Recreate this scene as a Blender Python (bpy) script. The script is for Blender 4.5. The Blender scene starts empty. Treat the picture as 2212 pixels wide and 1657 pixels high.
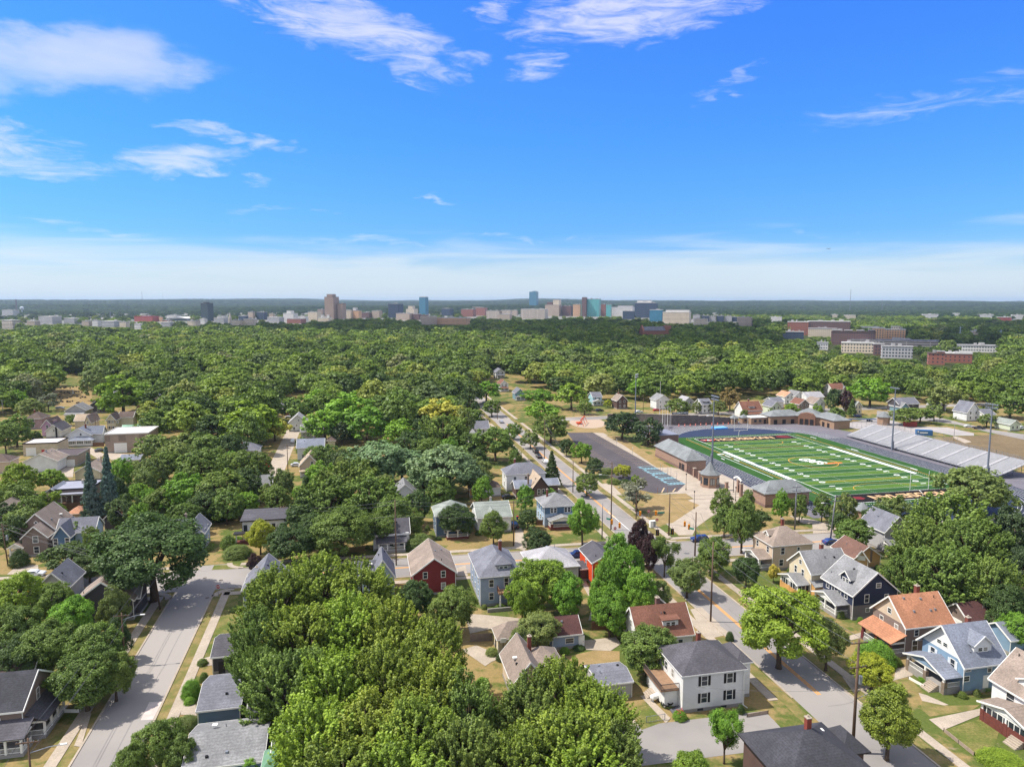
import bpy,math,random
import numpy as np
from mathutils import Vector,Matrix
R = math.radians
random.seed(7)
SC = bpy.context.scene
COL = SC.collection
# ------------------------------------------------------------------ camera
FPX,HOR,CAMH = 1534.0,652.0,64.0          # focal length and horizon row for a 2212 x 1657 frame
PIT = math.atan((828.5 - HOR) / FPX)
cam_d = bpy.data.cameras.new('camera')
cam = bpy.data.objects.new('camera',cam_d)
COL.objects.link(cam)
cam_d.sensor_fit = 'HORIZONTAL'
cam_d.sensor_width = 36.0
cam_d.lens = 36.0 * FPX / 2212.0
cam_d.clip_start = 1.0
cam_d.clip_end = 60000.0
cam.location = (0,0,CAMH)
cam.rotation_euler = (math.pi / 2 - PIT,0,0)
SC.camera = cam
# ------------------------------------------------------------------ sky, sun, exposure
SUN_EL,SUN_AZ = 56.0,177.0                  # azimuth counter-clockwise from +X
world = bpy.data.worlds.new('World')
SC.world = world
world.use_nodes = True
WN,WL = world.node_tree.nodes,world.node_tree.links
WN.clear()
class NG:
 """tiny helper for building node graphs"""
 def __init__(s,tree): s.t = tree; s.n = tree.nodes; s.l = tree.links
 def new(s,typ,**kw):
  nd = s.n.new(typ)
  for k,v in kw.items(): setattr(nd,k,v)
  return nd
 def val(s,sock,v):
  if isinstance(v,bpy.types.NodeSocket): s.l.new(v,sock)
  else: sock.default_value = v
 def m(s,op,a,b=0.0,c=None,clamp=False):
  nd = s.new('ShaderNodeMath',operation=op,use_clamp=clamp)
  s.val(nd.inputs[0],a); s.val(nd.inputs[1],b)
  if c is not None: s.val(nd.inputs[2],c)
  return nd.outputs[0]
 def mix(s,f,a,b,typ='MIX'):
  nd = s.new('ShaderNodeMix',data_type='RGBA',blend_type=typ)
  s.val(nd.inputs[0],f)
  s.val(nd.inputs[6],a if not isinstance(a,tuple) else (*a[:3],1))
  s.val(nd.inputs[7],b if not isinstance(b,tuple) else (*b[:3],1))
  return nd.outputs[2]
 def sm(s,v,lo,hi,a=0.0,b=1.0):
  nd = s.new('ShaderNodeMapRange',interpolation_type='SMOOTHSTEP')
  s.val(nd.inputs[0],v)
  for i,q in zip((1,2,3,4),(lo,hi,a,b)): nd.inputs[i].default_value = q
  return nd.outputs[0]
 def ramp(s,v,stops,interp='LINEAR'):
  nd = s.new('ShaderNodeValToRGB')
  cr = nd.color_ramp; cr.interpolation = interp
  while len(cr.elements) < len(stops): cr.elements.new(0.5)
  for e,(p,c) in zip(cr.elements,stops):
   e.position = p; e.color = (*c[:3],1)
  s.l.new(v,nd.inputs[0])
  return nd.outputs[0]
 def noise(s,vec,scale,detail=4,rough=.55,dist=0.0,out=0):
  nd = s.new('ShaderNodeTexNoise')
  if vec is not None: s.l.new(vec,nd.inputs['Vector'])
  nd.inputs['Scale'].default_value = scale
  nd.inputs['Detail'].default_value = detail
  nd.inputs['Roughness'].default_value = rough
  nd.inputs['Distortion'].default_value = dist
  return nd.outputs[out]
 def comb(s,x,y,z):
  nd = s.new('ShaderNodeCombineXYZ')
  s.val(nd.inputs[0],x); s.val(nd.inputs[1],y); s.val(nd.inputs[2],z)
  return nd.outputs[0]
def srgb(r,g,b):
 f = lambda c: c / 12.92 if c <= .04045 else ((c + .055) / 1.055) ** 2.4
 return (f(r / 255),f(g / 255),f(b / 255))
g = NG(world.node_tree)
out = g.new('ShaderNodeOutputWorld'); bg = g.new('ShaderNodeBackground')
g.l.new(bg.outputs[0],out.inputs[0])
sky = g.new('ShaderNodeTexSky',sky_type='NISHITA',sun_disc=False)
sky.sun_elevation = R(SUN_EL); sky.sun_rotation = R(90 - SUN_AZ)
sky.altitude = 200; sky.air_density = 1.0; sky.dust_density = .6; sky.ozone_density = 2.0
tc = g.new('ShaderNodeTexCoord'); sp = g.new('ShaderNodeSeparateXYZ')
g.l.new(tc.outputs['Generated'],sp.inputs[0])
dx,dy,dz = sp.outputs
el = g.m('MULTIPLY',g.m('ARCSINE',dz),57.2958)                 # elevation in degrees
az = g.m('MULTIPLY',g.m('ARCTAN2',dx,dy),57.2958)             # azimuth from +Y, clockwise
SKY_GAIN = 0.092
# grade of the clear air with elevation (the blue of this sky is deeper than the model's)
tint = g.ramp(g.m('DIVIDE',g.m('ADD',el,2.0),60.0,clamp=True),
              [(0.0,(1.0,1.12,1.25)),(.06,(.78,1.04,1.40)),(.12,(.40,.87,1.62)),
               (.24,(.325,.93,2.0)),(.5,(.34,1.0,2.4)),(1.0,(.5,1.1,2.2))])
base = g.mix(1.0,sky.outputs[0],tint,'MULTIPLY')
# clouds: soft patches given by azimuth and elevation, broken up by stretched noise
wn1 = g.new('ShaderNodeTexNoise'); wv = g.new('ShaderNodeMapping'); wv.inputs['Scale'].default_value = (.11,.30,1); g.l.new(g.comb(az,el,0),wv.inputs[0]); g.l.new(wv.outputs[0],wn1.inputs['Vector'])
wn1.inputs['Scale'].default_value = 1.6; wn1.inputs['Detail'].default_value = 6; wn1.inputs['Roughness'].default_value = .6
wsp = g.new('ShaderNodeSeparateColor'); g.l.new(wn1.outputs['Color'],wsp.inputs[0])
az0,el0 = az,el
az = g.m('ADD',az,g.m('MULTIPLY',g.m('SUBTRACT',wsp.outputs[0],.5),11.0)); el = g.m('ADD',el,g.m('MULTIPLY',g.m('SUBTRACT',wsp.outputs[1],.5),3.4))
pos = g.comb(az0,el0,0)
CLOUDS = [  # az, el, half-width, half-height, tilt, strength, noise stretch
 (-12.0,19.5,9.5,2.3,-8,1.15,1),(-7.5,18.0,4.0,2.0,-25,.9,1),(-20.5,20.4,4.0,.9,-15,.7,1),
 (9.0,20.6,10.0,2.4,3,1.1,1),(15,22.5,9,1.6,0,.9,1),(1.5,17.4,3.6,1.2,0,.8,1),(-1.5,21.5,2.5,1.6,30,.6,1),
 (-30.0,15.7,9.0,2.6,8,.9,0),(-36.5,13.6,6.0,1.8,5,.6,0),
 (-24.0,10.0,5.5,1.15,6,1.0,1),(-18.0,11.3,3.4,.8,-8,.85,1),(-23.0,12.0,3.5,.6,-6,.7,1),(-36.0,9.8,5.5,1.5,-2,1.0,1),
 (-34.0,8.6,7.5,.7,4,.8,1),(-20.0,8.9,1.6,.5,0,.6,1),(-6.0,8.3,1.4,.35,-20,.7,1),(-19.0,6.6,3.0,.3,3,.5,1),(-14.8,7.0,1.2,.2,0,.6,1),
 (16.5,15.6,3.4,.8,28,.55,1),(27.5,12.9,7.5,1.2,2,.42,1),(33.5,13.3,5.0,1.1,0,.42,1),(-12.0,4.9,7.0,.45,-2,.6,1),(-31.0,5.2,5.0,.35,-5,.5,1),
 (1.0,4.9,5.5,.35,0,.45,1),(6.0,5.0,4.0,.3,0,.3,1),(23.0,5.0,5.0,.25,1,.3,1),(14.0,4.4,5.0,.25,-4,.35,1),
]
wisp = g.new('ShaderNodeMapping'); wisp.inputs['Scale'].default_value = (.12,.55,1); wisp.inputs['Rotation'].default_value = (0,0,R(8))
g.l.new(pos,wisp.inputs[0])
n1 = g.noise(wisp.outputs[0],1.7,10,.68,1.4)
soft = g.new('ShaderNodeMapping'); soft.inputs['Scale'].default_value = (.10,.22,1)
g.l.new(pos,soft.inputs[0])
n2 = g.noise(soft.outputs[0],1.3,5,.5,.4)
total = None; total_soft = None
for ca,ce,hw,hh,tilt,st,kind in CLOUDS:
 t = R(tilt)
 ax = g.m('SUBTRACT',az,ca); ay = g.m('SUBTRACT',el,ce)
 rx = g.m('ADD',g.m('MULTIPLY',ax,math.cos(t) / hw),g.m('MULTIPLY',ay,math.sin(t) / hw))
 ry = g.m('ADD',g.m('MULTIPLY',ax,-math.sin(t) / hh),g.m('MULTIPLY',ay,math.cos(t) / hh))
 d2 = g.m('ADD',g.m('MULTIPLY',rx,rx),g.m('MULTIPLY',ry,ry))
 v = g.m('MULTIPLY',g.m('SUBTRACT',1.0,d2,clamp=True),st)
 if kind: total = v if total is None else g.m('MAXIMUM',total,v)
 else: total_soft = v if total_soft is None else g.m('MAXIMUM',total_soft,v)
el = el0; az = az0
c1 = g.sm(g.m('ADD',g.m('MULTIPLY',total,.52),g.m('MULTIPLY',n1,1.5)),.78,1.55)
c1 = g.m('MULTIPLY',c1,g.sm(total,0.0,.30))
c2 = g.m('MULTIPLY',g.sm(g.m('ADD',total_soft,g.m('MULTIPLY',n2,.9)),.25,1.65),g.sm(total_soft,0.0,.6))
# low veil of thin cirrus above the horizon
veil_n = g.new('ShaderNodeMapping'); veil_n.inputs['Scale'].default_value = (.05,.55,1); veil_n.inputs['Rotation'].default_value = (0,0,R(3))
g.l.new(pos,veil_n.inputs[0])
n3 = g.noise(veil_n.outputs[0],1.2,6,.55,.6)
veil = g.sm(g.m('ADD',el,g.m('MULTIPLY',g.m('SUBTRACT',n3,.5),8.0)),5.4,1.6)
cl = g.m('MAXIMUM',g.m('MULTIPLY',c1,.84),g.m('MULTIPLY',c2,.82))
cl = g.m('MAXIMUM',cl,g.m('MULTIPLY',veil,.86))
cloud_col = g.ramp(g.m('DIVIDE',g.m('ADD',el,0.0),22.0,clamp=True),[(0,(6.6,7.5,8.0)),(.2,(6.4,7.6,8.7)),(.5,(6.4,7.2,8.8)),(1,(6.9,7.1,9.0))])
col = g.mix(g.m('MULTIPLY',cl,1.0,clamp=True),base,cloud_col)
# out of view overhead and behind: pale neutral sky added as fill light
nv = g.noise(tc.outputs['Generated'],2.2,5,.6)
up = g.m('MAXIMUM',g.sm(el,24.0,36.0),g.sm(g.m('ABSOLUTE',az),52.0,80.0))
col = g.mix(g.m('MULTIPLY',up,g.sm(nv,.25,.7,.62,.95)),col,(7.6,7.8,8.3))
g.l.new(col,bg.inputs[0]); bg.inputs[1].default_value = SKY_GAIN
sun_d = bpy.data.lights.new('sun','SUN')
sun_d.energy = 4.9; sun_d.angle = R(.53); sun_d.color = (1.0,.94,.84)
sun = bpy.data.objects.new('sun',sun_d); COL.objects.link(sun)
sdir = Vector((math.cos(R(SUN_EL)) * math.cos(R(SUN_AZ)),math.cos(R(SUN_EL)) * math.sin(R(SUN_AZ)),math.sin(R(SUN_EL))))
sun.rotation_euler = sdir.to_track_quat('Z','Y').to_euler()
sun.location = (-200,100,300)
SC.view_settings.view_transform = 'Standard'
SC.view_settings.look = 'None'
SC.view_settings.gamma = 1.0
SC.view_settings.use_curve_mapping = False
SC.view_settings.exposure = 0.34
HAZE_D = 5e-5
SC.render.engine = 'CYCLES'
cy = SC.cycles
cy.max_bounces = 5; cy.diffuse_bounces = 2; cy.glossy_bounces = 2; cy.transmission_bounces = 2
cy.transparent_max_bounces = 6; cy.volume_bounces = 0
cy.caustics_reflective = False; cy.caustics_refractive = False
cy.use_denoising = True
# ------------------------------------------------------------------ helpers
def at(px,py,z=0.0):
 """point on the level plane z seen at (px, py) of the 2212 x 1657 photograph"""
 u = (px - 1106.0) / FPX; v = (828.5 - py) / FPX
 d = Vector((u,math.cos(PIT) + v * math.sin(PIT),-math.sin(PIT) + v * math.cos(PIT)))
 t = (z - CAMH) / d.z
 return Vector((d.x * t,d.y * t,z))
def px_of(x,y,z):
 z -= CAMH
 yc = y * math.cos(PIT) - z * math.sin(PIT); zc = y * math.sin(PIT) + z * math.cos(PIT)
 if yc < 1: return (-9e9,9e9)
 return 1106 + FPX * x / yc,828.5 - FPX * zc / yc
def height_at(base,ty):
 """height whose image row is ty above the ground point base"""
 lo,hi = 0.0,300.0
 for _ in range(40):
  m = (lo + hi) / 2
  if px_of(base.x,base.y,m)[1] > ty: lo = m
  else: hi = m
 return lo
def tag(o,label=None,cat=None,group=None,kind=None):
 if label: o['label'] = label
 if cat: o['category'] = cat
 if group: o['group'] = group
 if kind: o['kind'] = kind
 return o
class MB:
 """collects faces (with material slots) and builds ONE mesh object"""
 def __init__(s): s.v = []; s.f = []; s.mi = []; s.cur = 0; s.smooth = False
 def quad(s,*p):
  i = len(s.v); s.v += [tuple(q) for q in p]; s.f.append(tuple(range(i,i + len(p)))); s.mi.append(s.cur)
 def box(s,x0,y0,z0,x1,y1,z1):
  i = len(s.v)
  s.v += [(x0,y0,z0),(x1,y0,z0),(x1,y1,z0),(x0,y1,z0),(x0,y0,z1),(x1,y0,z1),(x1,y1,z1),(x0,y1,z1)]
  for f in ((0,3,2,1),(4,5,6,7),(0,1,5,4),(1,2,6,5),(2,3,7,6),(3,0,4,7)):
   s.f.append(tuple(i + k for k in f)); s.mi.append(s.cur)
 def bar(s,a,b,w,h=None):
  """square bar from a to b"""
  h = h or w; a = Vector(a); b = Vector(b); d = (b - a)
  if d.length < 1e-6: return
  d.normalize(); up = Vector((0,0,1)) if abs(d.z) < .9 else Vector((0,1,0))
  x = d.cross(up).normalized() * (w / 2); y = x.cross(d).normalized() * (h / 2)
  i = len(s.v)
  for p in (a,b):
   for q in (-x - y,x - y,x + y,-x + y): s.v.append(tuple(p + q))
  for f in ((0,1,2,3),(7,6,5,4),(0,4,5,1),(1,5,6,2),(2,6,7,3),(3,7,4,0)):
   s.f.append(tuple(i + k for k in f)); s.mi.append(s.cur)
 def tube(s,pts,rads,n=8,cap=True):
  rings = []
  pts = [Vector(p) for p in pts]
  for k,p in enumerate(pts):
   d = (pts[min(k + 1,len(pts) - 1)] - pts[max(k - 1,0)]).normalized()
   up = Vector((0,0,1)) if abs(d.z) < .9 else Vector((0,1,0))
   x = d.cross(up).normalized(); y = x.cross(d).normalized()
   i = len(s.v); rings.append(i); r = rads[k] if isinstance(rads,(list,tuple)) else rads
   for j in range(n):
    a = 2 * math.pi * j / n
    s.v.append(tuple(p + x * (r * math.cos(a)) + y * (r * math.sin(a))))
  for a,b in zip(rings,rings[1:]):
   for j in range(n):
    s.f.append((a + j,b + j,b + (j + 1) % n,a + (j + 1) % n)); s.mi.append(s.cur)
  if cap:
   s.f.append(tuple(rings[0] + j for j in range(n))); s.mi.append(s.cur)
   s.f.append(tuple(rings[-1] + j for j in reversed(range(n)))); s.mi.append(s.cur)
 def slab(s,poly,t):
  """thin slab: polygon (top side) extruded downwards by t"""
  top = [Vector(p) for p in poly]; bot = [p - Vector((0,0,t)) for p in top]
  s.quad(*top); s.quad(*reversed(bot))
  for k in range(len(top)):
   a,b = k,(k + 1) % len(top)
   s.quad(top[b],top[a],bot[a],bot[b])
 def mesh(s,name,mats):
  me = bpy.data.meshes.new(name)
  me.from_pydata(s.v,[],s.f)
  for m_ in (mats if isinstance(mats,(list,tuple)) else [mats]): me.materials.append(m_)
  if any(s.mi): me.polygons.foreach_set('material_index',s.mi)
  me.polygons.foreach_set('use_smooth',[s.smooth] * len(me.polygons))
  me.update()
  return me
 def build(s,name,mats,parent=None,loc=(0,0,0),rz=0.0):
  return put(name,s.mesh(name,mats),parent,loc,rz)
def put(name,me,parent=None,loc=(0,0,0),rz=0.0):
 o = bpy.data.objects.new(name,me)
 o.location = loc; o.rotation_euler = (0,0,rz)
 if parent is not None: o.parent = parent
 COL.objects.link(o)
 return o
def thing(name,loc,rz,label,cat,group=None):
 o = bpy.data.objects.new(name,None); o.empty_display_size = .5
 o.location = loc; o.rotation_euler = (0,0,rz); COL.objects.link(o)
 return tag(o,label,cat,group)
def copy_tree(o,parent=None):
 c = o.copy(); COL.objects.link(c)
 if parent is not None: c.parent = parent
 for ch in list(o.children): copy_tree(ch,c)
 return c
def text_mesh(body,size,offset=0.0,align='CENTER'):
 cu = bpy.data.curves.new('txt','FONT'); cu.body = body; cu.size = size; cu.offset = offset
 cu.align_x = align; cu.align_y = 'CENTER'; cu.fill_mode = 'FRONT' if hasattr(cu,'fill_mode') else cu.fill_mode
 o = bpy.data.objects.new('txt',cu); COL.objects.link(o)
 bpy.context.view_layer.update()
 me = bpy.data.meshes.new_from_object(o.evaluated_get(bpy.context.evaluated_depsgraph_get()))
 bpy.data.objects.remove(o)
 return me
# ------------------------------------------------------------------ materials
MATS = {}
def mat(name,col,rough=.85,col2=None,ns=1.0,amt=1.0,lines=0.0,lineamt=.25,bump=0.0,metal=0.0,spec=.3,
  big=0.0,bigcol=None,coord='Object',fine=0.0):
 if name in MATS: return MATS[name]
 m_ = bpy.data.materials.new(name); m_.use_nodes = True
 q = NG(m_.node_tree); bs = q.n['Principled BSDF']
 bs.inputs['Roughness'].default_value = rough; bs.inputs['Metallic'].default_value = metal
 bs.inputs['Specular IOR Level'].default_value = spec
 t = q.new('ShaderNodeTexCoord'); vec = t.outputs[coord]
 c = (*col,1)
 cs = None
 col2 = col2 or tuple(x * .82 for x in col)
 nz = q.noise(vec,ns,5,.6)
 cs = q.mix(q.m('MULTIPLY',q.sm(nz,.35,.65),amt),tuple(col),tuple(col2))
 if big:
  nb = q.noise(vec,big,3,.5)
  cs = q.mix(q.sm(nb,.45,.62),cs,tuple(bigcol))
 if fine:
  nf = q.noise(vec,fine,2,.6)
  cs = q.mix(q.sm(nf,.3,.7,0,.55),cs,tuple(x * .55 for x in col))
 if lines:
  s_ = q.new('ShaderNodeSeparateXYZ'); q.l.new(vec,s_.inputs[0])
  fr = q.m('FRACT',q.m('DIVIDE',s_.outputs[2],lines))
  ln = q.sm(fr,.72,.98)
  cs = q.mix(q.m('MULTIPLY',ln,lineamt),cs,tuple(x * .35 for x in col))
  if bump:
   b = q.new('ShaderNodeBump'); b.inputs['Strength'].default_value = bump; b.inputs['Distance'].default_value = .03
   q.l.new(q.m('SUBTRACT',1.0,fr),b.inputs['Height']); q.l.new(b.outputs[0],bs.inputs['Normal'])
 elif bump:
  b = q.new('ShaderNodeBump'); b.inputs['Strength'].default_value = bump; b.inputs['Distance'].default_value = .1
  q.l.new(nz,b.inputs['Height']); q.l.new(b.outputs[0],bs.inputs['Normal'])
 q.l.new(cs,bs.inputs['Base Color'])
 MATS[name] = m_
 return m_
def siding(name,r,g_,b): return mat('siding_' + name,srgb(r,g_,b),.7,ns=.6,amt=.5,lines=.22,lineamt=.30,bump=.5,big=.35,bigcol=tuple(x * .86 for x in srgb(r,g_,b)))
def shingle(name,r,g_,b): return mat('shingle_' + name,srgb(r,g_,b),.9,col2=tuple(x * 1.25 for x in srgb(r,g_,b)),ns=.5,amt=.8,lines=.17,lineamt=.35,fine=3.5,big=.22,bigcol=tuple(x * 1.45 for x in srgb(r,g_,b)))
def brick(name,r,g_,b): return mat('brick_' + name,srgb(r,g_,b),.9,ns=2.0,amt=.7,lines=.3,lineamt=.25,fine=2.5)
WHITE = siding('white',226,226,224)
TRIM = mat('white_trim',srgb(232,231,226),.6,ns=3,amt=.2)
DARKTRIM = mat('dark_trim',srgb(48,44,46),.6)
FOUND = mat('foundation_block',srgb(150,146,142),.95,ns=1.5,amt=.6)
GLASS = mat('window_glass',srgb(40,48,58),.12,ns=.8,amt=.6,spec=.6)
_q = NG(GLASS.node_tree); _b = _q.n['Principled BSDF']; _l = _b.inputs['Base Color'].links[0].from_socket; _oi = _q.new('ShaderNodeObjectInfo')
_q.l.new(_q.mix(_q.sm(_oi.outputs['Random'],.62,.95,0,.7),_l,srgb(168,166,158)),_b.inputs['Base Color'])
CONC = mat('concrete',srgb(184,170,154),.9,col2=srgb(160,148,134),ns=.35,amt=.7,fine=5)
WOOD = mat('deck_wood',srgb(150,120,95),.85,ns=2)
METAL = mat('galvanised_metal',srgb(150,156,165),.45,metal=.5)
GREYPAINT = mat('grey_paint',srgb(120,126,138),.5)
BLACKM = mat('black_metal',srgb(32,32,35),.5)
POLEW = mat('pole_wood',srgb(104,84,70),.9,ns=1.5,amt=.9)
BRICKCH = brick('chimney',136,78,66)
ALUM = mat('bleacher_aluminium',srgb(178,178,184),.5,metal=.0,ns=.3)
ORANGE = mat('orange_paint',srgb(226,86,34),.5)
RUBBER = mat('tyre_rubber',srgb(26,26,28),.8)
REDP = mat('red_paint',srgb(186,36,42),.45)
YELP = mat('signal_yellow',srgb(238,160,18),.45)
LINEW = mat('line_white',srgb(232,234,232),.8,ns=.8,amt=.3)
LINEY = mat('line_yellow',srgb(232,158,40),.8,ns=1.5,amt=.5)
# ------------------------------------------------------------------ foliage
def leaf_material():
 m_ = bpy.data.materials.new('foliage'); m_.use_nodes = True
 q = NG(m_.node_tree); q.n.clear()
 o = q.new('ShaderNodeOutputMaterial')
 oi = q.new('ShaderNodeObjectInfo')
 at_ = q.new('ShaderNodeAttribute',attribute_name='tint')
 hs = q.new('ShaderNodeHueSaturation')
 f = at_.outputs['Fac']
 q.l.new(oi.outputs['Color'],hs.inputs['Color'])
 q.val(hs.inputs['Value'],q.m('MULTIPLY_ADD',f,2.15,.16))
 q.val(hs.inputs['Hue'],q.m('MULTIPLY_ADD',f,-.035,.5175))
 c = hs.outputs[0]
 d = q.new('ShaderNodeBsdfDiffuse'); t = q.new('ShaderNodeBsdfTranslucent'); gl = q.new('ShaderNodeBsdfGlossy')
 q.l.new(c,d.inputs[0]); q.l.new(q.mix(1.0,c,(1.25,1.3,.5),'MULTIPLY'),t.inputs[0])
 gl.inputs['Roughness'].default_value = .5; gl.inputs[0].default_value = (.6,.65,.6,1)
 mx = q.new('ShaderNodeMixShader'); mx.inputs[0].default_value = .27
 q.l.new(d.outputs[0],mx.inputs[1]); q.l.new(t.outputs[0],mx.inputs[2])
 m2 = q.new('ShaderNodeMixShader'); m2.inputs[0].default_value = .035
 q.l.new(mx.outputs[0],m2.inputs[1]); q.l.new(gl.outputs[0],m2.inputs[2])
 q.l.new(m2.outputs[0],o.inputs[0])
 return m_
def wood_leaf_material():
 """same leaf, its colour picked per instance for the far woodland"""
 m_ = leaf_material(); m_.name = 'woodland_foliage'
 q = NG(m_.node_tree)
 hs = [n for n in q.n if n.type == 'HUE_SAT'][0]
 oi = [n for n in q.n if n.type == 'OBJECT_INFO'][0]
 rc = q.ramp(oi.outputs['Random'],[(0,(.045,.075,.02)),(.25,(.075,.115,.022)),(.5,(.105,.16,.028)),(.72,(.15,.205,.034)),(.86,(.09,.125,.05)),(.94,(.20,.23,.045)),(1,(.15,.16,.09))])
 q.l.new(q.mix(1.0,rc,(1.25,1.25,1.2),'MULTIPLY'),hs.inputs['Color'])
 return m_
LEAF = leaf_material()
WLEAF = wood_leaf_material()
WLEAF_SHADED = wood_leaf_material()  # far crowns: cloud shade and blue haze painted into the leaf colour
for _n in WLEAF_SHADED.node_tree.nodes:
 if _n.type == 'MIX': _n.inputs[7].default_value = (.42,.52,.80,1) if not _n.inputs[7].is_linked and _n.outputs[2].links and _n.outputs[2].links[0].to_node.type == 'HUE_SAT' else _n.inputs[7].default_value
BARK = mat('bark',srgb(92,78,66),.95,ns=1.2,amt=.8,fine=4)
def crown_points(kind,ncl,rs):
 """cluster centres, radii (3) for a crown of radius 1; z from the ground up (height about 2.2)"""
 P = []; S = []; TT = []
 if kind in ('round','spiky','oak','oval'):
  nsub = {'round': 24,'spiky': 30,'oak': 20,'oval': 24}[kind]; zc,rz = {'round': (1.18,1.0),'spiky': (1.18,.98),'oak': (1.28,.82),'oval': (1.2,1.02)}[kind]
  subs = []
  for i in range(nsub):
   z = 1 - 1.72 * (i + .5) / nsub; a = i * 2.39996 + rs.uniform(-.35,.35); q = math.sqrt(max(0,1 - z * z)); rr = rs.uniform(.46,.78)
   tap = 1.0 if kind != 'oval' else 1.0 - .38 * max(0,z)
   sr = rs.uniform(.17,.40) if kind != 'oak' else rs.uniform(.2,.36)
   subs.append((np.array([q * math.cos(a) * rr * tap,q * math.sin(a) * rr * tap,zc + z * rr * rz * 1.12]),sr,rs.uniform(0,1)))
  while len(P) < ncl:
   c,sr,t = subs[rs.randint(nsub)]
   d = rs.normal(size=3); d /= np.linalg.norm(d)
   o = c - np.array([0,0,zc]); o /= max(np.linalg.norm(o),.1)
   if d @ o + .5 * d[2] < -.35: continue
   r = sr * rs.uniform(.75,1.12)
   p = c + d * r * np.array([1,1,.85])
   if p[2] < .28: continue
   P.append(p); TT.append(t)
   if kind == 'spiky': S.append(np.array([.042,.042,.042]) * rs.uniform(.8,1.3))
   elif kind == 'oak': S.append(np.array([.10,.10,.055]) * rs.uniform(.7,1.25))
   else: S.append(np.array([.085,.085,.07]) * rs.uniform(.7,1.25))
 elif kind == 'broad':            # wide flat-topped crown
  while len(P) < ncl:
   a = rs.uniform(0,6.283); r = math.sqrt(rs.rand())
   top = 1.75 + .40 * math.sqrt(max(0,1 - r * r)) + .10 * math.sin(3 * a + 1) * r
   z = top - abs(rs.normal()) * .22
   if rs.rand() < .3: z = top - rs.uniform(0,.9) * (1 - .5 * r)
   P.append(np.array([r * math.cos(a),r * math.sin(a),z])); S.append(np.array([.15,.15,.06]) * rs.uniform(.7,1.2))
 elif kind == 'conifer':
  while len(P) < ncl:
   h = rs.rand() ** 1.25; a = rs.uniform(0,6.283)
   lay = .86 + .14 * math.sin(h * 60)
   r = (1 - h) * .62 * lay * (1 + .15 * math.sin(5 * a + 9 * h)) * rs.uniform(.35,1.0) ** .5
   P.append(np.array([r * math.cos(a),r * math.sin(a),.28 + h * 1.92 - .12 * r])); S.append(np.array([.10,.10,.035]) * (1.2 - .7 * h) * rs.uniform(.7,1.2))
 elif kind == 'sparse':
  limbs = [(rs.uniform(0,6.283),rs.uniform(.35,.95),rs.uniform(.9,2.15)) for _ in range(13)]
  while len(P) < ncl:
   a,r0,z0 = limbs[rs.randint(len(limbs))]
   c = np.array([r0 * math.cos(a),r0 * math.sin(a),z0]) + rs.normal(size=3) * np.array([.15,.15,.11])
   P.append(c); S.append(np.array([.09,.09,.07]) * rs.uniform(.7,1.3))
 elif kind == 'bush':
  while len(P) < ncl:
   d = rs.normal(size=3); d /= np.linalg.norm(d); d[2] = abs(d[2]); r = rs.uniform(.3,1) ** .4
   P.append(np.array([d[0] * r,d[1] * r,.12 + d[2] * r * 1.9])); S.append(np.array([.14,.14,.16]) * rs.uniform(.7,1.2))
 while len(TT) < len(P): TT.append(rs.rand())
 return np.array(P),np.array(S),np.array(TT)
CROWNS = {}
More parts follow.
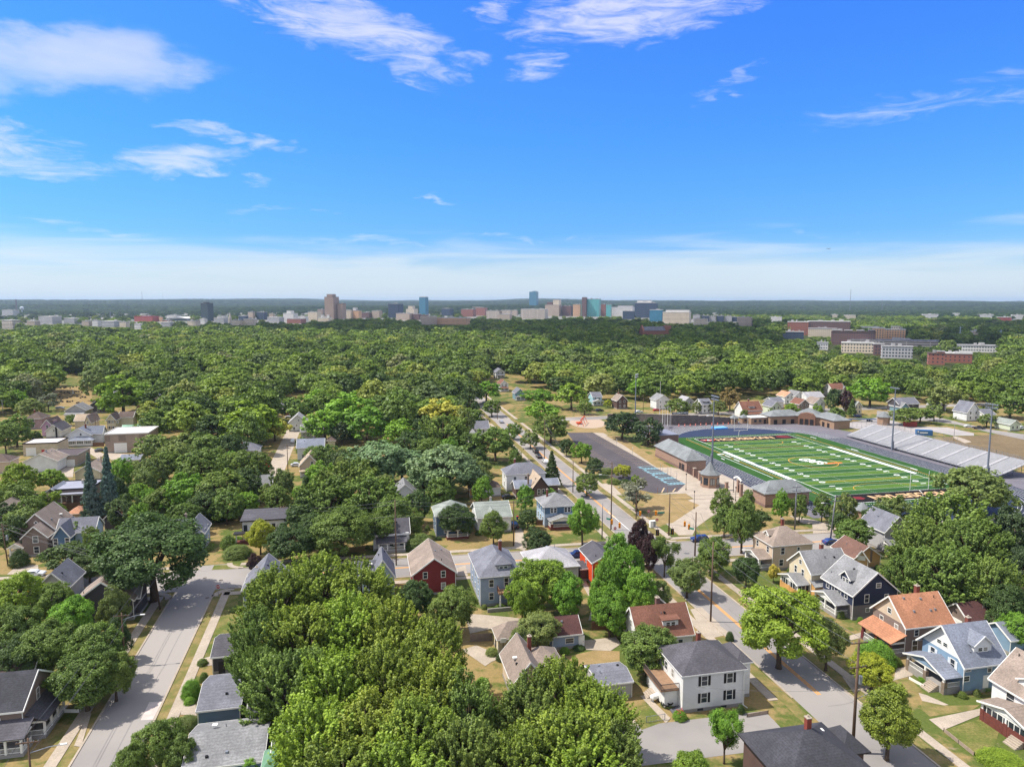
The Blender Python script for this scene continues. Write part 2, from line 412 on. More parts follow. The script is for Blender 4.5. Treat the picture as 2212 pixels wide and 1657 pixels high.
def crown_mesh(kind,lod,seed):
 key = (kind,lod,seed)
 if key in CROWNS: return CROWNS[key]
 rs = np.random.RandomState(hash(kind) % 1000 * 0 + seed * 17 + len(kind) * 101 + lod)
 ncl,per,ls = {0: (900,46,.026),1: (460,28,.042),2: (230,15,.07),3: (110,8,.13),4: (36,7,.26)}[lod]
 P,S,ST = crown_points(kind,ncl,rs)
 if lod >= 2: S = S * (1.25 if lod == 2 else 1.5)
 ct = .5 * ST + .5 * rs.uniform(0,1,len(P))
 n = len(P) * per
 d = rs.normal(size=(n,3)); d /= np.linalg.norm(d,axis=1)[:,None]
 r = rs.uniform(.25,1,n) ** .5
 ci = np.repeat(np.arange(len(P)),per)
 c = P[ci] + d * S[ci] * r[:,None] * 1.25
 tt = np.zeros(n)
 if kind == 'spiky':                              # leafy shoots point up and outwards
  axd = P - np.array([0,0,1.0]); axd[:,2] *= .5; axd /= np.maximum(np.linalg.norm(axd,axis=1),.2)[:,None]; axd += np.array([0,0,1.0]); axd /= np.linalg.norm(axd,axis=1)[:,None]
  tt = rs.uniform(-1,1,n); c = P[ci] + d * S[ci] * (r * (1.15 - .65 * np.maximum(tt,0)))[:,None] + axd[ci] * (tt * (.11 + .14 * ST[ci] * (rs.rand(len(P))[ci] < .4)))[:,None]
 # outward from the crown's axis
 ow = c - np.array([0,0,1.1]); ow /= np.maximum(np.linalg.norm(ow,axis=1),.2)[:,None]
 nr = d * .75 + ow * .5 + np.array([0,0,.45]) + rs.normal(size=(n,3)) * .45
 nr /= np.linalg.norm(nr,axis=1)[:,None]
 t = np.cross(nr,rs.normal(size=(n,3))); t /= np.maximum(np.linalg.norm(t,axis=1),1e-4)[:,None]
 b = np.cross(nr,t)
 s = ls * rs.uniform(.6,1.35,n)[:,None]
 V = np.empty((n,4,3))
 V[:,0] = c + t * s; V[:,1] = c + b * s * .62 + nr * s * .15; V[:,2] = c - t * s; V[:,3] = c - b * s * .62 - nr * s * .15
 tip = np.clip(d[:,2] * .5 + .5,0,1)
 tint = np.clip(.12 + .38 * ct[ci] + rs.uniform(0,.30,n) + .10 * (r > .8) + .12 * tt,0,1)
 me = bpy.data.meshes.new('crown')
 me.vertices.add(n * 4); me.vertices.foreach_set('co',V.reshape(-1).astype(np.float32))
 me.loops.add(n * 4); me.loops.foreach_set('vertex_index',np.arange(n * 4,dtype=np.int32))
 me.polygons.add(n); me.polygons.foreach_set('loop_start',np.arange(0,n * 4,4,dtype=np.int32))
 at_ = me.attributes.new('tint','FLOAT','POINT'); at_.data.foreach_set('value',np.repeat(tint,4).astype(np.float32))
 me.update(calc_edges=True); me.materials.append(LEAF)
 CROWNS[key] = me
 return me
TRUNKS = {}
def trunk_mesh(kind,lod):
 k = (kind,min(lod,2))
 if k in TRUNKS: return TRUNKS[k]
 mb = MB(); mb.smooth = True; rr = random.Random(len(kind) * 7 + 3); n = 8 if lod < 2 else 5
 if kind == 'conifer':
  mb.tube([(0,0,-.03),(0,0,.5),(0,0,2.1)],[.035,.026,.004],n)
 elif kind == 'bush':
  for i in range(4):
   a = i * 1.6; mb.tube([(0,0,0),(.4 * math.cos(a),.4 * math.sin(a),1.1)],[.04,.01],5)
 else:
  fork = .62 if kind != 'broad' else .8
  mb.tube([(0,0,-.03),(0,0,.12),(.02,.01,fork)],[.085,.062,.05],n)
  nb = {0: 9,1: 7,2: 5}.get(lod,4)
  for i in range(nb):
   a = 6.283 * i / nb + rr.uniform(-.3,.3); r_ = rr.uniform(.35,.72); z = rr.uniform(1.3,1.8)
   m_ = (r_ * .45 * math.cos(a),r_ * .45 * math.sin(a),fork + (z - fork) * .55)
   e = (r_ * math.cos(a),r_ * math.sin(a),z)
   mb.tube([(.02,.01,fork - .06),m_,e],[.036,.022,.006],max(4,n - 2))
   if lod < 2:
    for j in range(2):
     a2 = a + rr.uniform(-.9,.9)
     e2 = (m_[0] + .32 * math.cos(a2),m_[1] + .32 * math.sin(a2),m_[2] + rr.uniform(.15,.45))
     mb.tube([m_,e2],[.016,.005],4)
  mb.tube([(.02,.01,fork - .05),(0,0,1.3),(.03,0,1.9)],[.045,.025,.006],n)
 TRUNKS[k] = mb.mesh('trunk',BARK)
 return TRUNKS[k]
TINTS = {
 'lime': (.100,.150,.016),'bright': (.080,.150,.016),'mid': (.068,.100,.020),'dark': (.036,.058,.016),
 'deep': (.026,.042,.016),'olive': (.085,.110,.030),'silver': (.105,.150,.070),'yellow': (.16,.175,.014),'gold': (.22,.20,.035),
 'purple': (.028,.012,.014),'blue': (.055,.085,.075),'brown': (.12,.085,.03),'maple': (.092,.122,.016),'grey': (.11,.12,.085),
}
N_TREES = 0
TREE_AT = []
def tree(x,y,h,r,kind='round',tint='mid',label=None,group=None,seed=None,lod=None,name=None,cat='tree',squash=1.0):
 global N_TREES
 N_TREES += 1
 dist = math.hypot(x,y)
 if lod is None: lod = 0 if dist < 190 else (1 if dist < 300 else 2)
 if seed is None: seed = N_TREES % (5 if lod == 0 else 4)
 nm = name or {'conifer': 'conifer_tree','bush': 'shrub'}.get(kind,'leafy_tree')
 root = thing(nm,(x,y,0),random.uniform(0,6.28),label,cat,group)
 hh = h / 2.2
 for part,me in (('trunk' if kind != 'bush' else 'stem',trunk_mesh(kind,lod)),('crown' if kind != 'bush' else 'foliage',crown_mesh(kind,lod,seed))):
  o = put(part,me,root)
  o.scale = (r,r,hh)
  if part in ('crown','foliage'):
   c = [v * 1.7 for v in TINTS[tint]]; j = random.uniform(.88,1.12)
   o.color = (c[0] * j * random.uniform(.93,1.07),c[1] * j,c[2] * j,1)
 TREE_AT.append((x,y,r))
 return root
def tpx(cx,ytop,w,kind='round',tint='mid',h=14.0,label=None,group=None,seed=None,**kw):
 """tree whose crown top shows at (cx, ytop) and whose crown is w photo pixels wide, h metres tall"""
 for _ in range(14):
  p = at(cx,ytop,h); depth = p.y * math.cos(PIT) - (h * .6 - CAMH) * math.sin(PIT)
  r_ = w * depth / FPX / 2
  if kind in ('conifer','bush','oak') or h >= 23 or h > 1.42 * r_: break
  h += .8
 return tree(p.x,p.y,h,w * depth / FPX / 2,kind,tint,label,group,seed,**kw)
# ------------------------------------------------------------------ ground, streets, pavements
TH = R(12.0)                                     # the street grid is turned 12 degrees
U = Vector((math.cos(TH),math.sin(TH),0)); V = Vector((-math.sin(TH),math.cos(TH),0))
def T(n,x,y):
 """pixel of one of the enlarged tiles -> pixel of the whole photograph"""
 return (553 * (n % 4) + x * .25,(1243.9,831.0,604.6)[n // 4] + y * .25)
def ground_material():
 m_ = bpy.data.materials.new('lawn_and_yards'); m_.use_nodes = True
 q = NG(m_.node_tree); bs = q.n['Principled BSDF']; bs.inputs['Roughness'].default_value = .95; bs.inputs['Specular IOR Level'].default_value = .1
 t = q.new('ShaderNodeTexCoord'); v = t.outputs['Object']
 a = q.noise(v,.045,5,.6); b = q.noise(v,.22,5,.65); c = q.noise(v,2.2,3,.6)
 green = q.mix(q.sm(c,.3,.7),(.075,.105,.022),(.11,.135,.035))
 dry = q.mix(q.sm(c,.3,.7),(.30,.215,.095),(.235,.175,.075))
 x = q.mix(q.sm(q.m('ADD',q.m('MULTIPLY',a,.6),q.m('MULTIPLY',b,.5)),.51,.60),dry,green)
 soil = q.sm(q.noise(v,.4,4,.6),.64,.74)
 x = q.mix(q.m('MULTIPLY',soil,.6),x,(.30,.225,.16))
 q.l.new(x,bs.inputs['Base Color'])
 return m_
def grass_mat(name,c1,c2,ns=.25):
 return mat(name,c1,.95,col2=c2,ns=ns,amt=1,spec=.1,fine=3)
GROUND = ground_material()
mb = MB(); mb.quad((-22000,-400,0),(22000,-400,0),(22000,30000,0),(-22000,30000,0))
tag(mb.build('ground',GROUND),kind='structure')
ASPHALT = mat('asphalt',srgb(146,141,138),.92,col2=srgb(130,126,124),ns=.05,amt=.8,spec=.15,big=.02,bigcol=srgb(156,150,146))
ASPH_DARK = mat('dark_asphalt',srgb(92,86,90),.9,col2=srgb(78,74,78),ns=.1,amt=.8,fine=1.5,spec=.2)
CRACK = mat('crack_sealer',srgb(120,113,113),.8)
DRYGRASS = grass_mat('dry_grass',(.36,.255,.125),(.27,.20,.085))
GREENGRASS = grass_mat('green_grass',(.12,.15,.035),(.25,.21,.08))
VERGE = grass_mat('verge_grass',(.29,.22,.095),(.13,.15,.04),.4)
LAYER = [0]
def sheet(name,polys,m_,z,kind='structure'):
 mb = MB()
 for p in polys: mb.quad(*[(q[0],q[1],z) for q in p])
 o = mb.build(name,m_)
 tag(o,kind=kind)
 return o
def strip(pts,w,off=0.0):
 """quads following a centre line of ground points, w wide, shifted off to its right"""
 pts = [Vector((p[0],p[1],0)) for p in pts]; L = []
 for k,p in enumerate(pts):
  d = (pts[min(k + 1,len(pts) - 1)] - pts[max(k - 1,0)]).normalized()
  n = Vector((d.y,-d.x,0))
  L.append((p + n * (off - w / 2),p + n * (off + w / 2)))
 return [(a[0],a[1],b[1],b[0]) for a,b in zip(L,L[1:])]
def along(o,d,a,b,n=2):
 o = Vector((o[0],o[1],0)); return [o + d * (a + (b - a) * k / (n - 1)) for k in range(n)]
def dirv(deg): return Vector((math.cos(R(deg)),math.sin(R(deg)),0))
# centre lines (ground metres)
LEFT_ST = along((-60.2,106.0),dirv(102.75),-60,63,2)
sa,sb_ = at(585.5,1038.5),at(628,943.5); SIDE = along((sa.x,sa.y),(Vector((sb_.x - sa.x,sb_.y - sa.y,0))).normalized(),-14,118,2)
MAIN_DIR = dirv(101.6)
m0 = at(*T(3,235,845)); MAIN = along((m0.x,m0.y),MAIN_DIR,-70,700,3)
c0 = at(*T(7,675,1341))
CROSS_DIR = dirv(9.8)
CROSS = along((c0.x,c0.y),CROSS_DIR,-420,420,3)
NEAR = along((at(1527,1591).x,at(1527,1591).y),dirv(10.9),-46,12,2)
BACK = along(((at(1250,905)).x,at(1250,905).y),dirv(12),-20,420,3)
Z_ROAD,Z_PAVE,Z_MARK = .02,.13,.026
sheet('road',strip(MAIN,9.6),ASPHALT,Z_ROAD)
sheet('road',strip(LEFT_ST,8.3),ASPHALT,Z_ROAD + .004)
sheet('road',strip(SIDE,6.6),CONC,Z_ROAD + .003)
sheet('road',strip(CROSS,12.2),ASPHALT,Z_ROAD + .008)
sheet('road',strip(NEAR,9.0),ASPHALT,Z_ROAD + .004)
sheet('road',strip(BACK,8.0),ASPHALT,Z_ROAD + .012)
# pavements, as raised slabs with kerbs; they stop at the crossings
def pave(name,line,segs,off,w,z=Z_PAVE,m_=CONC):
 o = Vector((line[0][0],line[0][1],0)); d = (Vector(line[-1]) - Vector(line[0])).normalized(); n = Vector((d.y,-d.x,0))
 mb = MB()
 for a,b in segs:
  p = [o + d * a + n * (off - w / 2),o + d * a + n * (off + w / 2),o + d * b + n * (off + w / 2),o + d * b + n * (off - w / 2)]
  mb.slab([(q.x,q.y,z) for q in p],z + .02)
 return tag(mb.build(name,m_),kind='structure')
def prm(line,p):
 """distance of ground point p along a line"""
 o = Vector((line[0][0],line[0][1],0)); d = (Vector(line[-1]) - Vector(line[0])).normalized()
 return (Vector((p[0],p[1],0)) - o).dot(d)
def cross_pt(l1,l2):
 p = Vector(l1[0]); d = (Vector(l1[-1]) - p).normalized(); q = Vector(l2[0]); e = (Vector(l2[-1]) - q).normalized()
 den = d.x * e.y - d.y * e.x; t = ((q.x - p.x) * e.y - (q.y - p.y) * e.x) / den
 return p + d * t
X_MC = cross_pt(MAIN,CROSS); X_LC = cross_pt(LEFT_ST,CROSS); X_MN = cross_pt(MAIN,NEAR); X_MB = cross_pt(MAIN,BACK)
sm,sl = prm(MAIN,X_MC),prm(LEFT_ST,X_LC)
mn = prm(MAIN,X_MN); mbk = prm(MAIN,X_MB)
for sgn in (-1,1):
 ext = (6.5 if sgn < 0 else 0)
 segs = [(mn + 7,sm - 9),(sm + 9,mbk - 6),(mbk + 6,760)] if sgn < 0 else [(0,sm - 9),(sm + 9,mbk - 6),(mbk + 6,760)]
 pave('kerb',MAIN,segs,sgn * 4.95,.3)
 pave('pavement',MAIN,segs,sgn * 8.3,1.6,.10)
 pave('kerb',LEFT_ST,[(0,sl - 9)],sgn * 4.3,.3)
 pave('pavement',LEFT_ST,[(0,sl - 8)],sgn * 6.9,1.7,.10)
xl,xm = prm(CROSS,X_LC),prm(CROSS,X_MC)
for sgn in (-1,1):
 segs = [(0,xl - 7),(xl + 7,xm - 8),(xm + 8,840)] if sgn > 0 else [(0,xl - 7),(xl + 7,xm - 8),(xm + 8,840)]
 pave('kerb',CROSS,segs,sgn * 6.2,.3)
 pave('pavement',CROSS,segs,sgn * 9.0,1.7,.10)
pave('kerb',NEAR,[(0,46 - 9)],-4.6,.3)
pave('pavement',NEAR,[(0,46 - 9)],-6.2,1.9,.10)
pave('kerb',BACK,[(0,440)],-4.1,.3); pave('pavement',BACK,[(0,440)],-5.6,1.6,.10)
# rounded kerbs and corners at the crossings
def corner(center,dx_,dy_,r,m_=CONC):
 """quarter-round kerb return: center of curvature, unit vectors to the two streets"""
 mb = MB(); n = 8; z = Z_PAVE
 for k in range(n):
  a,b = k / n * math.pi / 2,(k + 1) / n * math.pi / 2
  q = [center + dx_ * (rr * math.cos(t)) + dy_ * (rr * math.sin(t)) for rr,t in ((r,a),(r + 1.3,a),(r + 1.3,b),(r,b))]
  mb.slab([(p.x,p.y,z) for p in q],.14)
 tag(mb.build('kerb_corner',m_),kind='structure')
for X,l1,l2,h1,h2 in ((X_MC,MAIN_DIR,CROSS_DIR,6.0,4.8),(X_LC,dirv(102.75),CROSS_DIR,6.0,4.2)):
 for s1 in (-1,1):
  for s2 in (-1,1):
   corner(X + l1 * (s1 * (h1 + 4.2)) + l2 * (s2 * (h2 + 4.2)),l1 * -s1,l2 * -s2,3.0)
# verges between kerb and pavement, a little greener or drier
o_ = sheet('grass_verge',strip(MAIN,1.9,-6.3) + strip(MAIN,1.9,6.3),VERGE,.012)
sheet('grass_verge',strip(CROSS,2.2,-7.2) + strip(CROSS,2.2,7.2),VERGE,.009)
sheet('grass_verge',strip(LEFT_ST,1.6,-5.2) + strip(LEFT_ST,1.6,5.2),VERGE,.006)
# painted lines
marks = []
for off in (-.16,.16):
 for a,b in ((mn + 7,sm - 13),(sm + 30,mbk - 8)):
  marks += strip(along(Vector(MAIN[0]),MAIN_DIR,a,b),.2,off * 1.3)
for off in (-.16,.16):
 for a,b in ((0,xl - 12),(xl + 12,xm - 12),(xm + 12,840)):
  marks += strip(along(Vector(CROSS[0]),CROSS_DIR,a,b),.2,off * 1.3)
sheet('road_marking',marks,LINEY,Z_MARK + .008)
marks = strip(along(Vector(MAIN[0]),MAIN_DIR,sm + 12,sm + 36),.18,0.0)
marks += [[Vector(MAIN[0]) + MAIN_DIR * (sm + 11) + CROSS_DIR * a for a in (0,4.6)] + [Vector(MAIN[0]) + MAIN_DIR * (sm + 11.5) + CROSS_DIR * a for a in (4.6,0)]]
sheet('road_marking',marks,LINEW,Z_MARK + .008)
# patched and sealed asphalt on the left street and the crossing
pat = mat('asphalt_patch',srgb(200,186,180),.92,ns=.6)
sheet('road_patch',[[at(*T(0,*p)) for p in ((1215,1245),(1320,1240),(1400,1085),(1290,1090))]],pat,Z_ROAD + .009)
cr = []
rc_ = random.Random(3)
for i in range(26):
 base = Vector(random.choice([LEFT_ST,MAIN,MAIN,LEFT_ST])[0])
 ln,d_ = rc_.choice(((LEFT_ST,dirv(102.75)),(MAIN,MAIN_DIR)))
 s0 = rc_.uniform(10,330); o2 = rc_.uniform(-3.5,3.5); nrm = Vector((d_.y,-d_.x,0))
 p = Vector(ln[0]) + d_ * s0 + nrm * o2; pts = [p]
 hd = d_ if rc_.random() < .55 else nrm
 for k in range(6): p = p + hd * rc_.uniform(.8,1.8) + Vector((rc_.uniform(-.35,.35),rc_.uniform(-.35,.35),0)); pts.append(p)
 cr += strip(pts,.07)
sheet('road_crack',cr,CRACK,Z_ROAD + .016)
# manholes
for i,p in enumerate(((1770,18),(1910,37),(1790,190))):
 w = at(*T(0,*p)); mb = MB(); mb.tube([(0,0,0),(0,0,.04)],.42,14)
 tag(mb.build('manhole_cover',mat('cast_iron',srgb(120,108,100),.7),loc=(w.x,w.y,Z_ROAD)),
  ['round iron manhole cover in the crossing, left of the street centre','round iron manhole cover in the crossing, further right','round iron manhole cover near the stop sign kerb'][i],'manhole cover')
def patch(name,pix,m_,z,label=None):
 return sheet(name,[[at(*p) for p in pix]],m_,z)
# driveways, drive aprons, yards
TT = lambda n,*ps: [T(n,*p) for p in ps]
patch('path',TT(3,(1090,905),(1240,780),(1240,890),(1090,905)),CONC,.034) if False else None
DRIVES = [
 TT(2,(1540,290),(1640,270),(1800,420),(1660,465),(1600,400)),
 TT(2,(1660,465),(1790,425),(1890,500),(1740,535)),
 TT(3,(690,520),(800,490),(860,520),(700,560)),
 TT(3,(1080,905),(1110,800),(1240,770),(1250,860)),
 TT(3,(640,870),(760,850),(900,960),(740,1010)),
 TT(3,(1300,1010),(1370,1030),(1560,1115),(1520,1120),(1330,1080)),
 TT(3,(1390,1240),(1840,1145),(1840,1200),(1510,1335)),
 TT(2,(1110,1040),(1160,1025),(1370,1230),(1330,1275)),
 TT(2,(560,0),(620,0),(760,330),(780,385),(660,385),(700,240)),
 TT(2,(610,560),(900,530),(940,590),(850,650),(640,640)),
 TT(2,(0,360),(70,370),(60,410),(0,420)),
 TT(1,(1800,330),(1930,335),(2212,360),(2212,420),(1850,500)),
 TT(1,(1780,640),(1900,600),(2160,700),(2040,740),(1980,780)),
 TT(5,(1700,1600),(1810,1560),(1830,1652),(1740,1652)),
 TT(6,(30,1250),(80,1240),(140,1370),(110,1440),(20,1400)),
 TT(4,(150,1560),(330,1560),(330,1640),(60,1640)),
 TT(4,(1600,1530),(1700,1540),(1740,1600),(1600,1600)),
 TT(4,(480,710),(640,710),(630,800),(560,800)),
 TT(4,(900,590),(1100,600),(1080,660),(960,650)),
 TT(4,(500,560),(780,540),(900,600),(860,650),(780,600)),
 TT(7,(380,1190),(560,1210),(560,1275),(390,1285)),
 TT(7,(180,1130),(400,1170),(560,1215),(300,1200)),
 TT(0,(640,1470),(760,1180),(790,1190),(700,1480)),
 TT(0,(1580,1100),(1690,1110),(1700,1210),(1560,1200)),
 TT(0,(1740,720),(1840,690),(1840,775),(1740,780)),
 TT(0,(1110,190),(1330,185),(1320,215),(1110,218)),
 TT(5,(1400,1370),(1560,1400),(1560,1430),(1400,1440)),
]
for i,d_ in enumerate(DRIVES): patch('driveway',d_,CONC,.040 + .004 * i if i < 12 else .040 + .002 * i)
LAWNS = [
 (TT(3,(1330,1080),(1560,1120),(1830,1115),(1760,1160),(1400,1215),(1320,1150)),VERGE),
 (TT(3,(1080,900),(1200,890),(1330,980),(1290,1010),(1100,960)),VERGE),
 (TT(3,(1520,1330),(1830,1235),(2000,1330),(1960,1470),(1770,1550)),GREENGRASS),
 (TT(2,(460,700),(720,640),(930,650),(930,770),(600,800)),DRYGRASS),
 (TT(2,(1040,1150),(1240,1100),(1310,1260),(1120,1330)),GREENGRASS),
 (TT(0,(1830,505),(1960,170),(2060,170),(2040,520)),GREENGRASS),
 (TT(0,(500,1280),(640,1290),(560,1480),(330,1480)),VERGE),
 (TT(4,(1640,1500),(1760,1510),(1740,1545),(1610,1545)),DRYGRASS),
 (TT(4,(1850,1560),(2150,1545),(2150,1585),(1830,1600)),GREENGRASS),
 (TT(4,(500,50),(790,20),(800,190),(470,190)),DRYGRASS),
 (TT(8,(440,960),(790,900),(790,1062),(440,1062)),DRYGRASS),
 (TT(4,(640,540),(890,540),(890,600),(620,590)),GREENGRASS),
 (TT(5,(1840,980),(2110,960),(2150,1030),(1860,1040)),DRYGRASS),
 (TT(6,(0,1240),(120,1260),(300,1270),(200,1330),(20,1340)),DRYGRASS),
]
for i,(d_,m_) in enumerate(LAWNS): patch('lawn',d_,m_,.030 + .0007 * i)
# ------------------------------------------------------------------ the athletic field
# field frame: a = metres from the far goal line towards the near one, b = metres from the left sideline
FTH = .213
FO = Vector((87.58,319.47,0)); FA = Vector((math.sin(FTH),-math.cos(FTH),0)); FB = Vector((math.cos(FTH),math.sin(FTH),0))
FRZ = FTH                                        # object rotation whose local x is b and local y is -a
def F(a,b,z=0.0): return FO + FA * a + FB * b + Vector((0,0,z))
def fpoly(pts,z=0.0): return [F(a,b,z) for a,b in pts]
def fsheet(name,polys,m_,z): return sheet(name,[fpoly(p) for p in polys],m_,z)
def frect(a0,b0,a1,b1): return [(a0,b0),(a0,b1),(a1,b1),(a1,b0)]
TRACKM = mat('track_blue',srgb(56,60,76),.8,ns=.1,amt=.6,fine=2,spec=.15)
TRACKG = mat('track_grey_blue',srgb(104,104,112),.85,ns=.1,amt=.6,fine=2,spec=.15)
DZONE = mat('dzone_blue',srgb(54,64,90),.85,ns=.08,amt=.5,fine=2,spec=.15)
TURF_L = mat('turf_light',srgb(82,112,46),.9,col2=srgb(75,104,42),ns=.15,amt=.8,spec=.05)
TURF_D = mat('turf_dark',srgb(52,86,46),.9,col2=srgb(47,80,43),ns=.15,amt=.8,spec=.05)
TURF_S = mat('turf_side',srgb(48,82,40),.9,col2=srgb(56,90,42),ns=.1,amt=.8,spec=.05)
ENDZ = mat('endzone_black',srgb(38,34,34),.9,ns=.5,spec=.05)
PEACH = mat('endzone_lettering',srgb(224,186,140),.85)
REDL = mat('emblem_red',srgb(206,52,40),.85)
ORL = mat('emblem_orange',srgb(238,112,40),.85)
CA,CB,RI,RO = 45.7,24.38,36.0,45.2
def oval(r,n=28,a0=3.5,a1=87.9):
 p = []
 for k in range(n + 1):
  t = math.pi * k / n; p.append((a0 - r * math.sin(t),CB - r * math.cos(t)))
 for k in range(n + 1):
  t = math.pi * k / n; p.append((a1 + r * math.sin(t),CB + r * math.cos(t)))
 return p
def ring(r0,r1,n=28):
 A_,B_ = oval(r0,n),oval(r1,n); m_ = len(A_)
 return [[A_[k],B_[k],B_[(k + 1) % m_],A_[(k + 1) % m_]] for k in range(m_)]
fsheet('stadium_apron',[[(-50,-21),(-50,60),(-45,78),(-18,82),(-2,86),(100,90),(112,60),(112,-22)]],mat('apron_asphalt',srgb(120,116,124),.9,ns=.1,fine=1.5),.03)
fsheet('running_track',ring(RI,RO),TRACKM,.045)
rg = ring(RI,RO)
fsheet('running_track',[[p for p in q] for k,q in enumerate(rg) if 4 <= k <= 27],TRACKG,.049)
fsheet('track_infield',[oval(RI)],DZONE,.053)
side = [(-13,-6.5),(-13,57),(-6,60.1),(96,60.1),(104,56),(104,-7),(96,-11.4),(0,-11.4),(-9,-9.5)]
fsheet('turf_surround',[side],TURF_S,.060)
yd = .9144
bands = {0: [],1: []}
for k in range(20):
 bands[k % 2].append(frect(k * 5 * yd,0,(k + 1) * 5 * yd,48.77))
fsheet('turf_band',bands[0],TURF_L,.066)
fsheet('turf_band',bands[1],TURF_D,.066)
fsheet('end_zone',[frect(-9.1,0,-.1,48.77),frect(91.54,0,100.5,48.77)],ENDZ,.068)
w = []
for k in range(21): w.append(frect(k * 5 * yd - .05,0,k * 5 * yd + .05,48.77))
for b in (-.1,48.77): w.append(frect(-9.3,b,100.7,b + .25))
w += [frect(-9.4,0,-9.1,48.77),frect(100.5,0,100.8,48.77)]
w += [frect(20.5,-1.9,70.8,-.1),frect(20.5,49.0,70.8,50.8)]
for b in (16.26,32.5):
 for k in range(100): w.append(frect(k * yd + .25,b - .2,k * yd + .36,b + .2))
 pass
for k in range(110):
 a = -9 + k * 1.0
 w += [frect(a,-3.1,a + .35,-2.85),frect(a,51.7,a + .35,51.95)]
for k in range(62):
 b = -3 + k * .9; w += [frect(-11.6,b,-11.3,b + .4),frect(102.6,b,102.9,b + .4)]
w += [frect(25,-6.4,66,-6.15),frect(25,55,66,55.25),frect(24,-6.4,25,-3.2)]
fsheet('field_marking',w,LINEW,.074)
y = [frect(-9,-4.3,96,-4.1),frect(-9,53.0,96,53.2)]
for cx_,rad in ((CA,9.15),):
 for k in range(40):
  t0,t1 = 2 * math.pi * k / 40,2 * math.pi * (k + 1) / 40
  y.append([(cx_ + q * math.sin(t),CB + q * math.cos(t)) for q,t in ((rad,t0),(rad + .22,t0),(rad + .22,t1),(rad,t1))])
for c_,s_ in ((0,1),(91.44,-1)):
 for k in range(24):
  t0,t1 = math.pi * k / 24,math.pi * (k + 1) / 24
  y.append([(c_ + s_ * (5 + q * math.sin(t) * .55),CB + q * math.cos(t)) for q,t in ((12,t0),(12.2,t0),(12.2,t1),(12,t1))])
y += [frect(16.4,8,16.6,41),frect(74.9,8,75.1,41)]
fsheet('field_marking',y,LINEY,.070)
# lanes
ln = []
for k in range(1,8):
 r = RI + k * (RO - RI) / 8; ln += ring(r - .05,r + .05)
ln += ring(RI + .02,RI + .14)
fsheet('lane_line',ln,LINEW,.057)
# numbers, names and the midfield letters
def flat_text(name,body,size,a,b,xdir,m_,z,sx=1.0,off=.02):
 me = text_mesh(body,size,off); me.materials.append(m_)
 o = bpy.data.objects.new(name,me); COL.objects.link(o)
 x = {'A': FA,'-A': -FA,'B': FB,'-B': -FB}[xdir] if isinstance(xdir,str) else xdir
 yv = Vector((-x.y,x.x,0))
 M = Matrix(((x.x * sx,yv.x,0,0),(x.y * sx,yv.y,0,0),(0,0,1,0),(0,0,0,1)))
 p = F(a,b,z); M.translation = p; o.matrix_world = M
 return tag(o,kind='structure')
for i,nm in enumerate(('10','20','30','40','50','40','30','20','10')):
 a = (i + 1) * 10 * yd
 nm2 = nm[0] + '  ' + nm[1]
 flat_text('yard_number',nm2,3.0,a,7.3,'A',LINEW,.078,1.15,.09)
 flat_text('yard_number',nm2,3.0,a,48.77 - 7.3,'-A',LINEW,.078,1.15,.09)
flat_text('end_zone_lettering','HOUSEMAN',6.2,-4.5,23.5,'B',PEACH,.078,.88,.12)
flat_text('end_zone_lettering','HOUSEMAN',6.2,96.0,25.0,'-B',PEACH,.078,.88,.12)
flat_text('midfield_lettering','GRPS',7.6,44.5,24.6,FA * .92 + FB * .36,LINEW,.080,.62,.22)
sw = [(49.2 + .9 * math.sin(t) * 1.0,31.0 + 4.2 * math.cos(t)) for t in [2 * math.pi * k / 24 for k in range(24)]]
fsheet('midfield_swoosh',[sw],ORL,.079)
def emblem(a,b,s):
 """winged red and white emblem beside the end zone name"""
 p1 = []; 
 for k in range(9):
  t = -1 + 2 * k / 8; p1.append((a - 1.6 * s + .5 * abs(t),b + 4 * t * s))
 p1 += [(a + 1.1 * s,b + 2.2 * s),(a + .4,b + 1.2 * s),(a + 2.0 * s,b),(a + .4,b - 1.2 * s),(a + 1.1 * s,b - 2.2 * s)]
 fsheet('end_zone_emblem',[p1],REDL,.079)
 fsheet('end_zone_emblem',[[(a - 1.3 * s,b - .5),(a - 1.3 * s,b + .5),(a + .6,b + .9),(a + .6,b - .9)],[(a - 1,b + 1.2),(a - .9,b + 3.4 * s),(a - .2,b + 1.5)],[(a - 1,b - 1.2),(a - .9,b - 3.4 * s),(a - .2,b - 1.5)]],
           LINEW,.082)
emblem(-4.6,5.0,1.0)
fsheet('end_zone_emblem',[[(-6.9,41),(-7.4,44),(-6.3,46.5),(-3.0,47.2),(-2.4,43.5),(-4.5,40.0)]],mat('emblem_dark_red',srgb(120,34,40),.9),.079)
fsheet('end_zone_emblem',[[(94.0,5),(94.4,7.6),(96.5,8.0),(97.6,6.2),(96.8,4.4)]],MATS['emblem_dark_red'],.079)
# goalposts
def goalpost(a,b,face,label):
 t = thing('goalpost',F(a,b),FRZ,label,'goalpost',None)
 mb = MB(); mb.tube([(0,0,0),(0,0,1.6),(0,face * .5,2.5),(0,face * 1.8,3.05)],.09,10); mb.build('gooseneck',TRIM,t)
 mb = MB(); mb.bar((-3.56,face * 1.8,3.05),(3.56,face * 1.8,3.05),.16); mb.build('crossbar',TRIM,t)
 for s in (-1,1):
  mb = MB(); mb.tube([(s * 3.5,face * 1.8,3.05),(s * 3.5,face * 1.8,9.2)],.07,8); mb.build('upright',TRIM,t)
goalpost(-11.8,24.4,-1,'white goalpost at the far end zone, in front of the blue track curve')
goalpost(102.6,24.4,1,'white goalpost at the near end zone, its uprights against the turf')
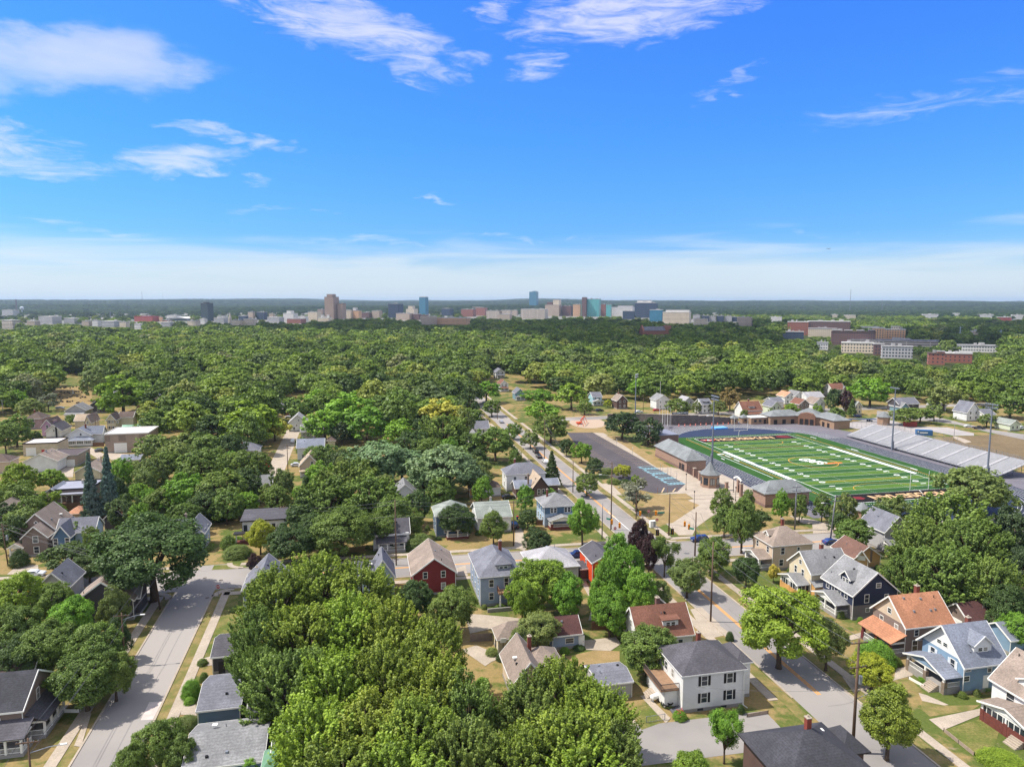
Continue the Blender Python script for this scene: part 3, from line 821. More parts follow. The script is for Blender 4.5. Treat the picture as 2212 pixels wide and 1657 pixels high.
# floodlight masts
def mast(p,h,n,label,arms=((0,0),),turn=0.0):
 t = thing('floodlight_mast',(p.x,p.y,0),turn,label,'floodlight','floodlight masts round the field')
 mb = MB(); mb.tube([(0,0,0),(0,0,h * .5),(0,0,h)],[.38,.30,.17],12); mb.build('mast',GREYPAINT,t)
 mb = MB(); mb.box(-.5,-.6,1.2,.5,-.3,4.2); mb.build('control_box',METAL,t)
 for k in range(n):
  z = h - .3 - k * 1.25
  mb = MB(); mb.bar((-2.6,0,z),(2.6,0,z),.14); mb.build('cross_arm',METAL,t)
  for j in range(6):
   x = -2.3 + j * .92
   mb = MB(); mb.tube([(x,.1,z + .2),(x,.65,z - .12)],[.20,.38],9); mb.build('lamp_head',METAL,t)
 return t
mast(F(41.3,-17.6),27.5,2,'tall grey floodlight mast beside the left straight of the track',turn=FRZ - math.pi / 2)
p = at(1374,808,27.5); mast(p,27.5,2,'tall grey floodlight mast rising behind the two dark trees by the wall',turn=FRZ - 2.2)
p = at(1659 + 1103 / 4,831 + 25 / 4,27.5); mast(p,27.5,1,'tall grey floodlight mast behind the far end of the bleachers',turn=FRZ + math.pi / 2)
p = at(1659 + 1942 / 4,831 + 165 / 4,27.5); mast(p,27.5,2,'tall grey floodlight mast behind the near end of the bleachers',turn=FRZ + math.pi / 2)
# flagpoles
for i,(px,yt,yb) in enumerate(((1424.7,825,911),(1431,882,919.7),(1436,882,919.7),(1441.7,882,921),(1447.2,881,921))):
 b_ = at(px,yb); h = height_at(b_,yt)
 mb = MB(); mb.tube([(0,0,0),(0,0,h)],[.14,.06],8)
 t = thing('flagpole',(b_.x,b_.y,0),0,['tallest white flagpole left of the scoreboard'] [0] if i == 0 else
              ['','leftmost short white flagpole of the four by the scoreboard','second short white flagpole from the left of the four','third short white flagpole from the left of the four','short white flagpole nearest the scoreboard'][i],'flagpole','flagpoles beside the scoreboard')
 mb.build('pole',TRIM,t)
 mb = MB(); mb.tube([(0,0,h),(0,0,h + .25)],[.14,.05],8); mb.build('finial',TRIM,t)
# scoreboard
sb = at(1106 + 1452 / 4,831 + 345 / 4); d_ = sb.y
t = thing('scoreboard',(sb.x,sb.y,0),FRZ - .05,'navy scoreboard headed HOUSEMAN FIELD in front of the block wall','scoreboard')
zt = height_at(sb,831 + 237 / 4); zb = height_at(sb,831 + 300 / 4); hw = 148 / 4 / 2 * (d_ / FPX)
NAVY = mat('scoreboard_navy',srgb(24,32,58),.5)
mb = MB(); mb.box(-hw,0,zb,hw,.6,zt - 1.1); mb.build('panel',NAVY,t)
mb = MB(); mb.box(-hw,-.02,zt - 1.08,hw,.5,zt); mb.build('name_board',NAVY,t)
for s in (-1,1):
 mb = MB(); mb.box(s * hw * .5 - .2,.62,0,s * hw * .5 + .2,.9,zt - 1.2); mb.build('post',BLACKM,t)
tm = text_mesh('HOUSEMAN FIELD',1.30,.03); tm.materials.append(LINEW)
o = put('lettering',tm,t,(0,-.05,zt - .56)); o.rotation_euler = (math.pi / 2,0,0)
xs = [v.co.x for v in tm.vertices]; o.scale = ((2 * hw * .94) / (max(xs) - min(xs)),1,1)
for x,w_ in ((-.78,.16),(-.42,.14),(0.02,.13),(.35,.1),(.72,.14)):
 mb = MB(); mb.box((x - w_ / 2) * hw,-.06,zb + .35,(x + w_ / 2) * hw,-.03,zb + .8); mb.build('digit_panel',mat('digit_white',srgb(210,220,232),.5),t)
mb = MB(); mb.bar((-.4 * hw,-.05,zb + 1.5),(.4 * hw,-.05,zb + 1.5),.12)
for s in (-1,1): mb.bar((s * .4 * hw,-.05,zb + 1.5),(s * .4 * hw,-.05,zt - 1.2),.12)
mb.build('goalpost_outline',LINEW,t)
# retaining wall of grey blocks
WALLM = mat('wall_block',srgb(118,110,108),.95,col2=srgb(92,86,84),ns=.7,amt=.9,lines=.4,lineamt=.3,fine=2)
wp = [(-62,-24,4.5),(-56.6,-8,5.0),(-50.5,1,5.2),(-46.3,6,5.4),(-44.4,15,5.2),(-44.3,24,4.3),(-44.5,32,3.6),(-44.6,38.5,3.1)]
t = thing('retaining_wall',F(-50,0),0,'stepped grey block retaining wall running behind the far curve of the track','wall')
wb = MB(); cpb = MB()
for (a0,b0,h0),(a1,b1,h1) in zip(wp,wp[1:]):
 n = 2
 for k in range(n):
  pa = F(a0 + (a1 - a0) * k / n,b0 + (b1 - b0) * k / n) - F(-50,0); pb = F(a0 + (a1 - a0) * (k + 1) / n,b0 + (b1 - b0) * (k + 1) / n) - F(-50,0)
  h = h0 + (h1 - h0) * k / n
  dd = (pb - pa).normalized() * .01
  wb.bar(pa + dd + Vector((0,0,h / 2)),pb - dd + Vector((0,0,h / 2)),.6,h)
  cpb.bar(pa + dd + Vector((0,0,h + .07)),pb - dd + Vector((0,0,h + .07)),.75,.14)
wb.build('blockwork',WALLM,t); cpb.build('coping',CONC,t)
# bleachers on the right
t = thing('bleachers',F(0,73),FRZ,'long aluminium bleachers along the right side of the track','bleachers')
A0,A1,NR = 2.0,84.0,18
L = A1 - A0; dpt,z0,z1 = 14.0,.9,5.3
# local: x = b, y = -a
rows = MB(); foot = MB(); riser = MB()
for r in range(NR):
 x = r * dpt / NR; z = z0 + (z1 - z0) * r / (NR - 1)
 nseg = 9; sl_ = L / nseg
 foot.box(x - .05,-A1,z - .05,x + dpt / NR - .28,-A0,z)
 for k in range(nseg):
  rows.cur = 0
  y0 = -A0 - k * sl_ - .9; y1 = -A0 - (k + 1) * sl_ + .55
  rows.box(x + .36,y1,z + .40,x + .66,y0,z + .44)
  riser.box(x + .37,y1,z + .01,x + .40,y0,z + .39)
foot.build('footboards',ALUM,t); rows.build('bench_rows',ALUM,t); riser.build('risers',mat('riser_grey',srgb(168,168,170),.6),t)
for k in range(10):
 st = MB()
 yy = -A0 - k * L / 9 + (-.45 if k == 0 else (.5 if k == 9 else .15))
 for r in range(NR):
  x = r * dpt / NR; z = z0 + (z1 - z0) * r / (NR - 1)
  st.box(x,yy - .62,z + .02,x + .38,yy + .62,z + .20)
  st.box(x + .40,yy - .62,z + .03,x + dpt / NR,yy + .62,z + .32)
 st.build('aisle',mat('aisle_aluminium',srgb(190,189,192),.5),t)
fr = MB()
for k in range(28):
 yy = -A0 - k * L / 27
 fr.bar((.3,yy,0),(.3,yy,z0 - .06),.12); fr.bar((7,yy,0),(7,yy,2.9),.12); fr.bar((13.7,yy,0),(13.7,yy,5.2),.12)
 fr.bar((.3,yy,.1),(13.7,yy,4.9),.1)
fr.build('understructure',GREYPAINT,t)
rl = MB()
for z in (5.9,6.5): rl.bar((14.1,-A0,z),(14.1,-A1,z),.06)
for k in range(56): rl.bar((14.1,-A0 - k * L / 55,5.2),(14.1,-A0 - k * L / 55,6.5),.05)
for yy in (-A0,-A1):
 rl.bar((0,yy,z0 + 1.0),(14.1,yy,z1 + 1.2),.06)
 for k in range(8): rl.bar((k * 2,yy,z0 + k * .62),(k * 2,yy,z0 + k * .62 + 1.1),.05)
for z in (1.4,1.9): rl.bar((-.3,-A0,z),(-.3,-A1,z),.05)
for k in range(56): rl.bar((-.3,-A0 - k * L / 55,0),(-.3,-A0 - k * L / 55,1.9),.05)
rl.build('guard_rails',METAL,t)
# landing mat in the far curve
t = thing('landing_mat',F(-31.5,25),FRZ,'bright blue high-jump landing mat on the dark blue curve area','mat')
MATB = mat('mat_blue',srgb(70,150,228),.6)
mb = MB(); mb.box(-3.4,-2.2,.05,3.4,2.2,.75); mb.build('mat_body',MATB,t)
mb = MB(); mb.box(-3.45,-2.25,.76,3.45,2.25,.82); mb.build('mat_cover',mat('mat_top',srgb(120,185,240),.6),t)
# benches and small kit by the sidelines
for i,(a,b,s) in enumerate(((30.5,-4.8,1),(38,-5.0,1),(34.5,-9.2,.6),(30,55.6,1),(66,53.5,.8),(1.5,55.4,1))):
 t = thing('team_bench',F(a,b),FRZ,['white team bench by the left sideline, further one','white team bench by the left sideline, nearer one','small white equipment bench between the left bench and the track',
              'white team bench by the right sideline near midfield','short white bench by the right sideline towards the near end','white bench by the right sideline near the far end zone'][i],'bench','team benches')
 mb = MB(); mb.box(-.2,-2.2 * s,.40,.2,2.2 * s,.46); mb.build('seat',LINEW,t)
 for q in (-1,1): mb = MB(); mb.box(-.15,q * 1.8 * s - .05,.07,.15,q * 1.8 * s + .05,.395); mb.build('leg',METAL,t)
# brick stadium buildings ------------------------------------------------
TANB = brick('tan',168,138,122)
BROWNB = brick('brown',138,112,104)
GREYSH = shingle('stadium_grey',124,128,130)
ROOFCAP = mat('eave_trim',srgb(84,76,74),.6)
def hip_roof(mb,x0,y0,x1,y1,z,rise,ridge=None):
 """hip roof over a rectangle; returns nothing. ridge along the long side"""
 w_,d2 = x1 - x0,y1 - y0; cx_,cy_ = (x0 + x1) / 2,(y0 + y1) / 2
 if w_ >= d2: hl = (w_ - d2) / 2 if ridge is None else ridge; a,b = (cx_ - hl,cy_,z + rise),(cx_ + hl,cy_,z + rise)
 else: hl = (d2 - w_) / 2 if ridge is None else ridge; a,b = (cx_,cy_ - hl,z + rise),(cx_,cy_ + hl,z + rise)
 c = [(x0,y0,z),(x1,y0,z),(x1,y1,z),(x0,y1,z)]
 if w_ >= d2:
  mb.quad(c[0],c[1],b,a); mb.quad(c[2],c[3],a,b); mb.quad(c[3],c[0],a); mb.quad(c[1],c[2],b)
 else:
  mb.quad(c[0],c[1],a); mb.quad(c[1],c[2],b,a); mb.quad(c[2],c[3],b); mb.quad(c[3],c[0],a,b)
 lo = [(p[0],p[1],z - .18) for p in c]
 for k in range(4): mb.quad(lo[k],lo[(k + 1) % 4],c[(k + 1) % 4],c[k])
 mb.quad(*reversed(lo))
def door(t,x,y,z,w_,h,rz,m_=None):
 mb = MB(); mb.box(-w_ / 2 - .1,-.06,0,w_ / 2 + .1,.02,h + .1); f = mb.build('door',m_ or DARKTRIM,t,(x,y,z),rz)
 mb = MB(); mb.box(w_ / 2 - .2,-.12,h * .48,w_ / 2 - .1,-.065,h * .52); mb.build('handle',METAL,f)
 return f
def brick_hall(a0,b0,a1,b1,h,rise,wall,label,doors=()):
 c = F((a0 + a1) / 2,(b0 + b1) / 2); hx,hy = (b1 - b0) / 2,(a1 - a0) / 2
 t = thing('brick_building',c,FRZ,label,'building')
 mb = MB(); mb.box(-hx,-hy,0,hx,hy,h); mb.build('wall',wall,t)
 mb = MB(); mb.box(-hx - .08,-hy - .08,0,hx + .08,hy + .08,.9); mb.build('plinth',TANB if wall is BROWNB else BROWNB,t)
 mb = MB(); hip_roof(mb,-hx - .6,-hy - .6,hx + .6,hy + .6,h + .19,rise)
 r = mb.build('roof',GREYSH,t)
 mb = MB(); mb.box(-.15,-.15,h + rise * .6,.15,.15,h + rise + .1); mb.build('vent',ROOFCAP,r,(hx * .3,hy * .2,0))
 for (x,y,rz,w_,hh) in doors: door(t,x,y,.02,w_,hh,rz)
 return t
brick_hall(22.0,-33.2,51.0,-25.4,4.3,3.6,TANB,'long brown brick building with a grey hip roof between parking lot and track',
           [(-3.98,-9.0,-math.pi / 2,1.1,2.4),(-3.98,-11.4,-math.pi / 2,2.0,2.4)])
brick_hall(91.5,-30.0,99.0,-14.6,4.3,3.2,TANB,'brown brick building with a grey hip roof by the near left corner of the field',[(1.5,-3.86,0,1.2,2.2)])
# flat brick block beyond the two dark trees
c = F(-4,-17.5); t = thing('brick_building',c,FRZ,'small flat-roofed brick block beside the far left corner of the track','building')
mb = MB(); mb.box(-5.5,-6.5,0,3.6,6.5,4.6); mb.build('wall',BROWNB,t)
mb = MB(); mb.box(-5.7,-6.7,4.6,3.8,6.7,4.9); mb.build('roof',mat('membrane_grey',srgb(130,134,150),.7),t)
mb = MB(); mb.box(3.62,-5.5,1.6,3.72,-4.3,3.0); f = mb.build('window',GLASS,t)
for s in (-1,1): mb = MB(); mb.box(3.4,-6.72,.0,3.8,-6.4,4.6) if s < 0 else mb.box(-5.8,-6.72,.0,-5.4,-6.4,4.6); mb.build('pier',TANB,t)
# octagonal ticket kiosk
t = thing('ticket_kiosk',F(71.3,-34.3),FRZ + .2,'octagonal brick ticket kiosk with a pointed grey roof and finial','kiosk')
n = 8; r = 3.2; h = 4.4
mb = MB(); mb.tube([(0,0,0),(0,0,h)],r,n); mb.build('wall',brick('kiosk',186,154,128),t)
mb = MB(); mb.tube([(0,0,0),(0,0,.7)],r + .1,n); mb.build('plinth',TANB,t)
mb = MB(); mb.tube([(0,0,h + .01),(0,0,h + .2)],r + .55,n); mb.tube([(0,0,h + .21),(0,0,h + 1.6),(0,0,h + 4.4)],[r + .6,r * .62,.12],n)
rf = mb.build('roof',GREYSH,t)
mb = MB(); mb.tube([(0,0,h + 4.35),(0,0,h + 4.6),(0,0,h + 4.9),(0,0,h + 5.2)],[.14,.34,.22,.04],8); mb.build('finial',GREYPAINT,rf)
ap = r * math.cos(math.pi / n)
for k in range(n):
 a = 2 * math.pi * (k + .5) / n
 mb = MB(); mb.box(-.85,ap + .02,1.0,.85,ap + .10,3.4); f = mb.build('window',DARKTRIM,t); f.rotation_euler = (0,0,a - math.pi / 2 + 0)
 mb = MB()
 for s in (-1,1): mb.box(s * .42 - .34,ap + .11,1.1,s * .42 + .34,ap + .13,3.3)
 mb.build('pane',GLASS,f)
# gate piers and black fences of the plaza
def pier(a,b,h,label):
 t = thing('brick_pier',F(a,b),FRZ,label,'pier','brick gate piers')
 mb = MB(); mb.box(-.45,-.45,0,.45,.45,h); mb.build('shaft',TANB,t)
 mb = MB(); mb.box(-.55,-.55,h,.55,.55,h + .2); mb.build('cap',CONC,t)
for i,(a,b,h) in enumerate(((58.0,-33.5,3.2),(63.2,-34.0,3.2),(77.4,-31.3,2.8),(80.4,-28.6,4.2),(85.5,-30.5,4.2),(88.4,-30.3,2.8))):
 pier(a,b,h,['brick pier beside the corner of the long brown building','brick pier just left of the ticket kiosk','short brick pier right of the ticket kiosk',
                   'tall brick pier at the left of the arched gate','tall brick pier at the right of the arched gate','short brick pier right of the arched gate'][i])
def fence(pts,h,label,m_=BLACKM,post=2.5,solid=None,nm='metal_fence',group=None,rails=2,dens=.35):
 p0 = Vector(pts[0]); t = thing(nm,p0,0,label,'fence',group)
 pan = MB(); pst = MB()
 for a,b in zip(pts,pts[1:]):
  a = Vector(a) - p0; b = Vector(b) - p0; L_ = (b - a).length; n_ = max(1,int(L_ / post))
  for k in range(n_ + 1):
   q = a + (b - a) * k / n_; pst.bar(q,q + Vector((0,0,h)),.09)
  if solid:
   pan.bar(a + Vector((0,0,h / 2)),b + Vector((0,0,h / 2)),.05,h * .94)
  else:
   for r_ in range(rails): pan.bar(a + Vector((0,0,h * (.12 + .82 * r_ / max(1,rails - 1)))),b + Vector((0,0,h * (.12 + .82 * r_ / max(1,rails - 1)))),.05)
   for k in range(int(L_ / dens)):
    q = a + (b - a) * (k + .5) * dens / L_; pan.bar(q + Vector((0,0,.1)),q + Vector((0,0,h * .95)),.025)
 pan.build('panel',solid or m_,t)
 if len(pst.v) <= 80:
  for k in range(0,len(pst.v),8): p1 = MB(); p1.v = pst.v[k:k + 8]; p1.f = pst.f[:6]; p1.mi = [0] * 6; p1.build('post',m_,t)
 else: pst.build('posts',m_,t)
 return t
BROWNMET = mat('brown_gate_metal',srgb(88,66,60),.7)
fence([F(52,-33.3),F(57.5,-33.5)],3.0,'solid brown gate between the long building and first brick pier',solid=BROWNMET,nm='metal_gate')
fence([F(58.6,-33.5),F(62.6,-34)],2.9,'solid brown gate between the two piers left of the kiosk',solid=BROWNMET,nm='metal_gate')
fence([F(74.5,-32.4),F(77,-31.5)],2.0,'black railing between kiosk and the short pier')
fence([F(80.9,-28.8),F(85.1,-30.3)],2.6,'black railing gate under the arch',nm='metal_gate')
fence([F(88.9,-30.3),F(92,-30)],2.0,'black railing between the arch and the brick building')
fence([F(102,-24),F(104,10),F(112,30),F(112,50)],1.8,'dark railing behind the near track curve')
fence([F(60,-20.8),F(95,-13.9)],1.2,'low metal railing on the plaza edge above the track',m_=METAL)
fence([F(-47,92),F(-10,96),F(50,108),F(95,104)],2.2,'grey chain-link fence behind the bleachers',m_=METAL,dens=1.2,post=3)
fence([F(-30,106),F(-6,112),F(20,118)],2.2,'grey chain-link fence round the container lot',m_=METAL,dens=1.2,post=3)
t = thing('gate_arch',F(83,-29.5),FRZ,'white curved arch sign over the plaza gate','gate')
mb = MB(); pp = [(-1.0 + .0 * k,2.4 - k * .6,5.0 + .9 * math.sin(math.pi * k / 8)) for k in range(9)]
for a,b in zip(pp,pp[1:]): mb.bar(a,b,.25,.55)
mb.build('arch',TRIM,t)
for s in (0,8):
 mb = MB(); mb.bar((pp[s][0],pp[s][1],0),pp[s],.16); mb.build('leg',BLACKM,t)
# fieldhouse in the far right corner
def hipwing(t,cx_,cy_,rz,lx,ly,h,rise,wallm):
 w_ = thing  # noqa
 mb = MB(); mb.box(-lx / 2,-ly / 2,0,lx / 2,ly / 2,h); mb.build('wall',wallm,t,(cx_,cy_,0),rz)
 mb = MB(); hip_roof(mb,-lx / 2 - .6,-ly / 2 - .6,lx / 2 + .6,ly / 2 + .6,h + .19,rise); mb.build('roof',GREYSH,t,(cx_,cy_,0),rz)
t = thing('fieldhouse',F(-34,74),FRZ,'low tan brick fieldhouse with grey hip roofs and arched portico','building')
FHB = brick('fieldhouse',170,140,116)
hipwing(t,-7.5,7.5,0,19,9,4.2,2.6,FHB)
hipwing(t,11.0,-8.0,math.pi / 2,17,9,4.2,2.6,FHB)
hipwing(t,6.0,3.5,-.75,13,12,4.203,3.6,FHB)
mb = MB(); mb.box(-4.2,-7.8,0,4.2,-6.05,4.6); mb.quad((-4.2,-7.8,4.6),(4.2,-7.8,4.6),(3,-7.8,6.0),(0,-7.8,6.6),(-3,-7.8,6.0)); mb.quad((4.2,-6.06,4.6),(-4.2,-6.06,4.6),(-3,-6.06,6.0),(0,-6.06,6.6),(3,-6.06,6.0))
for (xa,za),(xb,zb_) in zip(((-4.2,4.6),(-3,6.0),(0,6.6),(3,6.0)),((-3,6.0),(0,6.6),(3,6.0),(4.2,4.6))): mb.quad((xa,-7.8,za),(xb,-7.8,zb_),(xb,-6.06,zb_),(xa,-6.06,za))
mb.build('portico',brick('portico',150,112,92),t,(6,3.5,0),-.75)
for k in (-1,0,1):
 x = 2.5 * k
 c_,s_ = math.cos(-.75),math.sin(-.75); yy = -7.9
 door(t,6 + x * c_ - yy * s_,3.5 + x * s_ + yy * c_,.02,1.5,3.0,-.75)
for k in range(3): door(t,6.44,-4 - k * 4.0,.02,1.6,2.3,-math.pi / 2)
for k in range(3): door(t,-14 + k * 5,2.94,.02,1.8,2.3,0)
# flat annex + two gate lodges
t = thing('brick_building',F(-42.5,52),FRZ,'flat white-roofed tan annex left of the fieldhouse','building')
mb = MB(); mb.box(-4.6,-3,0,4.6,3,3.4); mb.build('wall',FHB,t)
mb = MB(); mb.box(-4.9,-3.3,3.4,4.9,3.3,3.7); mb.build('roof',TRIM,t)
for x in (-2.2,.6): mb = MB(); mb.box(x - .7,-3.08,1.1,x + .7,-3.0,2.4); mb.build('window',GLASS,t)
door(t,3.4,-3.02,.02,1.1,2.3,0)
for i,b in enumerate((39.8,46.0)):
 t = thing('gate_lodge',F(-44 - i * .5,b),FRZ,['small brick gate lodge with pyramid roof at the end of the block wall','small brick gate lodge with pyramid roof beside the flat annex'][i],'lodge','gate lodges')
 mb = MB(); mb.box(-1.7,-1.7,0,1.7,1.7,2.9); mb.build('wall',FHB,t)
 mb = MB(); hip_roof(mb,-2.1,-2.1,2.1,2.1,3.09,1.7); mb.build('roof',GREYSH,t)
 mb = MB(); mb.box(-.6,-1.78,1.1,.6,-1.71,2.2); mb.build('window',GLASS,t)
for i,p_ in enumerate(((1908,905,3.4),(1862,1110,3.0))):
 q = at(p_[0],p_[1] + 12)
 t = thing('gate_lodge',(q.x,q.y,0),FRZ,['pyramid-roofed brick lodge behind the far end of the bleachers','pyramid-roofed brick lodge among trees by the near track curve'][i],'lodge','gate lodges')
 s = 1.35 if i == 0 else 1.0
 mb = MB(); mb.tube([(0,0,0),(0,0,3.0 * s)],2.2 * s,8); mb.build('wall',FHB,t)
 mb = MB(); mb.tube([(0,0,3.0 * s + .01),(0,0,3.15 * s),(0,0,5.2 * s)],[2.7 * s,2.7 * s,.08],8); mb.build('roof',GREYSH,t)
# orange barrier line and cones at the foot of the wall
FLAG = mat('barrier_orange',srgb(224,84,40),.7)
for i in range(11):
 a,b = (-42.5 + .4 * math.sin(i),8 + i * 3.1)
 t = thing('safety_cone',F(a,b),0,'orange safety barrel standing along the foot of the block wall','cone','orange barrels by the block wall')
 mb = MB(); mb.tube([(0,0,0),(0,0,1.1)],[.32,.22],10); mb.build('barrel',FLAG,t)
 mb = MB(); mb.tube([(0,0,.55),(0,0,.72)],[.285,.27],10); mb.build('band',LINEW,t)
# parking lot, plaza and playground --------------------------------------
fsheet('parking_lot',[[(-37,-54),(-35,-41.4),(67,-41.4),(75.6,-48.6),(76,-57),(64,-64),(30,-61),(-10,-58)]],ASPH_DARK,.034)
st_ = []
for k in range(27):
 a = -33 + k * 2.7; st_.append(frect(a,-47.2,a + .13,-41.5))
for k in range(16):
 a = -4 + k * 2.7
 if not 44 < a: st_.append(frect(a,-60.0,a + .13,-55))
st_ += [[(70,-51),(70.3,-50.7),(75.6,-54),(75.3,-54.3)],[(71.5,-47.5),(71.8,-47.2),(75.6,-50),(75.3,-50.3)]]
fsheet('parking_line',st_,mat('faded_yellow_line',srgb(196,172,136),.9),.040)
bl = []
for k in range(12):
 a = 38.5 + k * 2.55; bl.append(frect(a,-48,a + .30,-41.5))
for k in (1,4,7,10):
 for j in range(5):
  b = -47.4 + j * 1.25; a = 38.5 + k * 2.55
  bl.append([(a + .3,b),(a + .3,b + .45),(a + 2.55,b + 1.35),(a + 2.55,b + .9)])
for k in (0,2,3,5,6,8,9):
 a = 38.5 + k * 2.55 + 1.0; bl.append(frect(a,-47.8,a + .9,-46.7))
fsheet('parking_line',bl,mat('accessible_bay_blue',srgb(140,190,204),.9),.043)
pl = TT(6,(700,415),(730,415),(790,418),(1060,560),(1110,560),(1180,610),(1250,665),(1390,715),(1500,740),(1670,690),(1800,740),(1950,800),(2212,830),(2300,880),(2212,1000),(2000,990),(1720,1140),(1590,1235),(1560,1300),
  (1440,1300),(1330,1200),(1385,1195),(1620,1040),(1520,1000),(1570,985),(1500,940),(1240,948),(1420,925),(1380,880),(1500,862))
patch('plaza',pl,CONC,.026)
patch('plaza',TT(6,(750,860),(840,850),(930,900),(870,870),(960,960),(860,940)),CONC,.022)
patch('lawn',TT(6,(1130,1050),(1240,955),(1510,940),(1570,1000),(1620,1040),(1385,1195),(1320,1200),(1120,1070)),DRYGRASS,.0175)
patch('lawn',TT(6,(1590,1235),(1740,1145),(1860,1240),(1840,1258),(1600,1258)),GREENGRASS,.0185)
patch('lawn',TT(6,(810,440),(930,440),(1240,640),(1380,715),(1250,715),(1080,600),(960,520)),DRYGRASS,.0295)
patch('lawn',TT(6,(340,540),(440,560),(600,720),(560,740)),VERGE,.0165)
patch('lawn',TT(6,(820,925),(900,930),(1130,1110),(1060,1130)),GREENGRASS,.0168)
patch('playground',TT(6,(580,410),(820,410),(810,330),(700,250),(540,250),(540,380)),DRYGRASS,.016)
q = at(*T(6,650,328)); el_ = [(q.x + 9.5 * math.cos(t),q.y + 17 * math.sin(t)) for t in [2 * math.pi * k / 28 for k in range(28)]]
sheet('playground',[el_],CONC,.021)
el2 = [(q.x + 8.9 * math.cos(t),q.y + 16 * math.sin(t)) for t in [2 * math.pi * k / 28 for k in range(28)]]
sheet('playground',[el2],mat('play_mulch',srgb(182,160,140),.95,ns=1.5),.025)
# orange swing set
q = at(*T(6,610,345)); t = thing('swing_set',(q.x,q.y,0),FRZ + 1.1,'orange metal swing frame on the round playground','swing set')
mb = MB()
for x in (-6,0,6):
 for s in (-1,1): mb.bar((x,s * 1.6,0),(x,0,3.6),.22)
mb.build('frame',ORANGE,t)
mb = MB(); mb.bar((-6.3,0,3.68),(6.3,0,3.68),.24); mb.build('top_bar',ORANGE,t)
for k in range(4):
 x = -4.4 + k * 2.9
 mb = MB(); mb.box(x - .3,-.12,.55,x + .3,.12,.6); s_ = mb.build('seat',mat('swing_seat_blue',srgb(60,90,150),.6),t)
 mb = MB(); mb.bar((x - .26,0,.605),(x - .26,0,3.55),.03); mb.bar((x + .26,0,.605),(x + .26,0,3.55),.03); mb.build('chains',METAL,s_)
q = at(*T(6,578,340)); t = thing('play_bowl',(q.x,q.y,0),0,'round orange spinning bowl beside the swing frame','play equipment')
mb = MB(); mb.tube([(0,0,.1),(0,0,.5),(0,0,1.0)],[.3,1.5,1.7],14); mb.build('bowl',ORANGE,t)
mb = MB(); mb.tube([(0,0,0),(0,0,.1)],.4,10); mb.build('base',METAL,t)
fence([at(*T(6,520,262)),at(*T(6,800,262))],1.4,'thin metal fence between playground and back street',m_=METAL,dens=1.0)
# cemetery headstones on the dry slope at the left
STONE = mat('headstone_granite',srgb(92,86,86),.9,ns=1)
rc2 = random.Random(5)
for k in range(34):
 row = k // 9; px = 516 / 4 * 0 + (520 + (k % 9) * 28 + rc2.uniform(-9,9)); py = (30 + row * 42 + rc2.uniform(-8,8) - .03 * (k % 9) * 10)
 q = at(*T(4,px,py)); s = rc2.uniform(.8,1.3)
 mb = MB(); mb.box(-.5 * s,-.12,.18,.5 * s,.12,1.0 * s)
 t = thing('headstone',(q.x,q.y,0),.2,'small grey headstone in the rows on the dry grass of the cemetery','headstone','headstones in the cemetery rows'); mb.build('slab',STONE,t)
 mb = MB(); mb.box(-.6 * s,-.2,0,.6 * s,.2,.175); mb.build('plinth',STONE,t)
q = at(*T(4,632,80)); t = thing('obelisk',(q.x,q.y,0),0,'small white obelisk standing among the headstones','monument')
mb = MB(); mb.tube([(0,0,.6),(0,0,3.0),(0,0,3.3)],[.35,.22,.02],4); mb.build('shaft',TRIM,t)
mb = MB(); mb.box(-.5,-.5,0,.5,.5,.6); mb.build('base',TRIM,t)
# lot and street behind the bleachers
patch('parking_lot',TT(7,(640,340),(960,280),(1250,360),(1550,370),(1780,420),(1780,440),(1600,440),(1400,400),(1200,440),(1000,400),(700,375)),mat('grey_lot',srgb(168,162,160),.9,ns=.1),.030)
patch('road',TT(7,(940,225),(1060,235),(1500,290),(1900,385),(2212,430),(2212,475),(1900,410),(1640,345),(1430,320),(940,280)),ASPHALT,.041)
patch('dirt',TT(7,(1480,455),(1800,440),(2000,430),(2212,470),(2212,660),(1900,600),(1600,520)),mat('brown_field',(.16,.115,.06),.95,col2=(.22,.16,.085),ns=.05,fine=1),.035)
patch('path',TT(7,(1600,440),(1700,470),(1760,495),(1700,505),(1600,460)),CONC,.045)
# ------------------------------------------------------------------ houses
WIN = {}
def window_parts(w_,h,frame_m,shutters,single=False):
 k = (round(w_,2),round(h,2),frame_m.name,shutters.name if shutters else '',single)
 if k in WIN: return WIN[k]
 mb = MB(); t_ = .11
 mb.box(-w_ / 2 - t_,-.05,-t_,w_ / 2 + t_,.0,0); mb.box(-w_ / 2 - t_,-.05,h,w_ / 2 + t_,.0,h + t_)
 mb.box(-w_ / 2 - t_,-.05,0,-w_ / 2,.0,h); mb.box(w_ / 2,-.05,0,w_ / 2 + t_,.0,h)
 mb.box(-w_ / 2,-.045,h * .49,w_ / 2,-.0,h * .53)
 if shutters:
  mb.cur = 1
  for s in (-1,1): mb.box(s * (w_ / 2 + t_ + .24) - .20,-.06,-.02,s * (w_ / 2 + t_ + .24) + .20,-.005,h + .02)
 if single:
  mb.cur = 2; mb.box(-w_ / 2,-.02,0,w_ / 2,.004,h)
 fm = mb.mesh('window',[frame_m,shutters or frame_m,GLASS])
 pb = MB(); pb.box(-w_ / 2,-.02,0,w_ / 2,.004,h * .485); pb.box(-w_ / 2,-.03,h * .535,w_ / 2,.004,h)
 WIN[k] = (fm,pb.mesh('pane',GLASS))
 return WIN[k]
FACE = {'n': 0.0,'l': -math.pi / 2,'r': math.pi / 2,'f': math.pi}
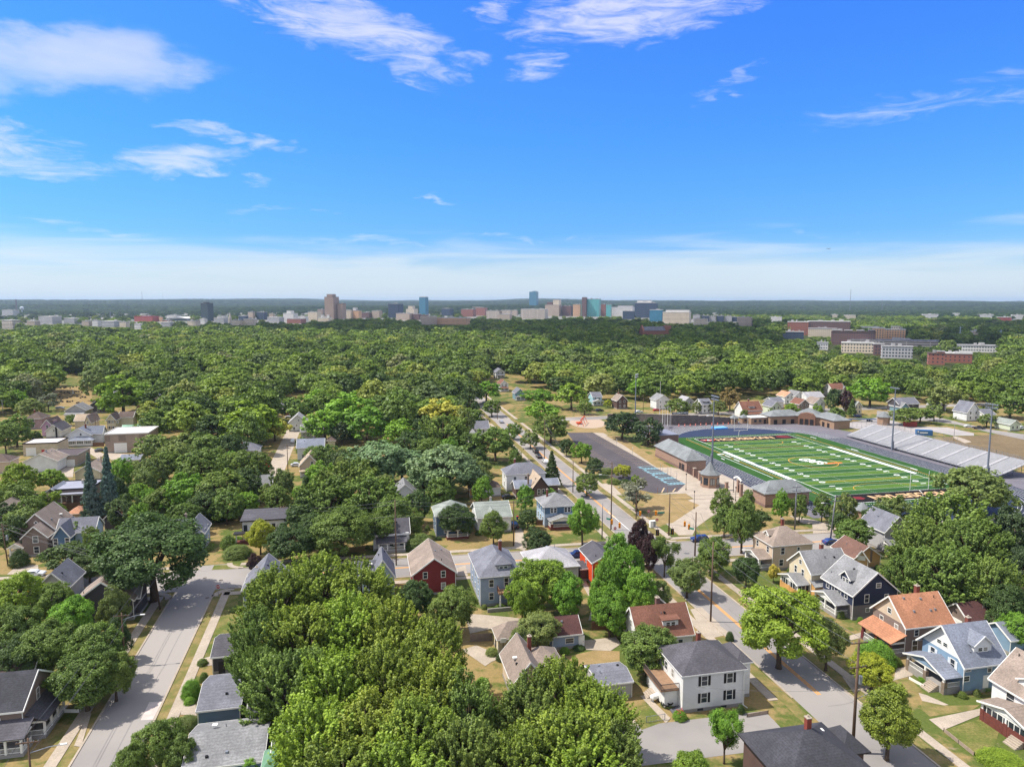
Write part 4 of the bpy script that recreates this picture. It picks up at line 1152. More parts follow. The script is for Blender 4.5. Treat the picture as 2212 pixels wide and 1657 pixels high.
class House:
 def __init__(s,label,NL=None,NR=None,FL=None,FR=None,z=5.6,w=None,d=None,rot=0.0,over=.45,name='house',cat='house',group=None,ground=0.0):
  s.th = TH + rot; u = Vector((math.cos(s.th),math.sin(s.th),0)); v = Vector((-u.y,u.x,0))
  pts = {k: at(p[0],p[1],z) for k,p in (('NL',NL),('NR',NR),('FL',FL),('FR',FR)) if p}
  if w is None: w = (pts['NR'] - pts['NL']).dot(u) if 'NR' in pts and 'NL' in pts else (pts['FR'] - pts['FL']).dot(u)
  else: w += 2 * over
  if d is None: d = (pts['FL'] - pts['NL']).dot(v) if 'FL' in pts and 'NL' in pts else (pts['FR'] - pts['NR']).dot(v)
  else: d += 2 * over
  if 'NL' in pts: c = pts['NL'] + u * w / 2 + v * d / 2
  elif 'NR' in pts: c = pts['NR'] - u * w / 2 + v * d / 2
  elif 'FL' in pts: c = pts['FL'] + u * w / 2 - v * d / 2
  else: c = pts['FR'] - u * w / 2 - v * d / 2
  s.w,s.d,s.z,s.over = max(2.5,w - 2 * over),max(2.5,d - 2 * over),z,over
  s.root = thing(name,(c.x,c.y,0),s.th,label,cat,group)
  s.dist = math.hypot(c.x,c.y); s.c = c; s.first = None; HOUSES.append(s)
  HOUSE_AT.append((c.x,c.y,max(s.w,s.d) / 2 + 1))
 def body(s,roof,rise,wall,roofm,trim=TRIM,box=None,z=None,z0=0.0,upper=None,gablem=None,found=True,eps=0.0,over=None):
  """a wing: box = (x0, y0, x1, y1) in local metres, default the full footprint"""
  x0,y0,x1,y1 = box or (-s.w / 2,-s.d / 2,s.w / 2,s.d / 2); z = s.z if z is None else z; o = s.over if over is None else over
  mb = MB()
  if upper:                                       # two-tone wall, split at the given height
   mb.box(x0,y0,z0,x1,y1,upper[0]); mb.cur = 1; mb.box(x0 - .03,y0 - .03,upper[0] + .002,x1 + .03,y1 + .03,z)
  else: mb.box(x0,y0,z0 + (.0 if not found else .0),x1,y1,z)
  mb.cur = 2 if gablem else (1 if upper else 0)
  if roof == 'gx':
   ym = (y0 + y1) / 2; e = .03 if upper else 0
   for x,sg in ((x0 - e,-1),(x1 + e,1)):
    q = [(x,y0,z),(x,y1,z),(x,ym,z + rise)]; mb.quad(*(q if sg > 0 else q[::-1]))
  if roof == 'gy':
   xm = (x0 + x1) / 2; e = .03 if upper else 0
   for y,sg in ((y0 - e,-1),(y1 + e,1)):
    q = [(x0,y,z),(x1,y,z),(xm,y,z + rise)]; mb.quad(*(q if sg < 0 else q[::-1]))
  s.wall = mb.build('wall',[wall,upper[1] if upper else wall,gablem or wall],s.root)
  if found and z0 == 0.0:
   mb = MB(); mb.box(x0 - .04,y0 - .04,0,x1 + .04,y1 + .04,.55); mb.build('foundation',FOUND,s.root)
  rb = MB(); fb = MB(); t_ = .16
  X0,Y0,X1,Y1 = x0 - o,y0 - o,x1 + o,y1 + o
  if roof in ('gx','gy'):
   if roof == 'gx':
    half = (y1 - y0) / 2; ym = (y0 + y1) / 2; drop = rise * o / half; ze = z - drop + .05 + eps; zr = z + rise + .05 + eps
    sl = [[(X0,Y0,ze),(X1,Y0,ze),(X1,ym,zr),(X0,ym,zr)],[(X1,Y1,ze),(X0,Y1,ze),(X0,ym,zr),(X1,ym,zr)]]
    eav = [((X0,Y0,ze),(X1,Y0,ze)),((X0,Y1,ze),(X1,Y1,ze))]
    rake = [((X0,Y0,ze),(X0,ym,zr)),((X0,Y1,ze),(X0,ym,zr)),((X1,Y0,ze),(X1,ym,zr)),((X1,Y1,ze),(X1,ym,zr))]
   else:
    half = (x1 - x0) / 2; xm = (x0 + x1) / 2; drop = rise * o / half; ze = z - drop + .05 + eps; zr = z + rise + .05 + eps
    sl = [[(X0,Y1,ze),(X0,Y0,ze),(xm,Y0,zr),(xm,Y1,zr)],[(X1,Y0,ze),(X1,Y1,ze),(xm,Y1,zr),(xm,Y0,zr)]]
    eav = [((X0,Y0,ze),(X0,Y1,ze)),((X1,Y0,ze),(X1,Y1,ze))]
    rake = [((X0,Y0,ze),(xm,Y0,zr)),((X1,Y0,ze),(xm,Y0,zr)),((X0,Y1,ze),(xm,Y1,zr)),((X1,Y1,ze),(xm,Y1,zr))]
   for p in sl:
    top = [Vector(q) + Vector((0,0,t_)) for q in p]; rb.quad(*top); rb.quad(*reversed([Vector(q) for q in p]))
    for k in range(4): a,b = k,(k + 1) % 4; rb.quad(Vector(p[a]),Vector(p[b]),top[b],top[a])
   for a,b in eav + rake: fb.bar(Vector(a) + Vector((0,0,.02)),Vector(b) + Vector((0,0,.02)),.09,.26)
   s.slope = (half,ze,zr,roof)
  elif roof == 'hip':
   hip_roof(rb,X0,Y0,X1,Y1,z + .19 + eps,rise)
   for a,b in (((X0,Y0),(X1,Y0)),((X0,Y1),(X1,Y1)),((X0,Y0),(X0,Y1)),((X1,Y0),(X1,Y1))): fb.bar((*a,z + .09 + eps),(*b,z + .09 + eps),.07,.17)
   s.slope = (min(x1 - x0,y1 - y0) / 2,z,z + rise,'hip')
  elif roof == 'flat':
   rb.box(X0 + o - .12,Y0 + o - .12,z + .001,X1 - o + .12,Y1 - o + .12,z + .12)
   for a,b in (((X0,Y0),(X1,Y0)),((X0,Y1),(X1,Y1)),((X0,Y0),(X0,Y1)),((X1,Y0),(X1,Y1))):
    q = lambda p: (p[0] * 1.0 + (o - .14 if p[0] == X0 else -(o - .14)),p[1] + (o - .14 if p[1] == Y0 else -(o - .14)),z + .2)
    fb.bar(q(a),q(b),.2,.45)
   s.slope = (1,z,z,'flat')
  elif roof == 'shed':                            # falls towards the near side
   ze,zr = z,z + rise
   p = [(X0,Y0,ze),(X1,Y0,ze),(X1,Y1,zr),(X0,Y1,zr)]
   top = [Vector(q) + Vector((0,0,t_)) for q in p]; rb.quad(*top); rb.quad(*reversed([Vector(q) for q in p]))
   for k in range(4): a,b = k,(k + 1) % 4; rb.quad(Vector(p[a]),Vector(p[b]),top[b],top[a])
   fb.bar((X0,Y0,ze + .05),(X1,Y0,ze + .05),.09,.3)
   m2 = MB(); m2.quad((x0,y0,z - .01),(x0,y1,z - .01),(x0,y1,zr)); m2.quad((x1,y1,z - .01),(x1,y0,z - .01),(x1,y1,zr)); m2.build('side_wall',wall,s.root)
   s.slope = (1,z,zr,'shed')
  s.roof = rb.build('roof',roofm,s.root); fb.build('fascia',trim,s.root)
  if s.first is None:
   s.first = (s.roof,s.slope,(x0,y0,x1,y1),z)
   if s.dist < 260 and z > 2.4:
    for xx,yy in ((x0 - .07,y0 - .07),(x1 + .07,y0 - .07)):
     m3 = MB(); m3.bar((xx,yy,.2),(xx,yy,z - .1),.09); m3.build('downpipe',trim,s.root)
  return s
 def face(s,f,sx,t=0.0,box=None):
  x0,y0,x1,y1 = box or (-s.w / 2,-s.d / 2,s.w / 2,s.d / 2); cx_,cy_ = (x0 + x1) / 2,(y0 + y1) / 2
  return {'n': (cx_ + sx,y0 - t),'l': (x0 - t,cy_ - sx),'r': (x1 + t,cy_ + sx),'f': (cx_ - sx,y1 + t)}[f]
 def win(s,f,sx,z,w_=.9,h=1.4,shutters=None,frame=TRIM,box=None,proud=.005):
  fm,pm = window_parts(w_,h,frame,shutters)
  x,y = s.face(f,sx,proud,box)
  o = put('window',fm,s.root,(x,y,z),FACE[f]); put('pane',pm,o)
  return s
 def wins(s,f,n,zs=None,w_=.85,h=1.35,box=None,proud=.005,**kw):
  x0,y0,x1,y1 = box or (-s.w / 2,-s.d / 2,s.w / 2,s.d / 2)
  L_ = (x1 - x0) if f in 'nf' else (y1 - y0)
  if zs is None: zs = (1.2,3.9) if s.z > 4.6 else (1.1,)
  for z in zs:
   for k in range(n): s.win(f,(-.5 + (k + .5) / n) * L_ * .86,z,w_,h,box=box,proud=proud,**kw)
  return s
 def door(s,f,sx,z=.5,w_=.95,h=2.05,m_=None,box=None):
  x,y = s.face(f,sx,0,box); door(s.root,x,y,z,w_,h,FACE[f],m_); return s
 def garage_door(s,f,sx,w_=2.6,h=2.2,m_=TRIM,box=None):
  x,y = s.face(f,sx,.01,box)
  mb = MB(); mb.box(-w_ / 2,-.04,.02,w_ / 2,.0,h)
  o = mb.build('garage_door',m_,s.root,(x,y,0),FACE[f])
  mb = MB()
  for k in range(1,4): mb.box(-w_ / 2 + .05,-.05,h * k / 4 - .015,w_ / 2 - .05,-.041,h * k / 4 + .015)
  mb.build('door_seams',FOUND,o); return s
 def chimney(s,x,y,zt=None,w_=.6,m_=None,cap=True):
  half,ze,zr,kind = s.slope; zt = zt or zr + 1.0
  mb = MB(); mb.box(x - w_ / 2,y - w_ / 2,max(ze - .5,zt - 3.4),x + w_ / 2,y + w_ / 2,zt)
  o = mb.build('chimney',m_ or BRICKCH,s.roof)
  if cap: mb = MB(); mb.box(x - w_ / 2 - .06,y - w_ / 2 - .06,zt,x + w_ / 2 + .06,y + w_ / 2 + .06,zt + .12); mb.tube([(x,y,zt + .12),(x,y,zt + .4)],.13,8); mb.build('cap',CONC,o)
  return s
 def vent(s,x,y,z,kind='box',m_=None):
  mb = MB()
  if kind == 'box': mb.box(x - .17,y - .17,z - .3,x + .17,y + .17,z + .22)
  elif kind == 'pipe': mb.tube([(x,y,z - .3),(x,y,z + .45)],.07,6)
  elif kind == 'skylight': mb.box(x - .35,y - .3,z - .15,x + .35,y + .3,z + .10)
  elif kind == 'turbine': mb.tube([(x,y,z - .2),(x,y,z + .2),(x,y,z + .3)],[.2,.3,.2],10)
  mb.build('roof_vent',m_ or (TRIM if kind == 'skylight' else METAL),s.roof); return s
 def dormer(s,f,sx,back,z0,w_,h,rise,wallm,roofm,kind='gable',nwin=1,depth=4.0,ww=.7,wh=.8,trim=TRIM):
  """front wall `back` metres inside face f; runs `depth` metres further in"""
  x,y = s.face(f,sx,-back)
  mb = MB(); mb.box(-w_ / 2,0,z0 - .5,w_ / 2,depth,z0 + h)
  if kind == 'gable': mb.quad((-w_ / 2,0,z0 + h),(w_ / 2,0,z0 + h),(0,0,z0 + h + rise))
  o = mb.build('dormer',wallm,s.root,(x,y,0),FACE[f])
  rb = MB(); ov = .3
  if kind == 'gable':
   zr = z0 + h + rise + .05; ze = z0 + h - rise * ov / (w_ / 2) + .05
   for sg in (-1,1):
    p = [(0,-ov,zr),(0,depth,zr),(sg * (w_ / 2 + ov),depth,ze),(sg * (w_ / 2 + ov),-ov,ze)]
    if sg > 0: p = p[::-1]
    rb.quad(*p); rb.quad(*[(a,b,c - .12) for a,b,c in reversed(p)])
   rb.build('dormer_roof',roofm,o)
   tb = MB()
   for sg in (-1,1): tb.bar((0,-ov - .02,zr - .08),(sg * (w_ / 2 + ov),-ov - .02,ze - .08),.08,.2)
   tb.build('dormer_trim',trim,o)
  elif kind == 'hip':
   hip_roof(rb,-w_ / 2 - ov,-ov,w_ / 2 + ov,depth,z0 + h + .19,rise); rb.build('dormer_roof',roofm,o)
  else:
   p = [(-w_ / 2 - ov,-ov,z0 + h),(w_ / 2 + ov,-ov,z0 + h),(w_ / 2 + ov,depth,z0 + h + rise),(-w_ / 2 - ov,depth,z0 + h + rise)]
   rb.quad(*[(a,b,c + .14) for a,b,c in p]); rb.quad(*reversed(p)); rb.quad(p[0],p[1],(p[1][0],p[1][1],p[1][2] + .14),(p[0][0],p[0][1],p[0][2] + .14)); rb.build('dormer_roof',roofm,o)
  fm,_ = window_parts(ww,wh,TRIM,None,True)
  for k in range(nwin): put('window',fm,o,((-.5 + (k + .5) / nwin) * (ww + .3) * nwin,-.006,z0 + max(.12,(h - wh) / 2)),0)
  return s
 def porch(s,f,sx,L_,depth,z=2.75,kind='gable',rise=1.1,roofm=None,postm=TRIM,base=FOUND,nposts=3,rail=True,steps=None,screened=False,floor=.65,gablem=None,box=None,pw=.28,brickposts=None,enclosed=None):
  x,y = s.face(f,sx,0,box); r = s.root; a = FACE[f]; ov = .4
  mb = MB(); mb.box(-L_ / 2,-depth,0,L_ / 2,-.01,floor); mb.build('porch_base',base,r,(x,y,0),a)
  rb = MB(); z1 = z
  if kind == 'gable':                              # ridge runs outwards, pediment to the front
   zr = z + rise
   for sg in (-1,1):
    ze = z - rise * ov / (L_ / 2)
    p = [(0,-depth - ov,zr),(0,-.0,zr),(sg * (L_ / 2 + ov),-.0,ze),(sg * (L_ / 2 + ov),-depth - ov,ze)]
    if sg > 0: p = p[::-1]
    rb.quad(*[(q[0],q[1],q[2] + .12) for q in p]); rb.quad(*reversed(p))
    for k in range(4): u_,v_ = p[k],p[(k + 1) % 4]; rb.quad(u_,v_,(v_[0],v_[1],v_[2] + .12),(u_[0],u_[1],u_[2] + .12))
   gb = MB(); gb.quad((-L_ / 2,-depth - .02,z),(L_ / 2,-depth - .02,z),(0,-depth - .02,zr - .02)); gb.quad((L_ / 2,-depth + .06,z),(-L_ / 2,-depth + .06,z),(0,-depth + .06,zr - .02)); gb.build('pediment',gablem or TRIM,r,(x,y,0),a)
   tb = MB()
   for sg in (-1,1): tb.bar((0,-depth - ov - .03,zr + .0),(sg * (L_ / 2 + ov),-depth - ov - .03,z - rise * ov / (L_ / 2)),.08,.24)
   tb.build('rake_trim',TRIM,r,(x,y,0),a)
  elif kind == 'shed':
   zr = z + rise; p = [(-L_ / 2 - ov,-depth - ov,z),(L_ / 2 + ov,-depth - ov,z),(L_ / 2 + ov,-.0,zr),(-L_ / 2 - ov,-.0,zr)]
   rb.quad(*[(q[0],q[1],q[2] + .14) for q in p]); rb.quad(*reversed(p))
   for k in range(4): u_,v_ = p[k],p[(k + 1) % 4]; rb.quad(u_,v_,(v_[0],v_[1],v_[2] + .14),(u_[0],u_[1],u_[2] + .14))
  elif kind == 'hip':
   zr = z + rise; e = [(-L_ / 2 - ov,-depth - ov,z),(L_ / 2 + ov,-depth - ov,z),(L_ / 2 + ov,0,z),(-L_ / 2 - ov,0,z)]; t0,t1 = (-L_ / 2 + depth * .8,0,zr),(L_ / 2 - depth * .8,0,zr)
   rb.quad(e[0],e[1],t1,t0); rb.quad(e[3],e[0],t0); rb.quad(e[1],e[2],t1); rb.quad(*reversed(e))
  elif kind == 'flat':
   rb.box(-L_ / 2 - ov,-depth - ov,z,L_ / 2 + ov,-.01,z + .25)
  rb.build('porch_roof',roofm,r,(x,y,0),a)
  mb = MB(); mb.bar((-L_ / 2,-depth + .15,z - .16),(L_ / 2,-depth + .15,z - .16),.2,.3)
  for sg in (-1,1): mb.bar((sg * (L_ / 2 - .12),-depth + .15,z - .16),(sg * (L_ / 2 - .12),-.02,z - .16),.2,.3)
  mb.build('beam',TRIM,r,(x,y,0),a)
  if enclosed:
   mb = MB(); mb.box(-L_ / 2 + .02,-depth + .02,floor,L_ / 2 - .02,-.02,floor + .75); mb.build('porch_wall',enclosed,r,(x,y,0),a)
   mb = MB(); mb.box(-L_ / 2 + .1,-depth + .1,floor + .75,L_ / 2 - .1,-.02,z - .3); o = mb.build('porch_glazing',GLASS,r,(x,y,0),a)
   mb = MB(); n_ = max(3,int(L_ / .9))
   for k in range(n_ + 1): mb.bar((-L_ / 2 + .1 + (L_ - .2) * k / n_,-depth + .07,floor + .75),(-L_ / 2 + .1 + (L_ - .2) * k / n_,-depth + .07,z - .3),.1)
   n_ = max(2,int(depth / .9))
   for sg in (-1,1):
    for k in range(n_ + 1): mb.bar((sg * (L_ / 2 - .07),-depth + .07 + (depth - .1) * k / n_,floor + .75),(sg * (L_ / 2 - .07),-depth + .07 + (depth - .1) * k / n_,z - .3),.1)
   mb.build('mullions',TRIM,o)
  for k in range(nposts):
   px_ = -L_ / 2 + pw + (L_ - 2 * pw) * k / (nposts - 1)
   if brickposts: mb = MB(); mb.box(px_ - .32,-depth - .03,.0,px_ + .32,-depth + .6,floor + .95); mb.build('post_base',brickposts,r,(x,y,0),a)
   mb = MB(); mb.box(px_ - pw / 2,-depth + .02,floor,px_ + pw / 2,-depth + .02 + pw,z - .31); mb.build('post',postm,r,(x,y,0),a)
  if rail and not enclosed:
   mb = MB(); gap = None
   for k in range(nposts - 1):
    if steps is not None and k == steps: continue
    xa = -L_ / 2 + pw + (L_ - 2 * pw) * k / (nposts - 1) + pw / 2; xb = -L_ / 2 + pw + (L_ - 2 * pw) * (k + 1) / (nposts - 1) - pw / 2
    for z_ in (floor + .12,floor + .85): mb.bar((xa,-depth + .15,z_),(xb,-depth + .15,z_),.08)
    for j in range(int((xb - xa) / .16)): mb.bar((xa + j * .16 + .08,-depth + .15,floor + .12),(xa + j * .16 + .08,-depth + .15,floor + .85),.035)
   for sg in (-1,1):
    for z_ in (floor + .12,floor + .85): mb.bar((sg * (L_ / 2 - .12),-depth + .3,z_),(sg * (L_ / 2 - .12),-.03,z_),.08)
    for j in range(int(depth / .16) - 1): mb.bar((sg * (L_ / 2 - .12),-depth + .3 + j * .16,floor + .12),(sg * (L_ / 2 - .12),-depth + .3 + j * .16,floor + .85),.035)
   mb.build('railing',TRIM,r,(x,y,0),a)
  if steps is not None:
   xc = -L_ / 2 + (L_ / (nposts - 1)) * (steps + .5); n_ = max(2,int(floor / .17))
   mb = MB()
   for k in range(n_): mb.box(xc - 1.0,-depth - .3 * (n_ - k),0,xc + 1.0,-depth - .3 * (n_ - k - 1) - .002,floor * (k + .9) / n_)
   mb.build('steps',CONC,r,(x,y,0),a)
  return s
HOUSE_AT = []; HOUSES = []
SH = {k: shingle(k,*v) for k,v in dict(charcoal=(82,80,86),slate=(112,113,122),lightgrey=(160,158,162),grey=(128,128,130),taupe=(140,126,116),brown=(112,84,74),russet=(122,84,70),
     orange=(168,118,90),tan=(172,154,134),maroon=(86,58,56),bluegrey=(122,127,140),green=(132,168,146),black=(62,62,68),dkbrown=(96,82,76),greengrey=(138,144,138),terracotta=(190,140,112)).items()}
SI = {k: siding(k,*v) for k,v in dict(white=(226,226,224),blue=(128,154,178),paleblue=(170,190,210),navy=(46,54,78),grey=(128,122,122),brown=(132,116,108),beige=(206,186,162),cream=(214,200,170),tan=(214,172,122),orange=(206,158,96),
      red=(128,48,50),orangered=(214,78,36),bluegrey=(152,166,186),midblue=(88,116,144),pink=(196,158,182),dark=(78,74,78),yellow=(214,208,164),ltgrey=(178,176,176),slateblue=(96,118,140),royal=(54,96,160),palegreen=(206,214,190),
      darkbrown=(96,76,70),teal=(120,150,160),sky=(160,196,206),mauve=(170,140,140)).items()}
BLOCK = mat('tan_block',srgb(176,158,142),.9,col2=srgb(160,142,128),ns=.4,lines=.25,lineamt=.18,fine=3)
MEMB = mat('roof_membrane',srgb(150,152,166),.8,ns=.15,amt=.8)
WHITEROOF = mat('white_roof',srgb(216,208,206),.7,ns=.2)
DARKMEMB = mat('dark_membrane',srgb(94,84,86),.9,ns=.2,fine=1)
SHUT = mat('black_shutter',srgb(34,32,36),.6)
REDB = brick('red',118,66,58)
# ---- right side of the main street, from the far end to the near one ----
# beige two-storey with hip roof
t8 = lambda x,y: (1401 + x / 6,995.4 + y / 6)
H = House('beige two-storey house with brown hip roof and gabled front porch',NL=t8(1605,1120),NR=t8(2145,1070),FL=t8(1300,955),z=6.0)
H.body('hip',3.2,SI['beige'],SH['taupe']); H.dormer('l',0,1.0,6.5,2.0,1.3,.7,SI['beige'],SH['taupe'],'gable',1,3.0)
H.chimney(.8,1.5,10.6); H.porch('l',.6,6.8,3.2,3.0,'gable',1.1,SH['taupe'],nposts=2,pw=.45,rail=True)
H.win('n',-2.6,3.9,.9,1.6).win('n',1.6,4.3,.6,1.0).win('n',-2.9,1.1,1.0,1.5).win('l',-2.3,3.9).win('l',2.3,3.9)
# tan house behind, mostly roof
H = House('low brown-tan roofed house behind the beige hip-roof house',NL=T(7,745,1500),w=7,d=8,z=3.2)
H.body('gy',2.4,SI['tan'],SH['brown'])
# tan gable house with grey roof
H = House('yellow-tan gabled house with grey roof and brick chimney, second from the corner',NL=T(7,372,1634),FL=T(7,178,1506),w=9.5,z=5.6)
H.body('gx',3.4,SI['cream'],SH['grey'],upper=None); H.chimney(1.0,1.0,9.9,.7)
H.win('l',-1.6,3.7,.8,1.5).win('l',1.0,3.7,.8,1.5).win('l',0,6.2,.8,.9,frame=TRIM).win('n',-2.6,1.2).win('n',2.0,1.2)
H.porch('l',0.2,6.6,2.8,2.9,'gable',1.2,SH['grey'],nposts=3,base=SI['orange'],enclosed=SI['orange'],brickposts=SI['orange'])
H.body('shed',.8,SI['orange'],SH['grey'],box=(-H.w / 2 + .05,-H.d / 2 - 1.4,H.w / 2 - 3,-H.d / 2 - .03),z=3.0,over=.3)
# garage with basketball hoop
H = House('small tan garage with dark brown gable roof and a basketball backboard',NL=T(7,735,1500),NR=T(7,930,1600),z=3.0,d=7,rot=-.5)
H.body('gy',2.0,SI['tan'],SH['brown']); mb = MB(); mb.box(-.9,-.12,2.6,.9,-.02,3.7); mb.build('backboard',TRIM,H.root,(0,-H.d / 2 - .02,0)); H.chimney(2.4,-1.5,4.6,.6,SI['brown'])
# navy house
H = House('two-storey house, navy shingles above grey siding, with grey gable roof',NL=T(3,735,170),NR=T(3,1137,125),z=5.4,d=9.5)
H.body('gy',4.2,SI['grey'],SH['grey'],upper=(3.0,SI['navy'])); H.dormer('l',.8,1.1,6.0,3.0,1.5,1.3,SI['navy'],SH['grey'],'gable',2,3.0)
H.win('n',-2.0,3.5,.9,1.6,proud=.04).win('n',2.6,3.6,.75,1.2,proud=.04).win('n',.6,6.4,1.0,.9,proud=.04).win('n',-1.6,1.5,.8,.7)
for q in (-3.2,-1.4,.6,2.6): H.win('l',q,3.7,.8,1.3,proud=.04)
H.porch('l',-.2,7.2,2.8,2.9,'gable',1.3,SH['grey'],nposts=3,gablem=TRIM)
# brown house with orange roof
H = House('grey-brown two-storey house with bright orange-brown shingle roof and porch',NL=T(3,1190,447),FL=T(3,870,263),NR=T(3,1600,385),z=5.7)
H.body('gx',3.9,SI['brown'],SH['orange'],gablem=SI['beige']); H.chimney(1.8,1.2,10.6,.7)
for x,y in ((-2.6,-.6),(.8,-.9),(-1.9,-2.5),(1.6,-2.6)): H.vent(x,y,5.9 + (1 - abs(y) / (H.d / 2)) * 3.9,'box')
H.win('l',-1.9,3.5,.8,1.5).win('l',1.9,3.5,.8,1.5).win('l',0,6.4,.8,.9).win('n',-2.6,3.7,.8,1.1).win('n',-2.8,.9,1.0,1.9).win('n',2.5,1.2,.8,1.3)
H.porch('l',0.2,8.0,2.9,2.75,'shed',1.3,SH['orange'],nposts=3,brickposts=brick('porch',110,50,52),postm=brick('porch',110,50,52),pw=.5)
# blue house
H = House('light blue two-storey house with grey gable roof, white upper gable and columned porch',NL=T(3,1700,765),FL=T(3,1302,527),NR=T(3,2062,712),z=5.5)
H.body('gx',4.3,SI['blue'],SH['bluegrey'],gablem=SI['white'],over=.75); H.chimney(1.6,.8,10.4,.65)
H.dormer('n',.5,.9,6.0,3.4,1.9,1.4,SI['white'],SH['bluegrey'],'gable',2,3.6,.75,.6)
WSH = mat('white_shutter',srgb(220,226,230),.6)
H.win('l',-2.1,3.3,.85,1.6,shutters=WSH).win('l',2.1,3.3,.85,1.6,shutters=WSH).win('l',-.9,6.3,.8,.6).win('l',.4,6.3,.8,.6)
H.win('n',-3.0,4.0,.9,1.0).win('n',-3.2,2.3,1.0,.8).win('n',1.2,3.4,.7,1.3); H.door('n',0.6,.7,.9,2.1,TRIM)
H.porch('l',-.3,8.4,3.1,3.0,'gable',1.5,SH['bluegrey'],nposts=3,floor=1.1,steps=1,gablem=SI['blue'],brickposts=brick('stone',140,124,108),pw=.32)
H = House('detached blue-grey roofed garage behind the light blue house',NL=T(3,2100,560),w=6,d=6,z=3.0)
H.body('gx',1.8,SI['blue'],SH['bluegrey'])
H = House('low maroon-roofed garage with white-trimmed gable behind the orange-roofed house',NL=T(3,1740,400),FL=T(3,1540,270),w=6.2,z=3.0)
H.body('gx',2.3,SI['brown'],SH['maroon']); H.garage_door('l',0,2.6)
# white house far right
H = House('white two-storey house with taupe roof and brick sun porch at the right edge',FL=T(3,1900,870),d=10.5,w=9,z=5.6)
H.body('gy',4.2,SI['white'],SH['taupe']); H.dormer('l',.6,.9,6.0,4.6,1.4,1.2,SI['white'],SH['taupe'],'gable',3,4,.7,.7)
H.win('l',-2.0,3.2,1.3,1.6).win('l',2.4,3.2,1.0,1.5).win('n',-2.5,3.4,1.0,1.3)
H.porch('l',0.5,8.6,3.4,3.0,'gable',1.3,SH['taupe'],nposts=3,floor=1.0,enclosed=REDB,base=REDB,brickposts=REDB,gablem=SI['white'],steps=1)
# grey roofs deep in the trees, right
H = House('grey-roofed house half hidden by the big maple on the far side of the cross street',NL=T(7,1010,1272),NR=T(7,1290,1270),z=5.5,d=9)
H.body('gy',3.6,SI['ltgrey'],SH['slate']); H.wins('n',2); H.porch('n',-1,6,2.5,2.7,'shed',1,SH['grey'],nposts=3)
# ---- left side of the main street, near the corner ----
H = House('white two-storey corner house with charcoal hip roof, black shutters and side deck',NL=T(2,1470,878),NR=T(2,2030,800),FL=T(2,1238,618),z=6.2)
H.body('hip',2.9,SI['white'],SH['charcoal']); H.chimney(-.1,.9,10.2,.6); W2,D2 = H.w / 2,H.d / 2
for sx,z in ((-1.6,4.2),(2.75,4.2),(-1.6,1.4),(2.75,1.4)): H.win('n',sx,z,.95,1.55,shutters=SHUT)
for x in (-.2,.7,1.6): H.vent(x,-1.0,8.3,'box',BLACKM)
H.vent(-2.1,.9,8.0,'turbine',TRIM).vent(-3.1,-1.2,7.2,'pipe')
H.win('l',.7,4.0,.8,1.3).win('l',-1.8,4.0,.8,1.3).win('l',2.6,1.3,.7,1.3)
mb = MB(); mb.box(-W2 - 2.3,-D2 + 1.7,.3,-W2 - .02,D2 - .2,3.1); mb.build('side_extension',SI['white'],H.root)
mb = MB(); mb.box(-W2 - 3.1,-D2 + 1.3,3.1,-W2 - .02,D2,3.3); dk = mb.build('deck',WOOD,H.root)
mb = MB(); cs_ = [(-W2 - .05,-D2 + 1.35),(-W2 - 3.05,-D2 + 1.35),(-W2 - 3.05,D2 - .05),(-W2 - .05,D2 - .05)]
for a,b in zip(cs_,cs_[1:]):
 for z in (3.45,4.3): mb.bar((*a,z),(*b,z),.09)
 L_ = math.dist(a,b)
 for k in range(int(L_ / .18) + 1): q = k * .18 / L_; mb.bar((a[0] + (b[0] - a[0]) * q,a[1] + (b[1] - a[1]) * q,3.3),(a[0] + (b[0] - a[0]) * q,a[1] + (b[1] - a[1]) * q,4.3),.04)
mb.build('railing',mat('stained_wood',srgb(92,82,80),.8),dk)
H.body('hip',1.3,SI['white'],SH['charcoal'],box=(W2 + .02,-D2 + 2.2,W2 + 2.4,D2 - 1.2),z=5.9,over=.35)
mb = MB(); mb.bar((W2 - .1,-D2 - .06,.3),(W2 - .1,-D2 - .06,6.0),.09); mb.bar((W2 - .1,-D2 - .06,.3),(W2 + .3,-D2 - .9,.1),.09); mb.build('downpipe',TRIM,H.root)
for x in (-2.2,1.8): mb = MB(); mb.box(x - .5,-D2 - .06,.12,x + .5,-D2 - .045,.5); mb.build('basement_window',GLASS,H.root)
mb = MB(); mb.quad((-W2 - 1.6,-D2 + 1.2,.15),(-W2 - 1.6,-D2 - .6,.15),(-W2 - .1,-D2 - .6,.7),(-W2 - .1,-D2 + 1.2,.7)); mb.quad((-W2 - 1.6,-D2 + 1.2,.02),(-W2 - 1.6,-D2 - .6,.02),(-W2 - 1.6,-D2 - .6,.15),(-W2 - 1.6,-D2 + 1.2,.15)); mb.quad((-W2 - 1.6,-D2 - .6,.02),(-W2 - .1,-D2 - .6,.02),(-W2 - .1,-D2 - .6,.7),(-W2 - 1.6,-D2 - .6,.15)); mb.build('cellar_hatch',mat('hatch_grey',srgb(84,84,90),.7),H.root)
H.door('l',-D2 + 4.3,1.0,.9,2.1) if False else None
H = House('storey-and-a-half white house with red-brown roof beside the main street',NL=T(2,1085,545),NR=T(2,1600,510),FL=T(2,955,365),z=3.6)
H.body('gx',4.0,SI['white'],SH['russet']); H.chimney(.2,.6,8.8,.7,brick('oldchim',128,96,92)); H.vent(.2,-1.2,6.4,'pipe')
